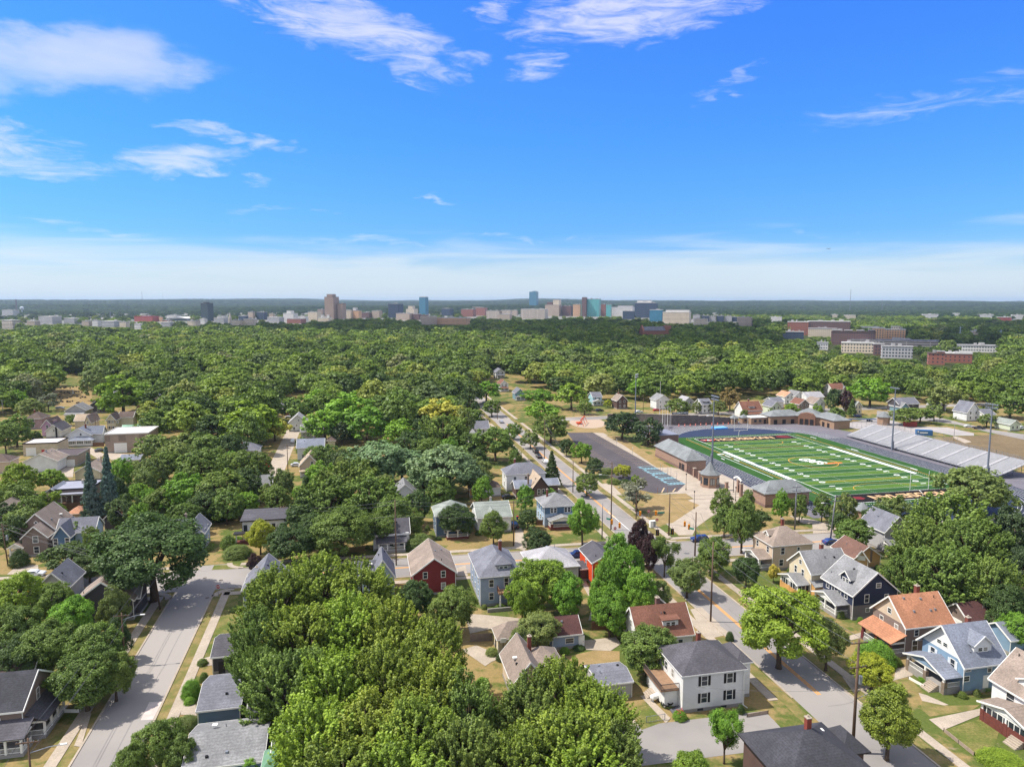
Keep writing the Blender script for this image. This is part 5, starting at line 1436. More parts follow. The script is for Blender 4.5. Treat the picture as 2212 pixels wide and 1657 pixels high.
H.dormer('n',1.4,1.0,4.2,3.0,1.7,.5,SI['white'],SH['russet'],'shed',2,3.0); H.win('l',0,4.0,.7,1.2).win('l',-1.5,1.2).win('l',1.5,1.2).wins('n',3)
H = House('dark grey roof of a house just behind the red-brown roofed one',NR=T(2,1345,240),w=6,d=7,z=4.0)
H.body('gy',2.8,SI['grey'],SH['charcoal'])
H = House('large charcoal hip-roofed house at the bottom right with brick chimney',FL=T(2,1950,1370),w=11.5,d=10.5,z=6.0,over=.6)
H.body('hip',3.3,SI['darkbrown'],SH['black'],trim=DARKTRIM); H.chimney(.6,.8,10.6,.65,brick('brightchim',146,74,62))
H.vent(-2.6,1.4,7.9,'skylight').vent(-1.8,.4,8.4,'skylight').vent(3.6,2.2,7.6,'skylight').vent(-3.6,-2.6,7.2,'pipe',BLACKM)
H.body('hip',1.9,SI['darkbrown'],SH['black'],trim=DARKTRIM,box=(H.w / 2 + .02,H.d / 2 - 5,H.w / 2 + 3.0,H.d / 2 - .6),z=5.2,eps=.01)
H.body('flat',0,SI['darkbrown'],mat('brown_membrane',srgb(120,104,98),.9,ns=.3),trim=DARKTRIM,box=(-H.w / 2 - 3.4,-H.d / 2,-H.w / 2 - .02,H.d / 2 - 3.8),z=3.2,over=.2)
# block interior
H = House('grey-sided garage with dark maroon roof and white door behind the brown-roofed yard',NL=T(2,340,520),NR=T(2,622,505),z=3.0,d=5.5)
H.body('gx',2.0,SI['bluegrey'],SH['maroon']); H.win('n',.6,1.1,1.5,.9).door('n',2.9,.2,.95,2.0,TRIM)
H = House('small tan hip-roofed garage with a basketball hoop, behind the concrete yard',NL=T(1,2078,565),FL=T(1,2035,455),w=6.2,z=3.0)
H.body('hip',2.2,SI['cream'],SH['taupe'],over=.4); H.door('l',-.5,.1,.8,2.0)
mb = MB(); mb.box(-.55,-.1,2.7,.55,-.03,3.5); mb.build('backboard',TRIM,H.root,(-H.w / 2 + .8,-H.d / 2 - .5,0))
mb = MB(); mb.tube([(-H.w / 2 + .8,-H.d / 2 - .35,0),(-H.w / 2 + .8,-H.d / 2 - .35,3.2)],.06,6); mb.build('hoop_pole',BLACKM,H.root)
H = House('sprawling brown cross-gabled roof with a skylight beside the big maples',NL=T(2,0,930),NR=T(2,330,905),z=4.2,d=9.5,over=.5)
H.body('gy',3.0,SI['beige'],SH['taupe']); H.body('hip',2.0,SI['beige'],SH['taupe'],box=(H.w / 2 - 1.5,-.5,H.w / 2 + 3.6,H.d / 2 - .3),z=4.0,eps=.012)
H.chimney(1.6,2.6,7.8,.6); H.vent(-1.6,-.6,6.0,'skylight')
H = House('flat slate-grey garage roof between the lawn and the white corner house',NL=T(2,730,960),FR=T(2,975,800),FL=T(2,640,815),z=2.8,d=6)
H.body('gx',.7,SI['ltgrey'],SH['slate'],over=.3)
# left of them, along the cross street (near side)
H = House('big pale blue two-storey house with slate hip roof, dormer and upper deck',NL=(1034,1250),FL=(1007,1196),NR=(1131,1243),z=6.4,over=.5)
H.body('hip',3.4,SI['bluegrey'],SH['slate']); H.chimney(1.6,1.8,11.0,.65); H.dormer('n',.8,1.0,6.9,3.2,1.5,1.2,SI['ltgrey'],SH['slate'],'hip',2,4.0)
H.win('n',-2.0,4.2,.9,1.5).win('n',-2.0,1.4,.9,1.5).win('n',1.2,4.0,.8,1.9).win('n',1.2,1.4,.9,1.9).wins('l',3)
mb = MB(); mb.box(-.8,-H.d / 2 - 2.4,3.3,3.6,-H.d / 2 - .02,3.5); dk = mb.build('deck',WOOD,H.root)
mb = MB()
for a,b in (((-.75,-H.d / 2 - .1),(-.75,-H.d / 2 - 2.35)),((-.75,-H.d / 2 - 2.35),(3.55,-H.d / 2 - 2.35)),((3.55,-H.d / 2 - 2.35),(3.55,-H.d / 2 - .1))):
 for z in (3.6,4.4): mb.bar((*a,z),(*b,z),.09)
 for k in range(12): q = k / 12; mb.bar((a[0] + (b[0] - a[0]) * q,a[1] + (b[1] - a[1]) * q,3.5),(a[0] + (b[0] - a[0]) * q,a[1] + (b[1] - a[1]) * q,4.4),.05)
mb.build('railing',mat('brown_rail',srgb(138,100,80),.8),dk)
for x in (-.5,3.4): mb = MB(); mb.box(x - .12,-H.d / 2 - 2.3,0,x + .12,-H.d / 2 - 2.06,3.29); mb.build('deck_post',TRIM,H.root)
mb = MB(); mb.box(-3.4,-H.d / 2 - 3.2,0,4.4,-H.d / 2 - 2.9,.8); mb.build('yard_wall',FOUND,H.root)
H = House('dark red house with tan-grey gable roof facing the yards',NL=(888,1243),NR=(989,1236),FL=(870,1197),z=5.0,over=.5)
H.body('gy',3.3,SI['red'],SH['taupe']); H.wins('n',2)
H = House('blue-white gabled house with slate cross roof beside the dark red one',NL=T(5,985,1668),NR=T(5,1210,1650),z=5.2,d=8)
H.body('gy',3.6,SI['paleblue'],SH['slate']); H.body('gx',2.4,SI['paleblue'],SH['slate'],box=(-H.w / 2 - 3.2,-1,-H.w / 2 + 1,2.6),z=4.6,eps=.01)
H.vent(-2.5,0,6.6,'skylight'); H.win('n',0,3.2)
H = House('blue-grey gabled house with charcoal roof and chimney, at the stop sign corner',NL=T(0,2080,120),w=8.2,d=8.5,z=5.0)
H.body('gy',4.0,SI['bluegrey'],SH['slate']); H.chimney(-1.6,-2.2,8.6,.5,TRIM); H.wins('l',2).win('n',0,3.2)
H = House('pale grey hip-roofed house with two skylights near the crossing',NR=T(6,592,1572),FL=T(6,128,1445),FR=None,NL=T(6,170,1605),z=4.6,over=.5)
H.body('hip',3.0,SI['ltgrey'],SH['lightgrey']); H.vent(.6,-.4,7.2,'skylight').vent(-.4,1.0,7.2,'turbine').vent(1.2,.2,7.6,'pipe').wins('n',2)
H = House('bright orange-red house with charcoal roof beside the leafy tree at the crossing',NL=T(6,690,1545),w=6.2,d=9.5,z=5.4,over=.3)
H.body('gy',1.6,SI['orangered'],SH['charcoal']); H.win('n',-1.0,3.1,.9,1.6).win('n',1.4,3.1,.9,1.6).win('l',0,3.2,.8,1.3)
H.body('shed',.6,SI['darkbrown'],SH['charcoal'],box=(-H.w / 2 - 1.8,-1.5,-H.w / 2 - .02,1.8),z=2.8,over=.25)
# ---- far side of the cross street ----
tb = lambda x,y: ((1350 + x * 400 / 1657) / 1.3562,(1300 + y * 400 / 1657) / 1.3562)
H = House('blue and white two-storey house with grey hip roof and brick-based porch',NL=tb(1005,778),NR=tb(1385,745),FL=tb(885,660),z=5.9)
H.body('hip',2.7,SI['paleblue'],SH['grey'],upper=(3.9,SI['midblue'])); H.chimney(-2.2,.6,9.6,.5)
for q in (-2.2,-1.2,1.9,2.9): H.win('n',q,4.2,.75,1.3,proud=.04)
H.porch('n',.4,7.6,3.0,2.8,'gable',1.1,SH['grey'],nposts=2,pw=.5,enclosed=None,base=REDB,floor=.8,brickposts=REDB); H.wins('l',3)
H = House('tan-roofed bungalow with dark brown gable and blue-grey side roofs',NL=tb(870,525),NR=tb(1090,525),z=4.0,d=11,over=.6)
H.body('gy',3.0,SI['darkbrown'],SH['tan'],trim=DARKTRIM); H.chimney(-3.6,-3.0,7.6,.5,SI['brown']); H.win('n',-.6,1.2,.8,1.7).win('n',.9,1.2,.8,1.7)
H.body('gx',1.6,SI['darkbrown'],SH['bluegrey'],box=(-H.w / 2 - 5.5,-3.4,-H.w / 2 - .02,2.0),z=3.4,eps=.01)
H.body('gx',1.3,SI['darkbrown'],SH['bluegrey'],box=(H.w / 2 + .02,-2.0,H.w / 2 + 4.6,3.0),z=3.5,eps=.02)
H = House('large white two-storey house with dark grey hip roof by the parked cars',NL=tb(545,385),NR=tb(1030,350),FL=tb(478,312),z=5.8)
H.body('hip',3.0,SI['white'],SH['slate']); H.chimney(-2.6,2.0,9.8,.6).wins('n',3,(3.7,)).wins('l',1)
H = House('small white garage with brown hip roof by the vegetable beds',NL=tb(262,548),NR=tb(495,530),z=3.0,d=6)
H.body('hip',2.1,SI['white'],SH['dkbrown'],over=.35)
H = House('small brown shed between the willow-like tree and the white garage',NL=tb(95,560),NR=tb(235,560),z=2.6,d=4)
H.body('gy',1.0,SI['tan'],SH['taupe'],over=.2)
H = House('white cross-gabled house with grey-green roof behind a young tree',NL=tb(190,905),NR=tb(630,880),FL=tb(165,760),z=4.6)
H.body('gx',2.8,SI['white'],SH['greengrey']); H.dormer('n',-.6,-.05,4.4,3.6,.4,2.0,SI['white'],SH['greengrey'],'gable',1,4.5); H.chimney(.2,1.5,8.2,.5,SI['ltgrey']); H.wins('n',3).wins('l',2)
H = House('grey two-storey house with speckled hip roof behind a bushy tree',NL=T(5,1545,1145),NR=T(5,1850,1110),FL=T(5,1500,1055),z=5.9)
H.body('hip',3.0,SI['slateblue'],SH['greengrey'],upper=None).wins('n',2).wins('l',2); H.vent(-1.0,-.5,7.9,'pipe',BLACKM)
H.porch('n',1,6.0,2.6,2.7,'shed',.9,SH['greengrey'],nposts=3,base=REDB)
H = House('modern white house with a dark low-pitched roof and slim windows',NL=T(5,-140,1185),NR=T(5,255,1168),z=5.8,d=7.5,over=.5)
H.body('shed',.8,SI['white'],SH['charcoal'],trim=DARKTRIM)
for q in (-4.6,-2.0,2.6): H.win('n',q,3.0,.7,1.6,frame=DARKTRIM)
H.porch('n',-5,4.0,1.8,2.8,'flat',0,DARKTRIM,nposts=2,rail=False,base=REDB)
H = House('white house under the dense tree behind the street pole',NL=T(5,1000,1300),w=9,d=8,z=4.4)
H.body('gx',2.6,SI['white'],SH['charcoal']); H.wins('n',3); H.porch('n',0,7,2.4,2.7,'shed',.8,SH['charcoal'],nposts=4,rail=True)
H = House('house with grey roof glimpsed through the silvery trees',NL=T(5,1170,960),w=7.5,d=8,z=4.8)
H.body('gy',3.2,SI['white'],SH['grey']); H.wins('n',2); H.porch('n',0,6,2,2.6,'shed',.8,SH['grey'])
# left part of the cross street, far side
H = House('grey house with light slate cross gables behind the oak',NL=T(4,1560,1290),NR=T(4,1770,1275),z=5.0,d=8)
H.body('gy',2.6,SI['bluegrey'],SH['slate']); H.body('gx',2.2,SI['bluegrey'],SH['slate'],box=(-H.w / 2 - 5,-1,-H.w / 2 + 1,4),z=4.8,eps=.01); H.wins('n',1).wins('r',2); H.chimney(-3,2.4,8.2,.5,SI['brown'])
t5 = lambda x,y: (x * 400 / 2209 / 1.3562,(1400 + y * 400 / 2209) / 1.3562)
H = House('brown-grey gabled house with white-trimmed eaves and a diamond window',NL=t5(255,865),NR=t5(890,835),z=5.6,d=11,over=.35)
H.body('gy',4.2,SI['brown'],SH['taupe']); mb = MB(); mb.quad((0,-.05,-.55),(.55,-.05,0),(0,-.05,.55),(-.55,-.05,0)); o = mb.build('diamond_window',TRIM,H.root,(0,-H.d / 2 - .01,7.5)); mb = MB(); mb.quad((0,-.06,-.35),(.35,-.06,0),(0,-.06,.35),(-.35,-.06,0)); mb.build('pane',GLASS,o)
B_ = (-1.6,-H.d / 2 - 4.4,H.w / 2 - .2,-H.d / 2 - .02); H.body('gy',2.7,SI['brown'],SH['taupe'],box=B_,z=5.0,eps=.01)
H.win('n',.2,3.6,1.1,1.6,box=B_).win('n',.3,.9,1.1,1.6,box=B_); H.vent(2.8,-3.2,7.6,'box').vent(3.0,2.0,7.4,'skylight')
H.porch('n',-3.1,3.2,4.6,2.7,'gable',1.0,SH['taupe'],nposts=2)
H = House('house with navy-blue street gable and slate grey cross roof',NL=t5(825,965),NR=t5(1165,925),z=4.7,d=8,over=.35)
H.body('gy',2.7,SI['midblue'],SH['slate']); H.body('gx',2.75,SI['paleblue'],SH['slate'],box=(-H.w / 2 - .5,-H.d / 2 + 3.4,H.w / 2 + 4.6,H.d / 2 + 2),z=4.65,eps=.015)
H.win('n',-1.4,2.6,.9,1.6).win('n',1.3,2.6,.9,1.6).win('r',0,2.6,.8,1.5,box=(-3,-1,H.w / 2 + 4.6,6))
H = House('white house at the left edge with grey-brown roof and side windows',NR=t5(130,640),w=7,d=12,z=5.0)
H.body('gy',2.6,SI['white'],SH['taupe']).wins('r',3)
H = House('flat-roofed two-storey tan apartment block with a canopy over its balcony',NL=t5(795,210),FL=t5(1020,25) if False else None,w=11.5,d=11,z=6.6,over=.1)
H.body('flat',0,SI['brown'],MEMB,trim=DARKTRIM,over=.14).win('n',-3.6,4.4,.8,1.0,frame=DARKTRIM).win('n',-3.4,1.3,.8,1.5); H.chimney(1.2,2.0,7.8,1.0,SI['ltgrey'])
H.porch('n',1.0,6.5,2.0,5.6,'flat',0,MEMB,nposts=3,floor=3.0,base=mat('stained_balcony',srgb(116,88,70),.9),rail=False)
H = House('grey-green hip-roofed house beside the flat-roofed tan block',NL=t5(560,330),w=8,d=9,z=4.6)
H.body('gy',2.6,SI['cream'],SH['bluegrey'])
H = House('small hut with a peach-brown hip roof in the yard behind the navy gable',NL=t5(1060,600),NR=t5(1330,600),z=2.7,d=5)
H.body('hip',1.5,SI['beige'],SH['terracotta'],over=.4)
H = House('gabled shed with a peach roof beside the two spruces',NL=t5(1650,665),w=5.5,d=6,z=4.2)
H.body('gy',2.6,SI['dark'],SH['terracotta'],over=.3).win('n',.3,4.2,.8,1.0)
H = House('long flat black carport roof left of the peach gable',NL=t5(1480,590),w=6.5,d=3,z=2.6)
H.body('flat',0,REDB,DARKMEMB,trim=DARKTRIM)
# business row, left middle distance
t4 = lambda x,y: (x * 500 / 2212 / 1.3562,(1150 + y * 500 / 2212) / 1.3562)
H = House('tall tan block warehouse with white roof and a white roller door',NL=t4(1352,548),NR=t4(1900,540),z=8.0,d=16,over=.1,cat='warehouse',name='warehouse')
H.body('flat',0,BLOCK,WHITEROOF,over=.14); H.garage_door('n',-2.6,5.0,4.2)
for q,w_ in ((-7.6,2.2),(-1.8,2.8),(6.0,2.4)): mb = MB(); mb.box(q - w_ / 2,-H.d / 2 - .03,5.0,q + w_ / 2,-H.d / 2 - .004,7.6); mb.build('bricked_window',mat('bricked_in',srgb(140,124,112),.9),H.root)
H = House('low tan workshop with white flat roof and a white roller door',NL=t4(290,672),NR=t4(730,662),z=5.0,d=11,over=.1,cat='workshop',name='workshop')
H.body('flat',0,mat('cream_block',srgb(196,182,156),.9),WHITEROOF,trim=DARKTRIM,over=.14); H.garage_door('n',-3.6,3.8,3.4).door('n',1.0,.1,1.1,2.2,REDP)
H = House('garage block with dark flat roof and two white roller doors',NL=t4(560,838),NR=t4(975,832),z=4.2,d=14,over=.1,cat='garage',name='garage')
H.body('flat',0,BLOCK,DARKMEMB,trim=FOUND,over=.14); H.garage_door('n',-.3,3.2,2.8).garage_door('n',3.4,3.2,2.8).garage_door('n',-4.0,3.2,2.8)
H = House('white gabled house with taupe roof beside the garage block',NL=t4(275,905),NR=t4(560,985),z=4.4,d=10,rot=.0)
H.body('gy',2.8,SI['white'],SH['taupe']); H.chimney(.6,-1.0,8.0,.6,SI['ltgrey'])
H = House('taupe-roofed house hidden behind the left spruce',NL=t4(945,1040),w=8,d=11,z=4.6)
H.body('gy',2.4,SI['cream'],SH['taupe']).wins('n',1); H.chimney(1.8,3,8.0,.5,SI['beige'])
H = House('brown hip-roofed house at the left edge by the yellowish trees',NR=t4(120,900),w=8,d=8,z=4.6)
H.body('hip',2.4,SI['beige'],SH['dkbrown'])
H = House('blue-grey shed roof right of the tan warehouse yard',NL=t4(1530,880),w=7,d=8,z=3.2)
H.body('gx',1.2,SI['ltgrey'],SH['bluegrey'])
H = House('white house with pale blue-grey cross gables and a sun porch',NL=t4(840,560),NR=t4(1165,560),z=4.8,d=8)
H.body('gy',3.0,SI['white'],SH['bluegrey']); H.body('gx',2.9,SI['white'],SH['bluegrey'],box=(0,-1,H.w / 2 + 3.5,4.5),z=4.8,eps=.01)
H.porch('n',1.5,10,3.4,2.9,'hip',1.2,SH['bluegrey'],nposts=4,enclosed=SI['white']); H.win('n',.8,4.6,.7,.9); H.chimney(1.4,.6,9.0,.6)
H = House('pink two-storey house with dark roof and slim white-framed window',NL=t4(520,440),NR=t4(750,410),z=5.2,d=12)
H.body('gy',3.0,SI['pink'],SH['dkbrown']).win('n',0,4.2,.8,1.4); H.dormer('r',-1,.6,5.6,4,1.4,.6,SI['pink'],SH['dkbrown'],'shed',1,3)
H = House('low white house with charcoal gable roof and black stove pipe',NL=t4(575,500),NR=t4(745,515),z=3.4,d=12)
H.body('gy',2.8,SI['white'],SH['charcoal']).win('n',.2,3.0,.6,.8); mb = MB(); mb.box(1.0,-H.d / 2 - .5,0,1.6,-H.d / 2 - .05,5.2); mb.build('stove_pipe',BLACKM,H.root)
H = House('mauve house with brown hip roof beside the tall green tree, left',NL=t4(300,350),NR=t4(525,350),z=5.2,d=10)
H.body('hip',2.8,SI['mauve'],SH['dkbrown']).wins('n',1); H.chimney(-1.5,1,9.0,.6)
H = House('cream gabled house with tan roof behind the pale blue cross gables',NL=t4(1095,380),NR=t4(1240,345),z=5.6,d=12)
H.body('gy',3.0,SI['cream'],SH['taupe']).win('n',0,4.4,.8,1.5); H.body('gx',2.6,SI['cream'],SH['tan'],box=(-H.w / 2 - 7,1,-H.w / 2 + .5,8),z=5.2,eps=.01).wins('r',3)
H = House('cream two-storey house with paired shuttered windows',NL=t4(1365,355),NR=t4(1545,330),z=6.0,d=9)
H.body('gy',2.6,SI['cream'],SH['dkbrown']); H.wins('n',2,(1.3,4.2),shutters=mat('tan_shutter',srgb(150,130,110),.8)); H.body('gx',2.2,SI['cream'],SH['dkbrown'],box=(H.w / 2 - .5,2.5,H.w / 2 + 6,9),z=6.0,eps=.01).win('n',3,4.2,.6,.7)
H = House('green metal-roofed shed just behind the tan warehouse',NL=t4(1560,490),NR=t4(1860,490),z=3.6,d=6)
H.body('gx',1.8,SI['white'],SH['green'])
H = House('dark-gabled cottage with grey roof right of the green metal roof',NL=t4(1915,385),NR=t4(2040,385),z=4.2,d=9)
H.body('gy',2.2,SI['dark'],SH['slate']).win('n',0,3.2,.8,.8)
H = House('grey-roofed house with wide porch in front of the cemetery',NL=t4(830,240),NR=t4(1100,240),z=4.6,d=10)
H.body('gy',3.2,SI['ltgrey'],SH['grey']); H.porch('n',0,9,3.4,2.8,'shed',1.0,SH['grey'],nposts=4)
H = House('small dark house with white-trimmed gable at the cemetery edge',NL=t4(1155,160),w=8,d=8,z=5)
H.body('gy',2.6,SI['dark'],SH['slate']).wins('n',1)
H = House('brown house with terracotta lower roof beside the big bright tree',NL=t4(1760,215),NR=t4(1930,205),z=4.6,d=8)
H.body('gx',2.0,SI['brown'],SH['terracotta']); H.body('gy',3,SI['brown'],SH['dkbrown'],box=(H.w / 2 - 2,2,H.w / 2 + 5,11),z=6,eps=.01)
# centre left: along the side street
H = House('bright blue cottage with white gable trim far up the side street',NL=T(5,130,190),NR=T(5,232,205),z=4.0,d=8,over=.4)
H.body('gy',3.8,SI['royal'],SH['lightgrey']).win('n',0,4.0,.8,1.3); H.porch('n',.5,5,2,2.7,'gable',1,SH['lightgrey'])
H = House('white steep-gabled house in front of the green thicket',NL=T(5,275,330),NR=T(5,458,292),z=4.6,d=9)
H.body('gy',3.8,SI['white'],SH['lightgrey']).win('n',.5,5.2,.5,.9).win('n',-.6,2.6,.6,1.0); H.wins('n',2,(.9,))
H = House('long house with pale blue roof turned to the side street',NL=T(5,345,548),NR=T(5,592,545),z=5.4,d=9)
H.body('gx',2.6,SI['white'],SH['bluegrey']); H.wins('n',3,(1.2,)); H.chimney(1,1,8.8,.4,METAL)
H = House('grey-roofed house just behind the long blue-roofed one',NL=T(5,380,410),NR=T(5,595,405),z=5.0,d=9)
H.body('gx',2.6,SI['ltgrey'],SH['grey'])
H = House('taupe cottage with tan gable roof and one big upper window',NL=T(5,365,705),NR=T(5,570,665),z=4.2,d=9)
H.body('gy',3.8,SI['beige'],SH['tan']).win('n',.8,4.4,.9,1.2).win('n',1.2,1.2,.9,1.4); H.porch('n',-1.8,3.2,1.8,2.5,'hip',.7,SH['tan'],nposts=2)
H = House('small dark-roofed garage tucked beside the dark green tree',NL=T(5,610,490),NR=T(5,690,490),z=2.9,d=6)
H.body('hip',1.4,SI['cream'],SH['dkbrown'])
H = House('white-sided house with grey hip roof left of the side street',NR=T(5,140,885),w=8,d=8,z=4.4)
H.body('gx',3.0,SI['white'],SH['grey']).wins('n',2); H.porch('n',.5,6.5,2.6,2.6,'shed',.8,SH['taupe'],nposts=3)
H = House('maroon-roofed white house far left of the bright blue cottage',NR=T(5,110,125),w=9,d=8,z=4.2)
H.body('gx',2.6,SI['white'],SH['maroon'])
H = House('white house with grey roof nested in trees, left of the side street',NL=T(4,1990,580),w=10,d=9,z=4.6)
H.body('hip',2.8,SI['white'],SH['slate']); H.chimney(-1.5,-1,8.6,.5).vent(0,-1,7,'skylight')
# up the main street, left side
for i,(x0,x1,y_,wl,rf,lab) in enumerate(((1840,2030,385,'white','slate','white house with long grey roof beside the main street, below the red one'),(1835,1960,470,'ltgrey','grey','grey-roofed house with a porch next to the main street trees'),
  (1865,1945,300,'midblue','slate','small blue building with flat grey roof up the main street'),(1820,1872,195,'red','russet','dark red house with russet roof up the main street'),(1860,1960,545,'ltgrey','slate','grey gabled house behind the tall street tree'))):
 H = House(lab,NL=T(5,x0,y_),NR=T(5,x1,y_),z=4.6,d=9)
 H.body('gx' if i in (0,2) else 'gy',2.8,SI[wl],SH[rf]).wins('n',2,(2.6,))
# right of the upper main street
for i,(x0,x1,y_,wl,rf,lab) in enumerate(((2070,2160,800,'white','slate','white house with long slate roof at the far end of the main street'),(2105,2190,905,'white','russet','white house with small rust-coloured porch roof, far up the main street'))):
 H = House(lab,NL=T(9,x0,y_),NR=T(9,x1,y_),z=5.2,d=11)
 H.body('gy',2.8,SI[wl],SH[rf]).wins('n',2); H.porch('n',0,6,2.4,2.8,'hip',.9,SH[rf])
H = House('grey house with blue-green gable end, far left of the playground',NL=T(6,25,75),NR=T(6,110,70),z=4.8,d=9)
H.body('gy',2.8,SI['teal'],SH['slate']); H.porch('n',0,6,2.4,2.6,'gable',.9,SH['slate'])
# row beyond the field
ROW = [
 (695,790,108,5.4,'gx',2.4,'sky','slate','light blue house with grey roof beyond the playground'),
 (905,1015,140,5.2,'gy',3.2,'darkbrown','taupe','dark brown gabled house with white windows beyond the parking lot'),
 (1245,1385,135,5.8,'gy',3.0,'white','grey','white and grey gabled house left of the scoreboard'),
 (1480,1590,150,5.0,'gy',2.6,'ltgrey','lightgrey','pale gabled house just right of the scoreboard trees'),
 (1640,1745,175,5.4,'gx',2.8,'white','slate','white house with a dark dormer behind the block wall'),
 (1995,2195,225,4.6,'gx',4.2,'white','russet','white bungalow with red-brown roof and wide dormer behind the lodges'),
]
for x0,x1,y_,z,rk,rise,wl,rf,lab in ROW:
 H = House(lab,NL=T(6,x0,y_),NR=T(6,x1,y_),z=z,d=9)
 H.body(rk,rise,SI[wl],SH[rf]); H.wins('n',2)
 if 'light blue' in lab: H.porch('n',0,7,2.6,2.9,'gable',1.2,SH['lightgrey'],nposts=4)
 if 'dormer' in lab: H.dormer('n',0,1.0,5.2 if 'bungalow' in lab else 5.6,3.4,1.4,.7,SI['white'] if 'bungalow' in lab else SI['dark'],SH[rf],'shed',2,4)
 if 'bungalow' in lab: H.porch('n',0,9,2.6,2.8,'shed',.9,SH[rf],nposts=4,base=REDB,brickposts=REDB); H.chimney(1,2,9.8,.7)
 if 'brown gabled' in lab: H.chimney(0,2,9.6,.6)
ROW7 = [
 (30,135,190,5.4,'gy',2.8,'palegreen','slate','pale green-cream gabled house behind the fieldhouse'),
 (270,380,170,5.2,'gy',2.6,'brown','russet','brown house with red-brown roof behind the fieldhouse'),
 (395,520,165,5.0,'gy',3.0,'white','taupe','white gabled house with taupe roof right of the brown one'),
 (145,260,105,5.0,'gy',2.6,'white','terracotta','far white house with an orange-red roof'),
 (230,330,100,5.6,'gy',2.8,'white','grey','tall white gabled house with grey roof'),
 (335,515,110,5.6,'gx',2.6,'white','lightgrey','long white house with pale grey roof'),
 (745,835,190,5.0,'gy',2.8,'cream','greengrey','cream cottage with grey-green roof beside the maroon tree'),
 (1130,1350,170,5.0,'gx',3.0,'dark','slate','dark grey house with a broad grey roof behind the right floodlight mast'),
 (1150,1240,195,3.6,'gy',2.4,'teal','grey','small teal gable in front of the dark grey house'),
 (1480,1565,185,3.2,'gy',1.6,'white','grey','small white garage by the curved street'),
 (1720,1870,240,5.0,'gy',5.2,'white','slate','steep-gabled white house with slate roof on the right'),
 (1870,2000,260,4.2,'gx',2.2,'white','slate','white side wing beside the steep-gabled house'),
 (2095,2215,345,3.4,'gy',2.0,'palegreen','greengrey','pale green garage with a gabled roof at the right edge'),
 (640,700,45,4.8,'gy',2.2,'beige','slate','beige house with slate roof high behind the maroon tree'),
 (40,160,150,4.4,'gx',2.0,'white','slate','white house with flat-looking slate roof above the pale green one'),
]
for x0,x1,y_,z,rk,rise,wl,rf,lab in ROW7:
 H = House(lab,NL=T(7,x0,y_),NR=T(7,x1,y_),z=z,d=9)
 H.body(rk,rise,SI[wl],SH[rf]); H.wins('n',2)
# ---- left street ----
H = House('charcoal-roofed house with white-columned wrap porch at the bottom left',NR=T(0,200,1165),FR=T(0,262,845),w=9,z=5.4,over=.35)
H.body('gy',3.0,SI['brown'],SH['black']) if False else H.body('gx',3.2,SI['brown'],SH['black'])
H.win('n',.6,3.9,2.0,.5).win('r',0,4.2,.9,1.6); H.porch('n',1.4,8.5,3.0,2.8,'shed',1.2,SH['charcoal'],nposts=5,base=FOUND,floor=.5); H.porch('r',-.5,7.4,2.4,2.8,'shed',1.2,SH['charcoal'],nposts=4,base=FOUND,floor=.5)
H = House('maroon-dark roof under the trees above the bottom-left porch house',NR=T(0,300,800),w=8,d=7,z=4.4)
H.body('gx',2.6,SI['white'],SH['dkbrown'])
H = House('grey house with jumbled slate gables beside the old oak',NL=T(0,600,250),NR=T(0,1130,245),z=4.4,d=9)
H.body('gy',4.0,SI['dark'],SH['taupe']); H.body('gx',2.8,SI['dark'],SH['grey'],box=(0,-2.6,H.w / 2 + .6,3),z=4.2,eps=.01); H.vent(-.5,1.5,7.6,'skylight').vent(.3,2.5,8.1,'turbine').vent(-1.4,.5,7,'pipe')
H = House('small slate-roofed gable left of the jumbled gables',NL=T(0,290,110),w=6,d=8,z=4.4)
H.body('gy',3.0,SI['ltgrey'],SH['slate'])
H = House('low garage with dark slate roof, farthest of the three by the left street',NL=T(0,1815,710),NR=T(0,2200,690),FL=T(0,1850,510),z=3.2,over=.35)
H.body('gx',1.3,SI['dark'],SH['charcoal']); H.door('n',-H.w / 2 + 1.4,.1,.9,2.0)
H = House('grey-blue garage with slate shingle roof, middle one of the three by the left street',NL=T(0,1690,1178),NR=T(0,2075,1160),FL=T(0,1725,872),z=3.2,over=.3)
H.body('gx',1.5,SI['slateblue'],SH['slate']); H.wins('n',0)
H = House('dark blue house wing with a white-framed window under the maples',NL=T(1,-80,1160),w=7,d=6,z=5.2)
H.body('gx',2.4,SI['navy'],SH['charcoal']).win('n',.3,3.4,.8,1.6)
H = House('broad light grey shingle roof at the bottom, nearest the left street',NL=T(0,1560,1690),FL=T(0,1540,1300),NR=T(0,2280,1620),z=3.4,over=.4)
H.body('gx',1.7,SI['slateblue'],SH['grey']); H.vent(-2.2,1.6,5.2,'skylight').garage_door('n',-1.5)
H = House('small green metal hipped roof peeking in at the bottom edge',NL=T(1,20,1720),w=4,d=4,z=4.0)
H.body('hip',2.2,SI['ltgrey'],mat('green_metal_roof',srgb(110,150,120),.45,metal=.2),over=.3)
H = House('grey roof edge between the light grey roof and the maples',NL=T(1,110,1700),w=5,d=8.5,z=4.2)
H.body('gx',2.2,SI['grey'],SH['grey'])
rr = random.Random(21)
for H in HOUSES:
 if H.dist > 330 or H.first is None: continue
 rf,(half,ze,zr,kd),(x0,y0,x1,y1),z = H.first
 if kd not in ('gx','gy') or x1 - x0 < 4: continue
 H.roof = rf
 for k in range(3):
  x,y = rr.uniform(x0 + .8,x1 - .8),rr.uniform(y0 + .8,y1 - .8)
  dd = abs(y - (y0 + y1) / 2) if kd == 'gx' else abs(x - (x0 + x1) / 2)
  if dd < .5: continue
  H.vent(x,y,zr + .16 - (zr - ze) * dd / (half + H.over),('pipe','box','box')[k],(METAL,BLACKM)[rr.random() < .5])
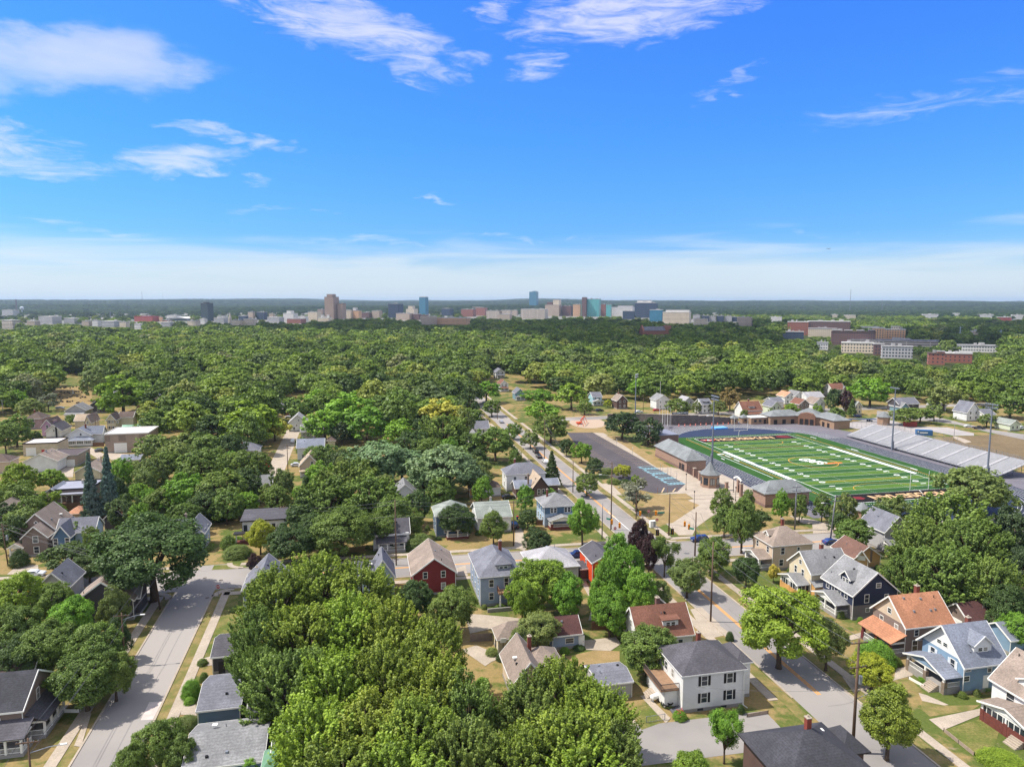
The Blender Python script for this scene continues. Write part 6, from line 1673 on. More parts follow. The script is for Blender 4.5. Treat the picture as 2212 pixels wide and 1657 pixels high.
# ------------------------------------------------------------------ the distant city
def facade(name,wall,glass,floor=3.6,bay=3.2,wf=.55,hf=.5,rough=.6,gr=.15):
 if name in MATS: return MATS[name]
 m_ = bpy.data.materials.new(name); m_.use_nodes = True
 q = NG(m_.node_tree); bs = q.n['Principled BSDF']
 t = q.new('ShaderNodeTexCoord'); s_ = q.new('ShaderNodeSeparateXYZ'); q.l.new(t.outputs['Object'],s_.inputs[0])
 nn = q.new('ShaderNodeSeparateXYZ'); q.l.new(t.outputs['Normal'],nn.inputs[0])
 al = q.m('ADD',s_.outputs[0],s_.outputs[1])
 fx = q.m('FRACT',q.m('DIVIDE',al,bay)); fz = q.m('FRACT',q.m('DIVIDE',s_.outputs[2],floor))
 win = q.m('MULTIPLY',q.m('MULTIPLY',q.m('LESS_THAN',fx,wf),q.m('GREATER_THAN',fz,1 - hf)),q.m('LESS_THAN',q.m('ABSOLUTE',nn.outputs[2]),.5))
 nz = q.noise(t.outputs['Object'],.05,4,.6)
 wcol = q.mix(q.sm(nz,.4,.6,0,.35),tuple(wall),tuple(x * .8 for x in wall))
 wn = q.new('ShaderNodeTexWhiteNoise',noise_dimensions='2D')
 q.l.new(q.comb(q.m('FLOOR',q.m('DIVIDE',al,bay)),q.m('FLOOR',q.m('DIVIDE',s_.outputs[2],floor)),0),wn.inputs['Vector'])
 gcol = q.mix(q.m('MULTIPLY',wn.outputs[0],.6),tuple(glass),tuple(min(1,x * 1.9 + .02) for x in glass))
 q.l.new(q.mix(win,wcol,gcol),bs.inputs['Base Color'])
 q.l.new(q.m('MULTIPLY_ADD',win,gr - rough,rough),bs.inputs['Roughness'])
 MATS[name] = m_
 return m_
DG = srgb(60,66,76)
FM = {
 'white': facade('f_white',srgb(240,236,232),DG,3.6,3,.6,.42),'cream': facade('f_cream',srgb(236,218,194),DG,3.8,3.4,.5,.45),
 'tan': facade('f_tan',srgb(206,186,168),DG,3.4,3.0,.45,.5),'tower': facade('f_tower',srgb(176,152,138),srgb(84,78,80),3.0,2.6,.5,.5),
 'brick': facade('f_brick',srgb(168,110,96),DG,3.6,3.6,.4,.5),'red': facade('f_red',srgb(164,78,74),DG,9,12,.2,.2),
 'brown': facade('f_brown',srgb(122,92,88),DG,3.6,3.2,.45,.5),'dark': facade('f_dark',srgb(70,84,92),srgb(44,58,68),3.2,2.4,.7,.6),
 'glass': facade('f_glass',srgb(96,150,170),srgb(48,104,134),3.6,2.0,.85,.8,.3,.1),'teal': facade('f_teal',srgb(120,186,184),srgb(76,146,150),3.8,2.4,.8,.7,.35,.15),
 'bluedark': facade('f_bluedark',srgb(72,86,106),srgb(46,58,80),3.4,2.2,.75,.65),'grey': facade('f_grey',srgb(196,194,196),DG,3.6,3.2,.6,.5),
 'deck': facade('f_deck',srgb(232,218,206),srgb(66,60,60),3.2,30,.97,.42),'redbrick': facade('f_redbrick',srgb(164,104,90),srgb(72,70,76),3.6,4.2,.35,.45),
 'orangebrick': facade('f_orangebrick',srgb(228,180,138),srgb(70,84,100),3.8,3.8,.42,.5),
}
ROOFG = mat('city_roof',srgb(176,174,174),.9,ns=.03); ROOFW = mat('city_roof_white',srgb(222,220,216),.9,ns=.03)
ROOFB = mat('city_roof_brown',srgb(110,92,86),.9,ns=.03)
def bld(n,x0,x1,yt,yb,m_,label,depth=.7,roof=None,extra=None,name='city_building',drop=3.0,cat='building',nested=(),rz=None,group=None):
 """building seen in tile n between columns x0..x1, from row yt down to where trees hide it"""
 a = T(n,x0,yb); b = T(n,x1,yb)
 g0 = at((a[0] + b[0]) / 2,a[1] + drop); h = height_at(g0,T(n,0,yt)[1]); dist = g0.y
 w_ = (b[0] - a[0]) * dist / FPX; dp = max(12,w_ * depth)
 ang = -.38 if rz is None else rz; w2 = w_ / (math.cos(ang) + depth * math.sin(abs(ang)) * .9)
 dp = w2 * depth
 t = thing(name,(g0.x,g0.y + dp / 2,0),ang,label,cat,group)
 mb = MB(); mb.box(-w2 / 2,-dp / 2,0,w2 / 2,dp / 2,h); mb.build('wall',FM[m_],t)
 mb = MB(); mb.box(-w2 / 2 - .4,-dp / 2 - .4,h + .02,w2 / 2 + .4,dp / 2 + .4,h + 1.0)
 r_ = mb.build('roof',roof or ROOFG,t)
 rr = random.Random(int(x0 + yt))
 mb = MB()
 for k in range(3):
  x = rr.uniform(-.35,.3) * w2; y = rr.uniform(-.3,.2) * dp; s = rr.uniform(.05,.13) * w2
  mb.box(x,y,h + 1.01,x + s,y + s * .8,h + 1 + rr.uniform(1.5,3.5))
 mb.build('rooftop_plant',ROOFG,r_)
 for (fx0,fx1,ytop,mm) in nested:               # set-back upper blocks: fractions of the width, top row, material
  h2 = height_at(g0,T(n,0,ytop)[1])
  mb = MB(); mb.box(-w2 / 2 + fx0 * w2,-dp / 2 + .15 * dp,h + .5,-w2 / 2 + fx1 * w2,dp / 2 - .2 * dp,h2); mb.build('upper_block',FM[mm],t)
  mb = MB(); mb.box(-w2 / 2 + fx0 * w2 - .3,-dp / 2 + .15 * dp - .3,h2 + .02,-w2 / 2 + fx1 * w2 + .3,dp / 2 - .2 * dp + .3,h2 + .9); mb.build('upper_roof',ROOFG,t)
 return t
bld(9,592,704,150,330,'tower','tallest brown stepped apartment tower on the skyline, left of centre',.9,ROOFB,nested=((.18,.8,126,'tower'),))
bld(9,704,770,207,330,'tower','shorter brown slab joined to the tall stepped tower',1.0,ROOFB)
bld(9,1142,1263,208,318,'bluedark','squat dark blue office block left of the glass tower',.8,ROOFG)
bld(9,1411,1485,152,290,'glass','blue-green glass tower with a light band near its top',.9,ROOFG,nested=((.05,.95,148,'white'),))
bld(8,1734,1828,205,345,'dark','dark green-grey tower standing alone left on the skyline',.8,ROOFB,nested=((.3,.65,192,'dark'),))
bld(10,150,228,105,250,'glass','slim blue glass high-rise with white balconies, the tallest right of centre',.8,ROOFG,nested=((.4,.9,98,'glass'),))
bld(9,230,352,292,352,'white','white mid-rise with stepped top left of the brown tower',.6,ROOFW,nested=((.3,.7,270,'white'),))
bld(9,445,552,280,340,'cream','cream hall with flat roof just left of the brown tower',.6)
bld(9,530,592,256,300,'tower','low brown annex at the left foot of the brown tower',.7)
bld(9,763,838,268,325,'cream','ornate beige block, left one of the pair right of the brown tower',.8,nested=((.2,.8,262,'cream'),))
bld(9,838,906,268,325,'orangebrick','ornate beige block with a white crown, right one of the pair',.8,nested=((-.1,.4,242,'white'),))
bld(9,906,998,284,320,'brown','low brown block between the beige pair and a mint green one',.7)
bld(9,1000,1086,270,320,'tan','low tan block with a mint green stair tower',.7,nested=((0,.25,268,'teal'),))
bld(9,1295,1392,252,296,'cream','cream stepped block between the dark block and the glass tower',.8,nested=((.2,.75,228,'cream'),))
bld(9,1208,1352,292,336,'tan','long pale pink-tan block below the glass tower',.5)
bld(9,1352,1425,296,336,'brown','maroon-brown block in front of the glass tower',.6)
bld(9,1603,1703,250,300,'bluedark','grey glass office with a pale flat top, centre skyline',.7)
bld(9,1772,1898,256,308,'brick','dark red brick block, left half of the pair right of the grey office',.6)
bld(9,1898,1998,242,300,'brick','dark red brick block, taller right half of the pair',.6,nested=((-.4,.4,236,'tan'),))
bld(9,1990,2120,268,322,'deck','pale parking structure right of the brick pair, left half',.5)
bld(9,2120,2212,264,322,'deck','pale parking structure right of the brick pair, right half',.5)
bld(9,1420,1560,318,376,'tan','long brown-tan school block among trees, left wing',.5,ROOFW,nested=((0,.4,306,'brick'),))
bld(9,1560,1850,330,376,'orangebrick','long brown-tan school block among trees, right wing',.3,ROOFW)
bld(10,78,312,256,325,'deck','white-banded parking deck below the slim glass high-rise',.4,ROOFW)
bld(10,288,434,218,303,'tan','tan hospital block with a tall tan core',.7,nested=((.55,.98,173,'cream'),(.1,.5,194,'brown')))
bld(10,434,528,226,303,'brown','dark red-brown hospital block',.7)
bld(10,528,602,214,305,'orangebrick','orange-tan hospital block beside the teal glass one',.7)
bld(10,602,758,213,303,'teal','wide teal glass hospital block',.6)
bld(10,758,814,212,303,'brick','narrow brick and tan stair block between two teal blocks',.8)
bld(10,814,863,216,308,'teal','narrow teal glass block at the right of the hospital',.8)
bld(10,604,650,153,215,'brown','dark brown tower slab behind the teal hospital',.8,drop=26)
bld(10,648,770,167,215,'teal','high dark teal glass block behind the wide teal hospital',.6,drop=26)
bld(10,863,1066,240,303,'white','layered white and glass building right of the teal hospital',.5,ROOFW,nested=((.3,1.0,225,'grey'),))
bld(10,960,1064,272,330,'bluedark','dark glass box low in front of the layered white building',.5)
bld(10,1066,1272,200,318,'bluedark','large grey-green glass medical tower with white top',.6,ROOFW,nested=((.1,.75,181,'white'),(.38,.55,186,'white')))
bld(10,1193,1312,262,350,'glass','glass-fronted curved wing left of the cream medical building',.5,ROOFW)
bld(10,1312,1560,282,368,'cream','broad cream medical building with a white upper band',.5,ROOFW,nested=((.1,.98,262,'white'),))
for i,x in enumerate((1565,1640,1700,1770,1840,1900)):
 bld(10,x,x + 68,306 + 3 * (i % 3) + i * 2,352,('grey','bluedark')[i % 2],'grey pitched condominium block in the row right of the cream medical building',.6,group='condominium row')
bld(10,1580,1700,338,378,'cream','low cream hall in front of the condominium row',.5)
bld(10,1950,2088,326,388,'tan','grey-brown lecture building with a big sloped roof, right of the condominiums',.6)
bld(8,0,152,352,412,'deck','white banded office block at the far left edge',.5,ROOFW)
bld(8,315,502,320,372,'grey','long grey hall with white roof, far left',.5,ROOFW)
bld(8,0,150,262,300,'grey','long pale factory on the river flat at the far left',.4,ROOFG)
bld(8,1140,1368,318,350,'red','long deep red hall left of the dark tower',.4,mat('red_roof',srgb(150,50,56),.7))
bld(8,1372,1406,322,350,'orangebrick','small orange block at the right end of the red hall',.6)
for i,(a,b,c,d_,m_) in enumerate(((790,865,352,392,'white'),(865,1028,358,396,'grey'),(1025,1110,366,400,'cream'),(1155,1235,384,415,'white'),(1400,1480,350,380,'brick'),(1380,1500,368,392,'grey'),
                                      (1610,1720,356,385,'cream'),(1720,1785,342,375,'white'),(1840,1960,334,362,'grey'),(1870,1960,318,340,'white'),(2000,2100,352,380,'cream'),(2100,2212,340,380,'cream'),
                                      (1435,1550,308,332,'white'),(2060,2140,312,345,'bluedark'),(2140,2200,280,335,'tan'),(540,680,335,370,'grey'),(700,790,358,385,'tan'),(220,330,355,380,'tan'))):
 bld(8,a,b,c,d_,m_,'low flat-roofed city block in the pale band of roofs left of the dark tower',.5,ROOFW if i % 2 else ROOFG,group='low city blocks')
for i,(a,b,c,d_,m_) in enumerate(((0,92,282,335,'bluedark'),(90,230,326,356,'grey'),(110,160,292,330,'tan'),(350,445,318,345,'white'),(555,590,305,330,'white'),(610,640,306,330,'white'),
                                      (260,420,338,365,'brick'),(530,650,330,350,'cream'),(2085,2212,300,330,'tan'))):
 bld(9,a,b,c,d_,m_,'low flat-roofed city block in the pale band of roofs by the brown tower',.5,ROOFW if i % 2 else ROOFG,group='low city blocks by the tower')
bld(10,0,52,264,300,'tan','small tan block left of the white-banded parking deck',.6)
# domed arena roof, stacks, steeple, masts
g0 = at(*T(8,1562,352)); w_ = 165 * .25 * g0.y / FPX; h = height_at(g0,T(8,0,320)[1])
t = thing('arena',(g0.x,g0.y,0),0,'arena with a low white curved roof left of the dark tower','arena')
mb = MB(); mb.box(-w_ / 2,-30,0,w_ / 2,60,h * .55); mb.build('wall',FM['bluedark'],t)
mb = MB(); n = 10
for k in range(n):
 xa,xb = -w_ / 2 + w_ * k / n,-w_ / 2 + w_ * (k + 1) / n; za,zb_ = [h * .57 + h * .43 * math.sin(math.pi * q / n) for q in (k,k + 1)]
 mb.quad((xa,-32,za),(xb,-32,zb_),(xb,62,zb_),(xa,62,za)); mb.quad((xa,-32,h * .55),(xb,-32,h * .55),(xb,-32,zb_),(xa,-32,za))
mb.build('roof',ROOFW,t)
def stick(n,x,yt,yb,w0,w1,name,label,cat,m_,drop=3,group=None,bands=0):
 a = T(n,x,yb); g0 = at(a[0],a[1] + drop); h = height_at(g0,T(n,0,yt)[1])
 t = thing(name,(g0.x,g0.y,0),0,label,cat,group)
 mb = MB(); mb.tube([(0,0,0),(0,0,h)],[w0,w1],8); mb.build('shaft',m_,t)
 return t,h
stick(8,145,170,262,5,4,'smokestack','tall brown smokestack on the far left horizon','smokestack',mat('stack_brown',srgb(112,92,88),.9))
t,h = stick(8,193,262,285,3,3,'water_tower','pale water tower right of the smokestack','water tower',mat('pale_tank',srgb(200,210,218),.6))
mb = MB(); mb.tube([(0,0,h - 1),(0,0,h + 5),(0,0,h + 14),(0,0,h + 18)],[3,10,10,3],12); mb.build('tank',MATS['pale_tank'],t)
t,h = stick(8,1990,330,375,6,5,'church_steeple','slender pale church steeple right of the dark tower','steeple',mat('steeple_stone',srgb(196,186,172),.8))
mb = MB(); mb.tube([(0,0,h),(0,0,h * 1.75)],[5,.3],6); mb.build('spire',MATS['steeple_stone'],t)
MAST = mat('mast_grey',srgb(130,136,146),.6)
for n,x,yt,yb,lab in ((11,706,80,280,'tall thin lattice broadcast mast on the right horizon'),(11,983,172,280,'shorter thin broadcast mast right of the tall one'),(8,1234,100,250,'faint far broadcast mast, left part of the horizon'),
                          (8,1409,105,215,'faint far broadcast mast just right of the other one'),(9,1049,150,205,'short thin mast on the far ridge, centre left'),(8,955,270,340,'white pole above the low city roofs, far left')):
 t,h = stick(n,x,yt,yb,1.6,1.0,'radio_mast',lab,'mast',MAST,1.5)
 mb = MB()
 for k in range(1,6): mb.tube([(0,0,h * k / 6),(0,0,h * k / 6 + 1.5)],2.4,6)
 mb.build('platforms',MAST,t)
for n,x,yt,yb,lab in ((11,1652,405,552,'pale steel pylon pole right of the parking deck'),(11,2003,432,575,'steel pylon pole with three cross arms near the right edge'),(11,1405,388,455,'distant steel pylon pole, smallest'),
                          (11,1235,366,432,'distant steel pylon pole, right one of the close pair'),(11,1190,364,425,'distant steel pylon pole, left one of the close pair')):
 t,h = stick(n,x,yt,yb,.9,.5,'power_pylon',lab,'pylon',mat('pylon_steel',srgb(170,186,196),.5),2)
 for k in range(3): mb = MB(); z = h - 2 - k * 3.5; mb.bar((-3,0,z),(3,0,z),.4); mb.build('cross_arm',MATS['pylon_steel'],t)
# church roof in the dark woods
g0 = at(*T(10,1235,475)); h = height_at(g0,T(10,0,430)[1]); sc_ = g0.y / FPX * .25
t = thing('church',(g0.x,g0.y,0),TH * .6,'brick church with a long slate roof and pointed gable among the dark trees','church')
w_ = 190 * sc_
CB_ = brick('church',170,116,96)
mb = MB(); mb.box(-w_ / 2,0,0,w_ / 2,22,h * .8); mb.build('wall',CB_,t)
mb = MB(); zr = height_at(g0,T(10,0,405)[1]); mb.quad((-w_ / 2,-1,h * .8),(w_ / 2,-1,h * .8),(w_ / 2,11,zr),(-w_ / 2,11,zr)); mb.quad((w_ / 2,23,h * .8),(-w_ / 2,23,h * .8),(-w_ / 2,11,zr),(w_ / 2,11,zr)); mb.build('roof',SH['slate'],t)
mb = MB(); mb.box(-w_ / 2 - 3,-1.5,0,-w_ / 2 - .02,23.5,h * .8); mb.quad((-w_ / 2 - 3,-1.5,h * .8),(-w_ / 2 - .02,-1.5,h * .8),(-w_ / 2 - .02,11,zr + 3),(-w_ / 2 - 3,11,zr + 3)); mb.quad((-w_ / 2 - 3,23.5,h * .8),(-w_ / 2 - 3,-1.5,h * .8),(-w_ / 2 - 3,11,zr + 3)); mb.build('gable',CB_,t)
mb = MB(); mb.box(w_ / 2 + .02,2,0,w_ / 2 + 12,18,zr + 2); mb.build('tower',CB_,t)
# right-hand group of apartment and clinic buildings
bld(11,180,366,366,466,'redbrick','orange-red brick wing at the left of the long dark apartment block',.5,ROOFW)
bld(11,366,708,362,470,'brown','long dark maroon apartment block with white roof edge',.25,ROOFW)
bld(11,366,600,424,482,'cream','low cream base wing in front of the dark apartment block',.3,ROOFG)
bld(11,575,925,452,552,'brown','long brown brick residence with many small gables',.25,SH['dkbrown'],nested=((.02,.2,440,'brown'),(.3,.48,440,'brown'),(.58,.75,440,'brown'),(.84,.98,436,'brown')))
bld(11,905,1018,420,524,'orangebrick','rounded cream and orange clinic wing, left half',.6,ROOFW,nested=((-.9,.5,408,'white'),))
bld(11,1018,1198,432,520,'orangebrick','cream and orange clinic wing with tall arched windows, right half',.5,ROOFW,nested=((.35,.75,405,'cream'),))
bld(11,660,918,548,622,'cream','low cream office with white roof in front of the brown residence',.3,ROOFW)
bld(11,1005,1250,580,668,'grey','grey and white striped apartment block in the foreground of the group',.3,ROOFG)
bld(11,918,1008,560,640,'brown','dark block with white balconies between cream office and striped apartments',.5,ROOFG)
bld(11,780,1490,528,570,'deck','wide parking deck whose roof is full of parked cars',.25,mat('deck_roof',srgb(168,164,170),.9,ns=.25,col2=srgb(70,72,84),amt=1.0),drop=1)
bld(11,430,530,546,594,'white','small white apartment house left of the cream office',.6,ROOFG)
bld(11,1640,1980,570,615,'white','low white warehouse with dark roof units right of the parking deck',.3,ROOFG)
bld(11,1400,1540,640,722,'redbrick','three-storey red brick building among the right-hand trees, left wing',.6,ROOFB,nested=((.55,.98,622,'redbrick'),))
bld(11,1540,1768,640,706,'redbrick','three-storey red brick building among the right-hand trees, right wing',.4,ROOFW,nested=((.4,1.0,632,'brown'),))
bld(11,130,0 + 320,452,500,'bluedark','low grey glass wing under the orange-red brick block',.4)
for i,(a,b,c,d_,m_) in enumerate(((20,130,324,350,'white'),(1600,1660,290,305,'white'),(1820,1960,302,318,'white'),(2000,2110,325,345,'red'),(2120,2212,305,335,'white'),(1350,1480,300,320,'white'),(545,610,302,320,'cream'),(665,765,308,325,'cream'),(1745,1830,445,462,'cream'))):
 bld(11,a,b,c,d_,m_,'far pale industrial shed on the flat at the right horizon' if i not in (0,6,7,8) else 'pale house roof showing among the dark trees at the right',.5,ROOFW,group='far pale sheds' if i not in (0,6,7,8) else 'pale roofs in the dark trees')
# mid-distance roofs in the woods
MIDR = [(8,375,480,500,'taupe','cream'),(8,1030,975,985,'slate','white'),(8,70,680,710,'slate','white'),(8,160,800,825,'slate','white'),(8,60,840,860,'grey','white'),(9,490,540,560,'dkbrown','white'),(9,800,505,540,'slate','white'),
  (9,1545,450,475,'slate','white'),(9,820,450,465,'slate','white'),(10,640,410,425,'slate','grey'),(10,1640,565,590,'russet','white'),(10,1450,515,530,'slate','ltgrey'),(10,1905,490,515,'slate','white'),(10,1890,735,745,'grey','white'),
  (10,2050,690,705,'tan','cream'),(10,2150,560,575,'slate','ltgrey'),(11,60,680,735,'grey','white'),(11,95,610,650,'grey','white'),(11,880,700,735,'grey','white'),(11,2160,730,755,'russet','white'),(11,1310,850,870,'slate','white'),(10,430,640,655,'tan','cream'),(11,30,700,760,'slate','white'),
  (8,1700,460,475,'slate','white'),(10,880,470,495,'russet','red'),(11,620,905,925,'russet','white'),(11,2180,930,950,'slate','white'),(8,1430,965,985,'slate','white')]
for i,(n,x,yt,yb,rf,wl) in enumerate(MIDR):
 q_ = T(n,x,yt); p = at(q_[0],q_[1],8.6)
 H = House('white or cream house whose roof peeks out of the mid-distance tree canopy',NL=px_of(p.x - 5,p.y,5.4),w=10,d=9,z=5.4,group='houses peeking out of the canopy')
 H.body('gx' if i % 2 else 'gy',3.2,SI[wl],SH[rf]); H.wins('n',2,(3.4,))
# ------------------------------------------------------------------ poles, wires, signals, signs
POLES = {}
def upole(key,base=None,top=None,h=None,label='',arms=1,lamp=None,transformer=False,steel=False,r=.17,lean=0.0,turn=None):
 if base is None: p = at(top[0],top[1],h)
 else:
  p = at(*base)
  if h is None: h = height_at(p,top[1])
 t = thing('utility_pole',(p.x,p.y,0),turn if turn is not None else TH,label,'utility pole','utility poles')
 m_ = mat('steel_pole',srgb(128,128,134),.5,metal=.4) if steel else POLEW
 mb = MB(); mb.smooth = True; mb.tube([(0,0,0),(lean,0,h)],[r,r * .65],8); mb.build('pole',m_,t)
 for k in range(arms):
  z = h - .5 - k * (3.6 if h > 14 else 1.1)
  mb = MB(); mb.bar((lean - 1.35,-.16,z),(lean + 1.35,-.16,z),.12,.14); o = mb.build('crossarm',m_,t)
  mb = MB()
  for x in (-1.2,-.7,.7,1.2): mb.tube([(lean + x,-.16,z + .06),(lean + x,-.16,z + .22)],.05,6)
  mb.build('insulators',METAL,o)
 if transformer: mb = MB(); mb.tube([(.38,-.25,h * .62),(.38,-.25,h * .62 + 1.15),(.38,-.25,h * .62 + 1.25)],[.27,.27,.1],10); mb.build('transformer',METAL,t)
 if lamp:
  L_,z = lamp; mb = MB(); mb.tube([(.1,0,z),(L_ * .6,0,z + .5),(L_,0,z + .65)],.05,6); o = mb.build('lamp_arm',METAL,t)
  s = 1 if L_ > 0 else -1
  mb = MB(); mb.box(min(L_,L_ + s * .75),-.14,z + .58,max(L_,L_ + s * .75),.14,z + .74); mb.build('lamp_head',TRIM,o)
 POLES[key] = (Vector((p.x,p.y,0)),h)
 return t
upole('a',(346,1316),(322,1217),label='leaning wooden pole in front of the old oak',arms=1,lean=-.9,r=.2)
upole('b',None,T(0,1050,318),9.6,label='wooden pole with a street lamp, half in the trees left of the left street',lamp=(3.0,8.3))
upole('c',None,T(0,240,1400),9.6,label='wooden pole with a street lamp in the bottom left corner',lamp=(3.6,7.6))
upole('d',T(3,730,1530),T(3,765,545),label='tallest wooden pole with transformer and street lamp at the bottom right',arms=2,lamp=(2.9,8.2),transformer=True,r=.24)
upole('e',(1535,1343),(1529,1170),label='wooden pole on the grass beside the red-brown roofed house',arms=0,r=.2)
upole('f',T(6,855,1255),T(6,853,668),label='tall wooden pole with street lamp at the far left corner of the crossing',arms=0,lamp=(-3.0,15.5),r=.2)
upole('g',T(6,778,1335),T(6,785,1020),label='slim steel pole behind the orange-red house',arms=0,steel=True)
upole('h',T(6,1355,1305),T(6,1361,940),label='wooden pole at the far right corner of the crossing',arms=0,r=.22)
upole('i',T(6,1580,1480),T(6,1590,1100),label='wooden pole at the near right corner of the crossing',arms=0,r=.22)
upole('j',T(6,526,930),T(6,528,655),label='wooden pole on the left verge of the upper main street',arms=0)
upole('k',T(6,280,670),T(6,277,300),label='wooden pole with a cross-arm beside the parked cars',arms=1)
upole('l',T(6,1072,1160),T(6,1078,932),label='wooden pole with cross-arm rising through the grey tree by the lawn',arms=2,lamp=(.9,9))
upole('m',T(6,14,1390),T(6,22,1000),label='wooden pole beside the dark driveway',arms=1)
upole('n',T(5,1212,1560),T(5,1207,990),label='wooden pole with long street lamp arm in front of the dense tree',arms=0,lamp=(2.4,7.4))
upole('o',T(5,246,1262),T(5,250,1045),label='wooden pole at the corner of the modern white house',arms=1)
upole('p',T(5,172,890),T(5,191,725),label='wooden pole leaning beside the side street',arms=0,lean=.5)
upole('q',T(5,276,740),T(5,266,515),label='wooden pole beside the white parked car on the side street',arms=1)
upole('r',T(7,230,1252),T(7,245,868),label='grey steel pole in front of the brick building by the field',arms=2,steel=True,r=.24)
upole('s',T(7,535,1372),T(7,570,955),label='leaning grey steel pole with street lamp by the cross street',arms=2,steel=True,lamp=(-2.4,10.6),lean=1.0,r=.22)
upole('t',T(4,70,1565),T(4,35,1200),label='wooden pole with a grey transformer at the left edge',arms=2,transformer=True,lean=-.6)
upole('u',T(4,1786,335),T(4,1798,138),label='wooden pole with transformer rising from the central trees',arms=1,transformer=True)
upole('v',T(4,830,425),T(4,822,250),label='wooden pole between the cream houses on the left',arms=1)
upole('w',T(4,28,280),T(4,25,130),label='grey pole among the trees at the left edge',arms=1,steel=True)
upole('x',T(5,2085,300),T(5,2085,175),label='wooden pole beside the upper main street',arms=0)
upole('y',T(6,1133,240),T(6,1135,110),label='short wooden pole beyond the wall, near the white parked car',arms=0)
upole('z',T(7,1605,480),T(7,1608,330),label='slim dark pole at the edge of the brown field',arms=0,steel=True,r=.1)
upole('aa',T(10,1135,1250),T(9,2090,0) if False else T(5,1993,-40),h=11,label='wooden pole far up the main street',arms=1) if False else None
def wire(name,pts,r=.03,label='',group='overhead wires',sag=.02,cat='overhead wire'):
 t = MB()
 p0 = Vector(pts[0])
 for a,b in zip(pts,pts[1:]):
  a = Vector(a) - p0; b = Vector(b) - p0; L_ = (b - a).length; n_ = 10; q = []
  for k in range(n_ + 1):
   s = k / n_; q.append(a + (b - a) * s - Vector((0,0,4 * s * (1 - s) * L_ * sag)))
  t.tube(q,r,4,cap=False)
 o = t.build(name,mat('wire_dark',srgb(90,90,94),.6),loc=p0)
 return tag(o,label,cat,group)
def pt(k,dz=0.0,side=0.0):
 p,h = POLES[k]; return (p.x + U.x * side,p.y + U.y * side,h - dz)
WIRES = [
 ('mne',['d','e','i'],'pair of wires along the near main street between the tall poles',((.4,-1.2),(.4,1.2),(4.1,.6))),
 ('main',['i','h'],'wires over the crossing between its two right-hand poles',((.6,0),(2.2,0))),
 ('up',['f','j','k'],'wires running up the left side of the upper main street',((.5,0),(1.6,0))),
 ('crossl',['t','a'],'wires over the cross street at the left',((.5,-1),(.5,1),(1.7,1))),
 ('crossm',['o','n','m','f'],'wires along the far side of the cross street in the centre',((.3,0),(1.2,.2),(4.0,0))),
 ('crossr',['h','r','s'],'wires along the cross street towards the right',((.6,0),(1.6,.5))),
 ('left',['c','b','a'],'bundle of wires along the left street',((.5,-1.1),(.5,1.1),(1.9,.2))),
]
for nm,ks,lab,offs in WIRES:
 for i,(dz,sd) in enumerate(offs):
  wire('overhead_wire',[pt(k,dz,sd) for k in ks],.032,lab,'wires: ' + lab)
wire('overhead_wire',[pt('c',.5,-1.1),(pt('c')[0] + 16,pt('c')[1] - 60,9.2)],.02,'wire leaving the bottom left pole towards the camera')
wire('overhead_wire',[pt('t',.5,-1.1),(pt('t')[0] - 40,pt('t')[1] - 5,10)],.02,'wire leaving the picture at the left edge')
wire('service_wire',[pt('d',7.5),(at(*T(2,1590,950),5).x,at(*T(2,1590,950),5).y - .3,5.0)],.018,'slim service wire from the tallest pole to the white corner house')
# traffic signals hang from span wires over the crossing
sig = [((1108,1115),1),((1245,1112),1),((863,1187),1),((930,1218),1),((1493,1205),1),((1530,1230),1),((1257,1280),0),((1385,1272),0)]
SLAB = ['yellow traffic signal hung over the street beside the round sign, far left one','yellow traffic signal beside the big green street name sign','yellow traffic signal beside the wooden corner pole','yellow traffic signal right of the red round sign, low left',
  'yellow traffic signal hung left of the near right pole, upper one','yellow traffic signal next to the small green sign by the near right pole','black-faced traffic signal low over the far kerb, left one','black-faced traffic signal low over the far kerb, right one']
LAMPC = [mat('signal_red',srgb(120,30,26),.4),mat('signal_amber',srgb(226,150,30),.4),mat('signal_green',srgb(30,90,60),.4)]
HANG = []
for (p_,yel),lab in zip(sig,SLAB):
 z = 5.6; q = at(*T(6,*p_),z); HANG.append((q.x,q.y))
 t = thing('traffic_signal',(q.x,q.y,z - .6),0 if not yel else -.5,lab,'traffic signal','traffic signals at the crossing')
 mb = MB(); mb.box(-.24,-.2,0,.24,.2,1.35); mb.build('housing',YELP if yel else BLACKM,t)
 if not yel: mb = MB(); mb.box(-.42,-.01,-.12,.42,.02,1.47); mb.build('backplate',BLACKM,t)
 for k in range(3):
  mb = MB(); mb.tube([(0,-.20,.22 + k * .44),(0,-.24,.22 + k * .44)],.15,10)
  mb.build('lens',(LAMPC[2 - k] if yel else YELP),t)
  mb = MB(); mb.tube([(0,-.21,.22 + k * .44),(0,-.42,.24 + k * .44)],.18,8,cap=False); mb.build('visor',YELP if yel else BLACKM,t)
 mb = MB(); mb.bar((0,0,1.35),(0,0,2.0),.05); mb.build('hanger',BLACKM,t)
for a,b,lab in (('f','h','span wire carrying the signals between the two far corner poles'),('h','i','span wire carrying the signals between the two right corner poles'),('i','g','span wire carrying the signals towards the steel pole'),('f','g','short span wire between the left corner poles')):
 pa,pb = POLES[a][0],POLES[b][0]
 wire('span_wire',[(pa.x,pa.y,7.4),(pb.x,pb.y,7.4)],.02,lab,None,.012,'span wire')
GREENS = mat('street_sign_green',srgb(40,140,120),.5)
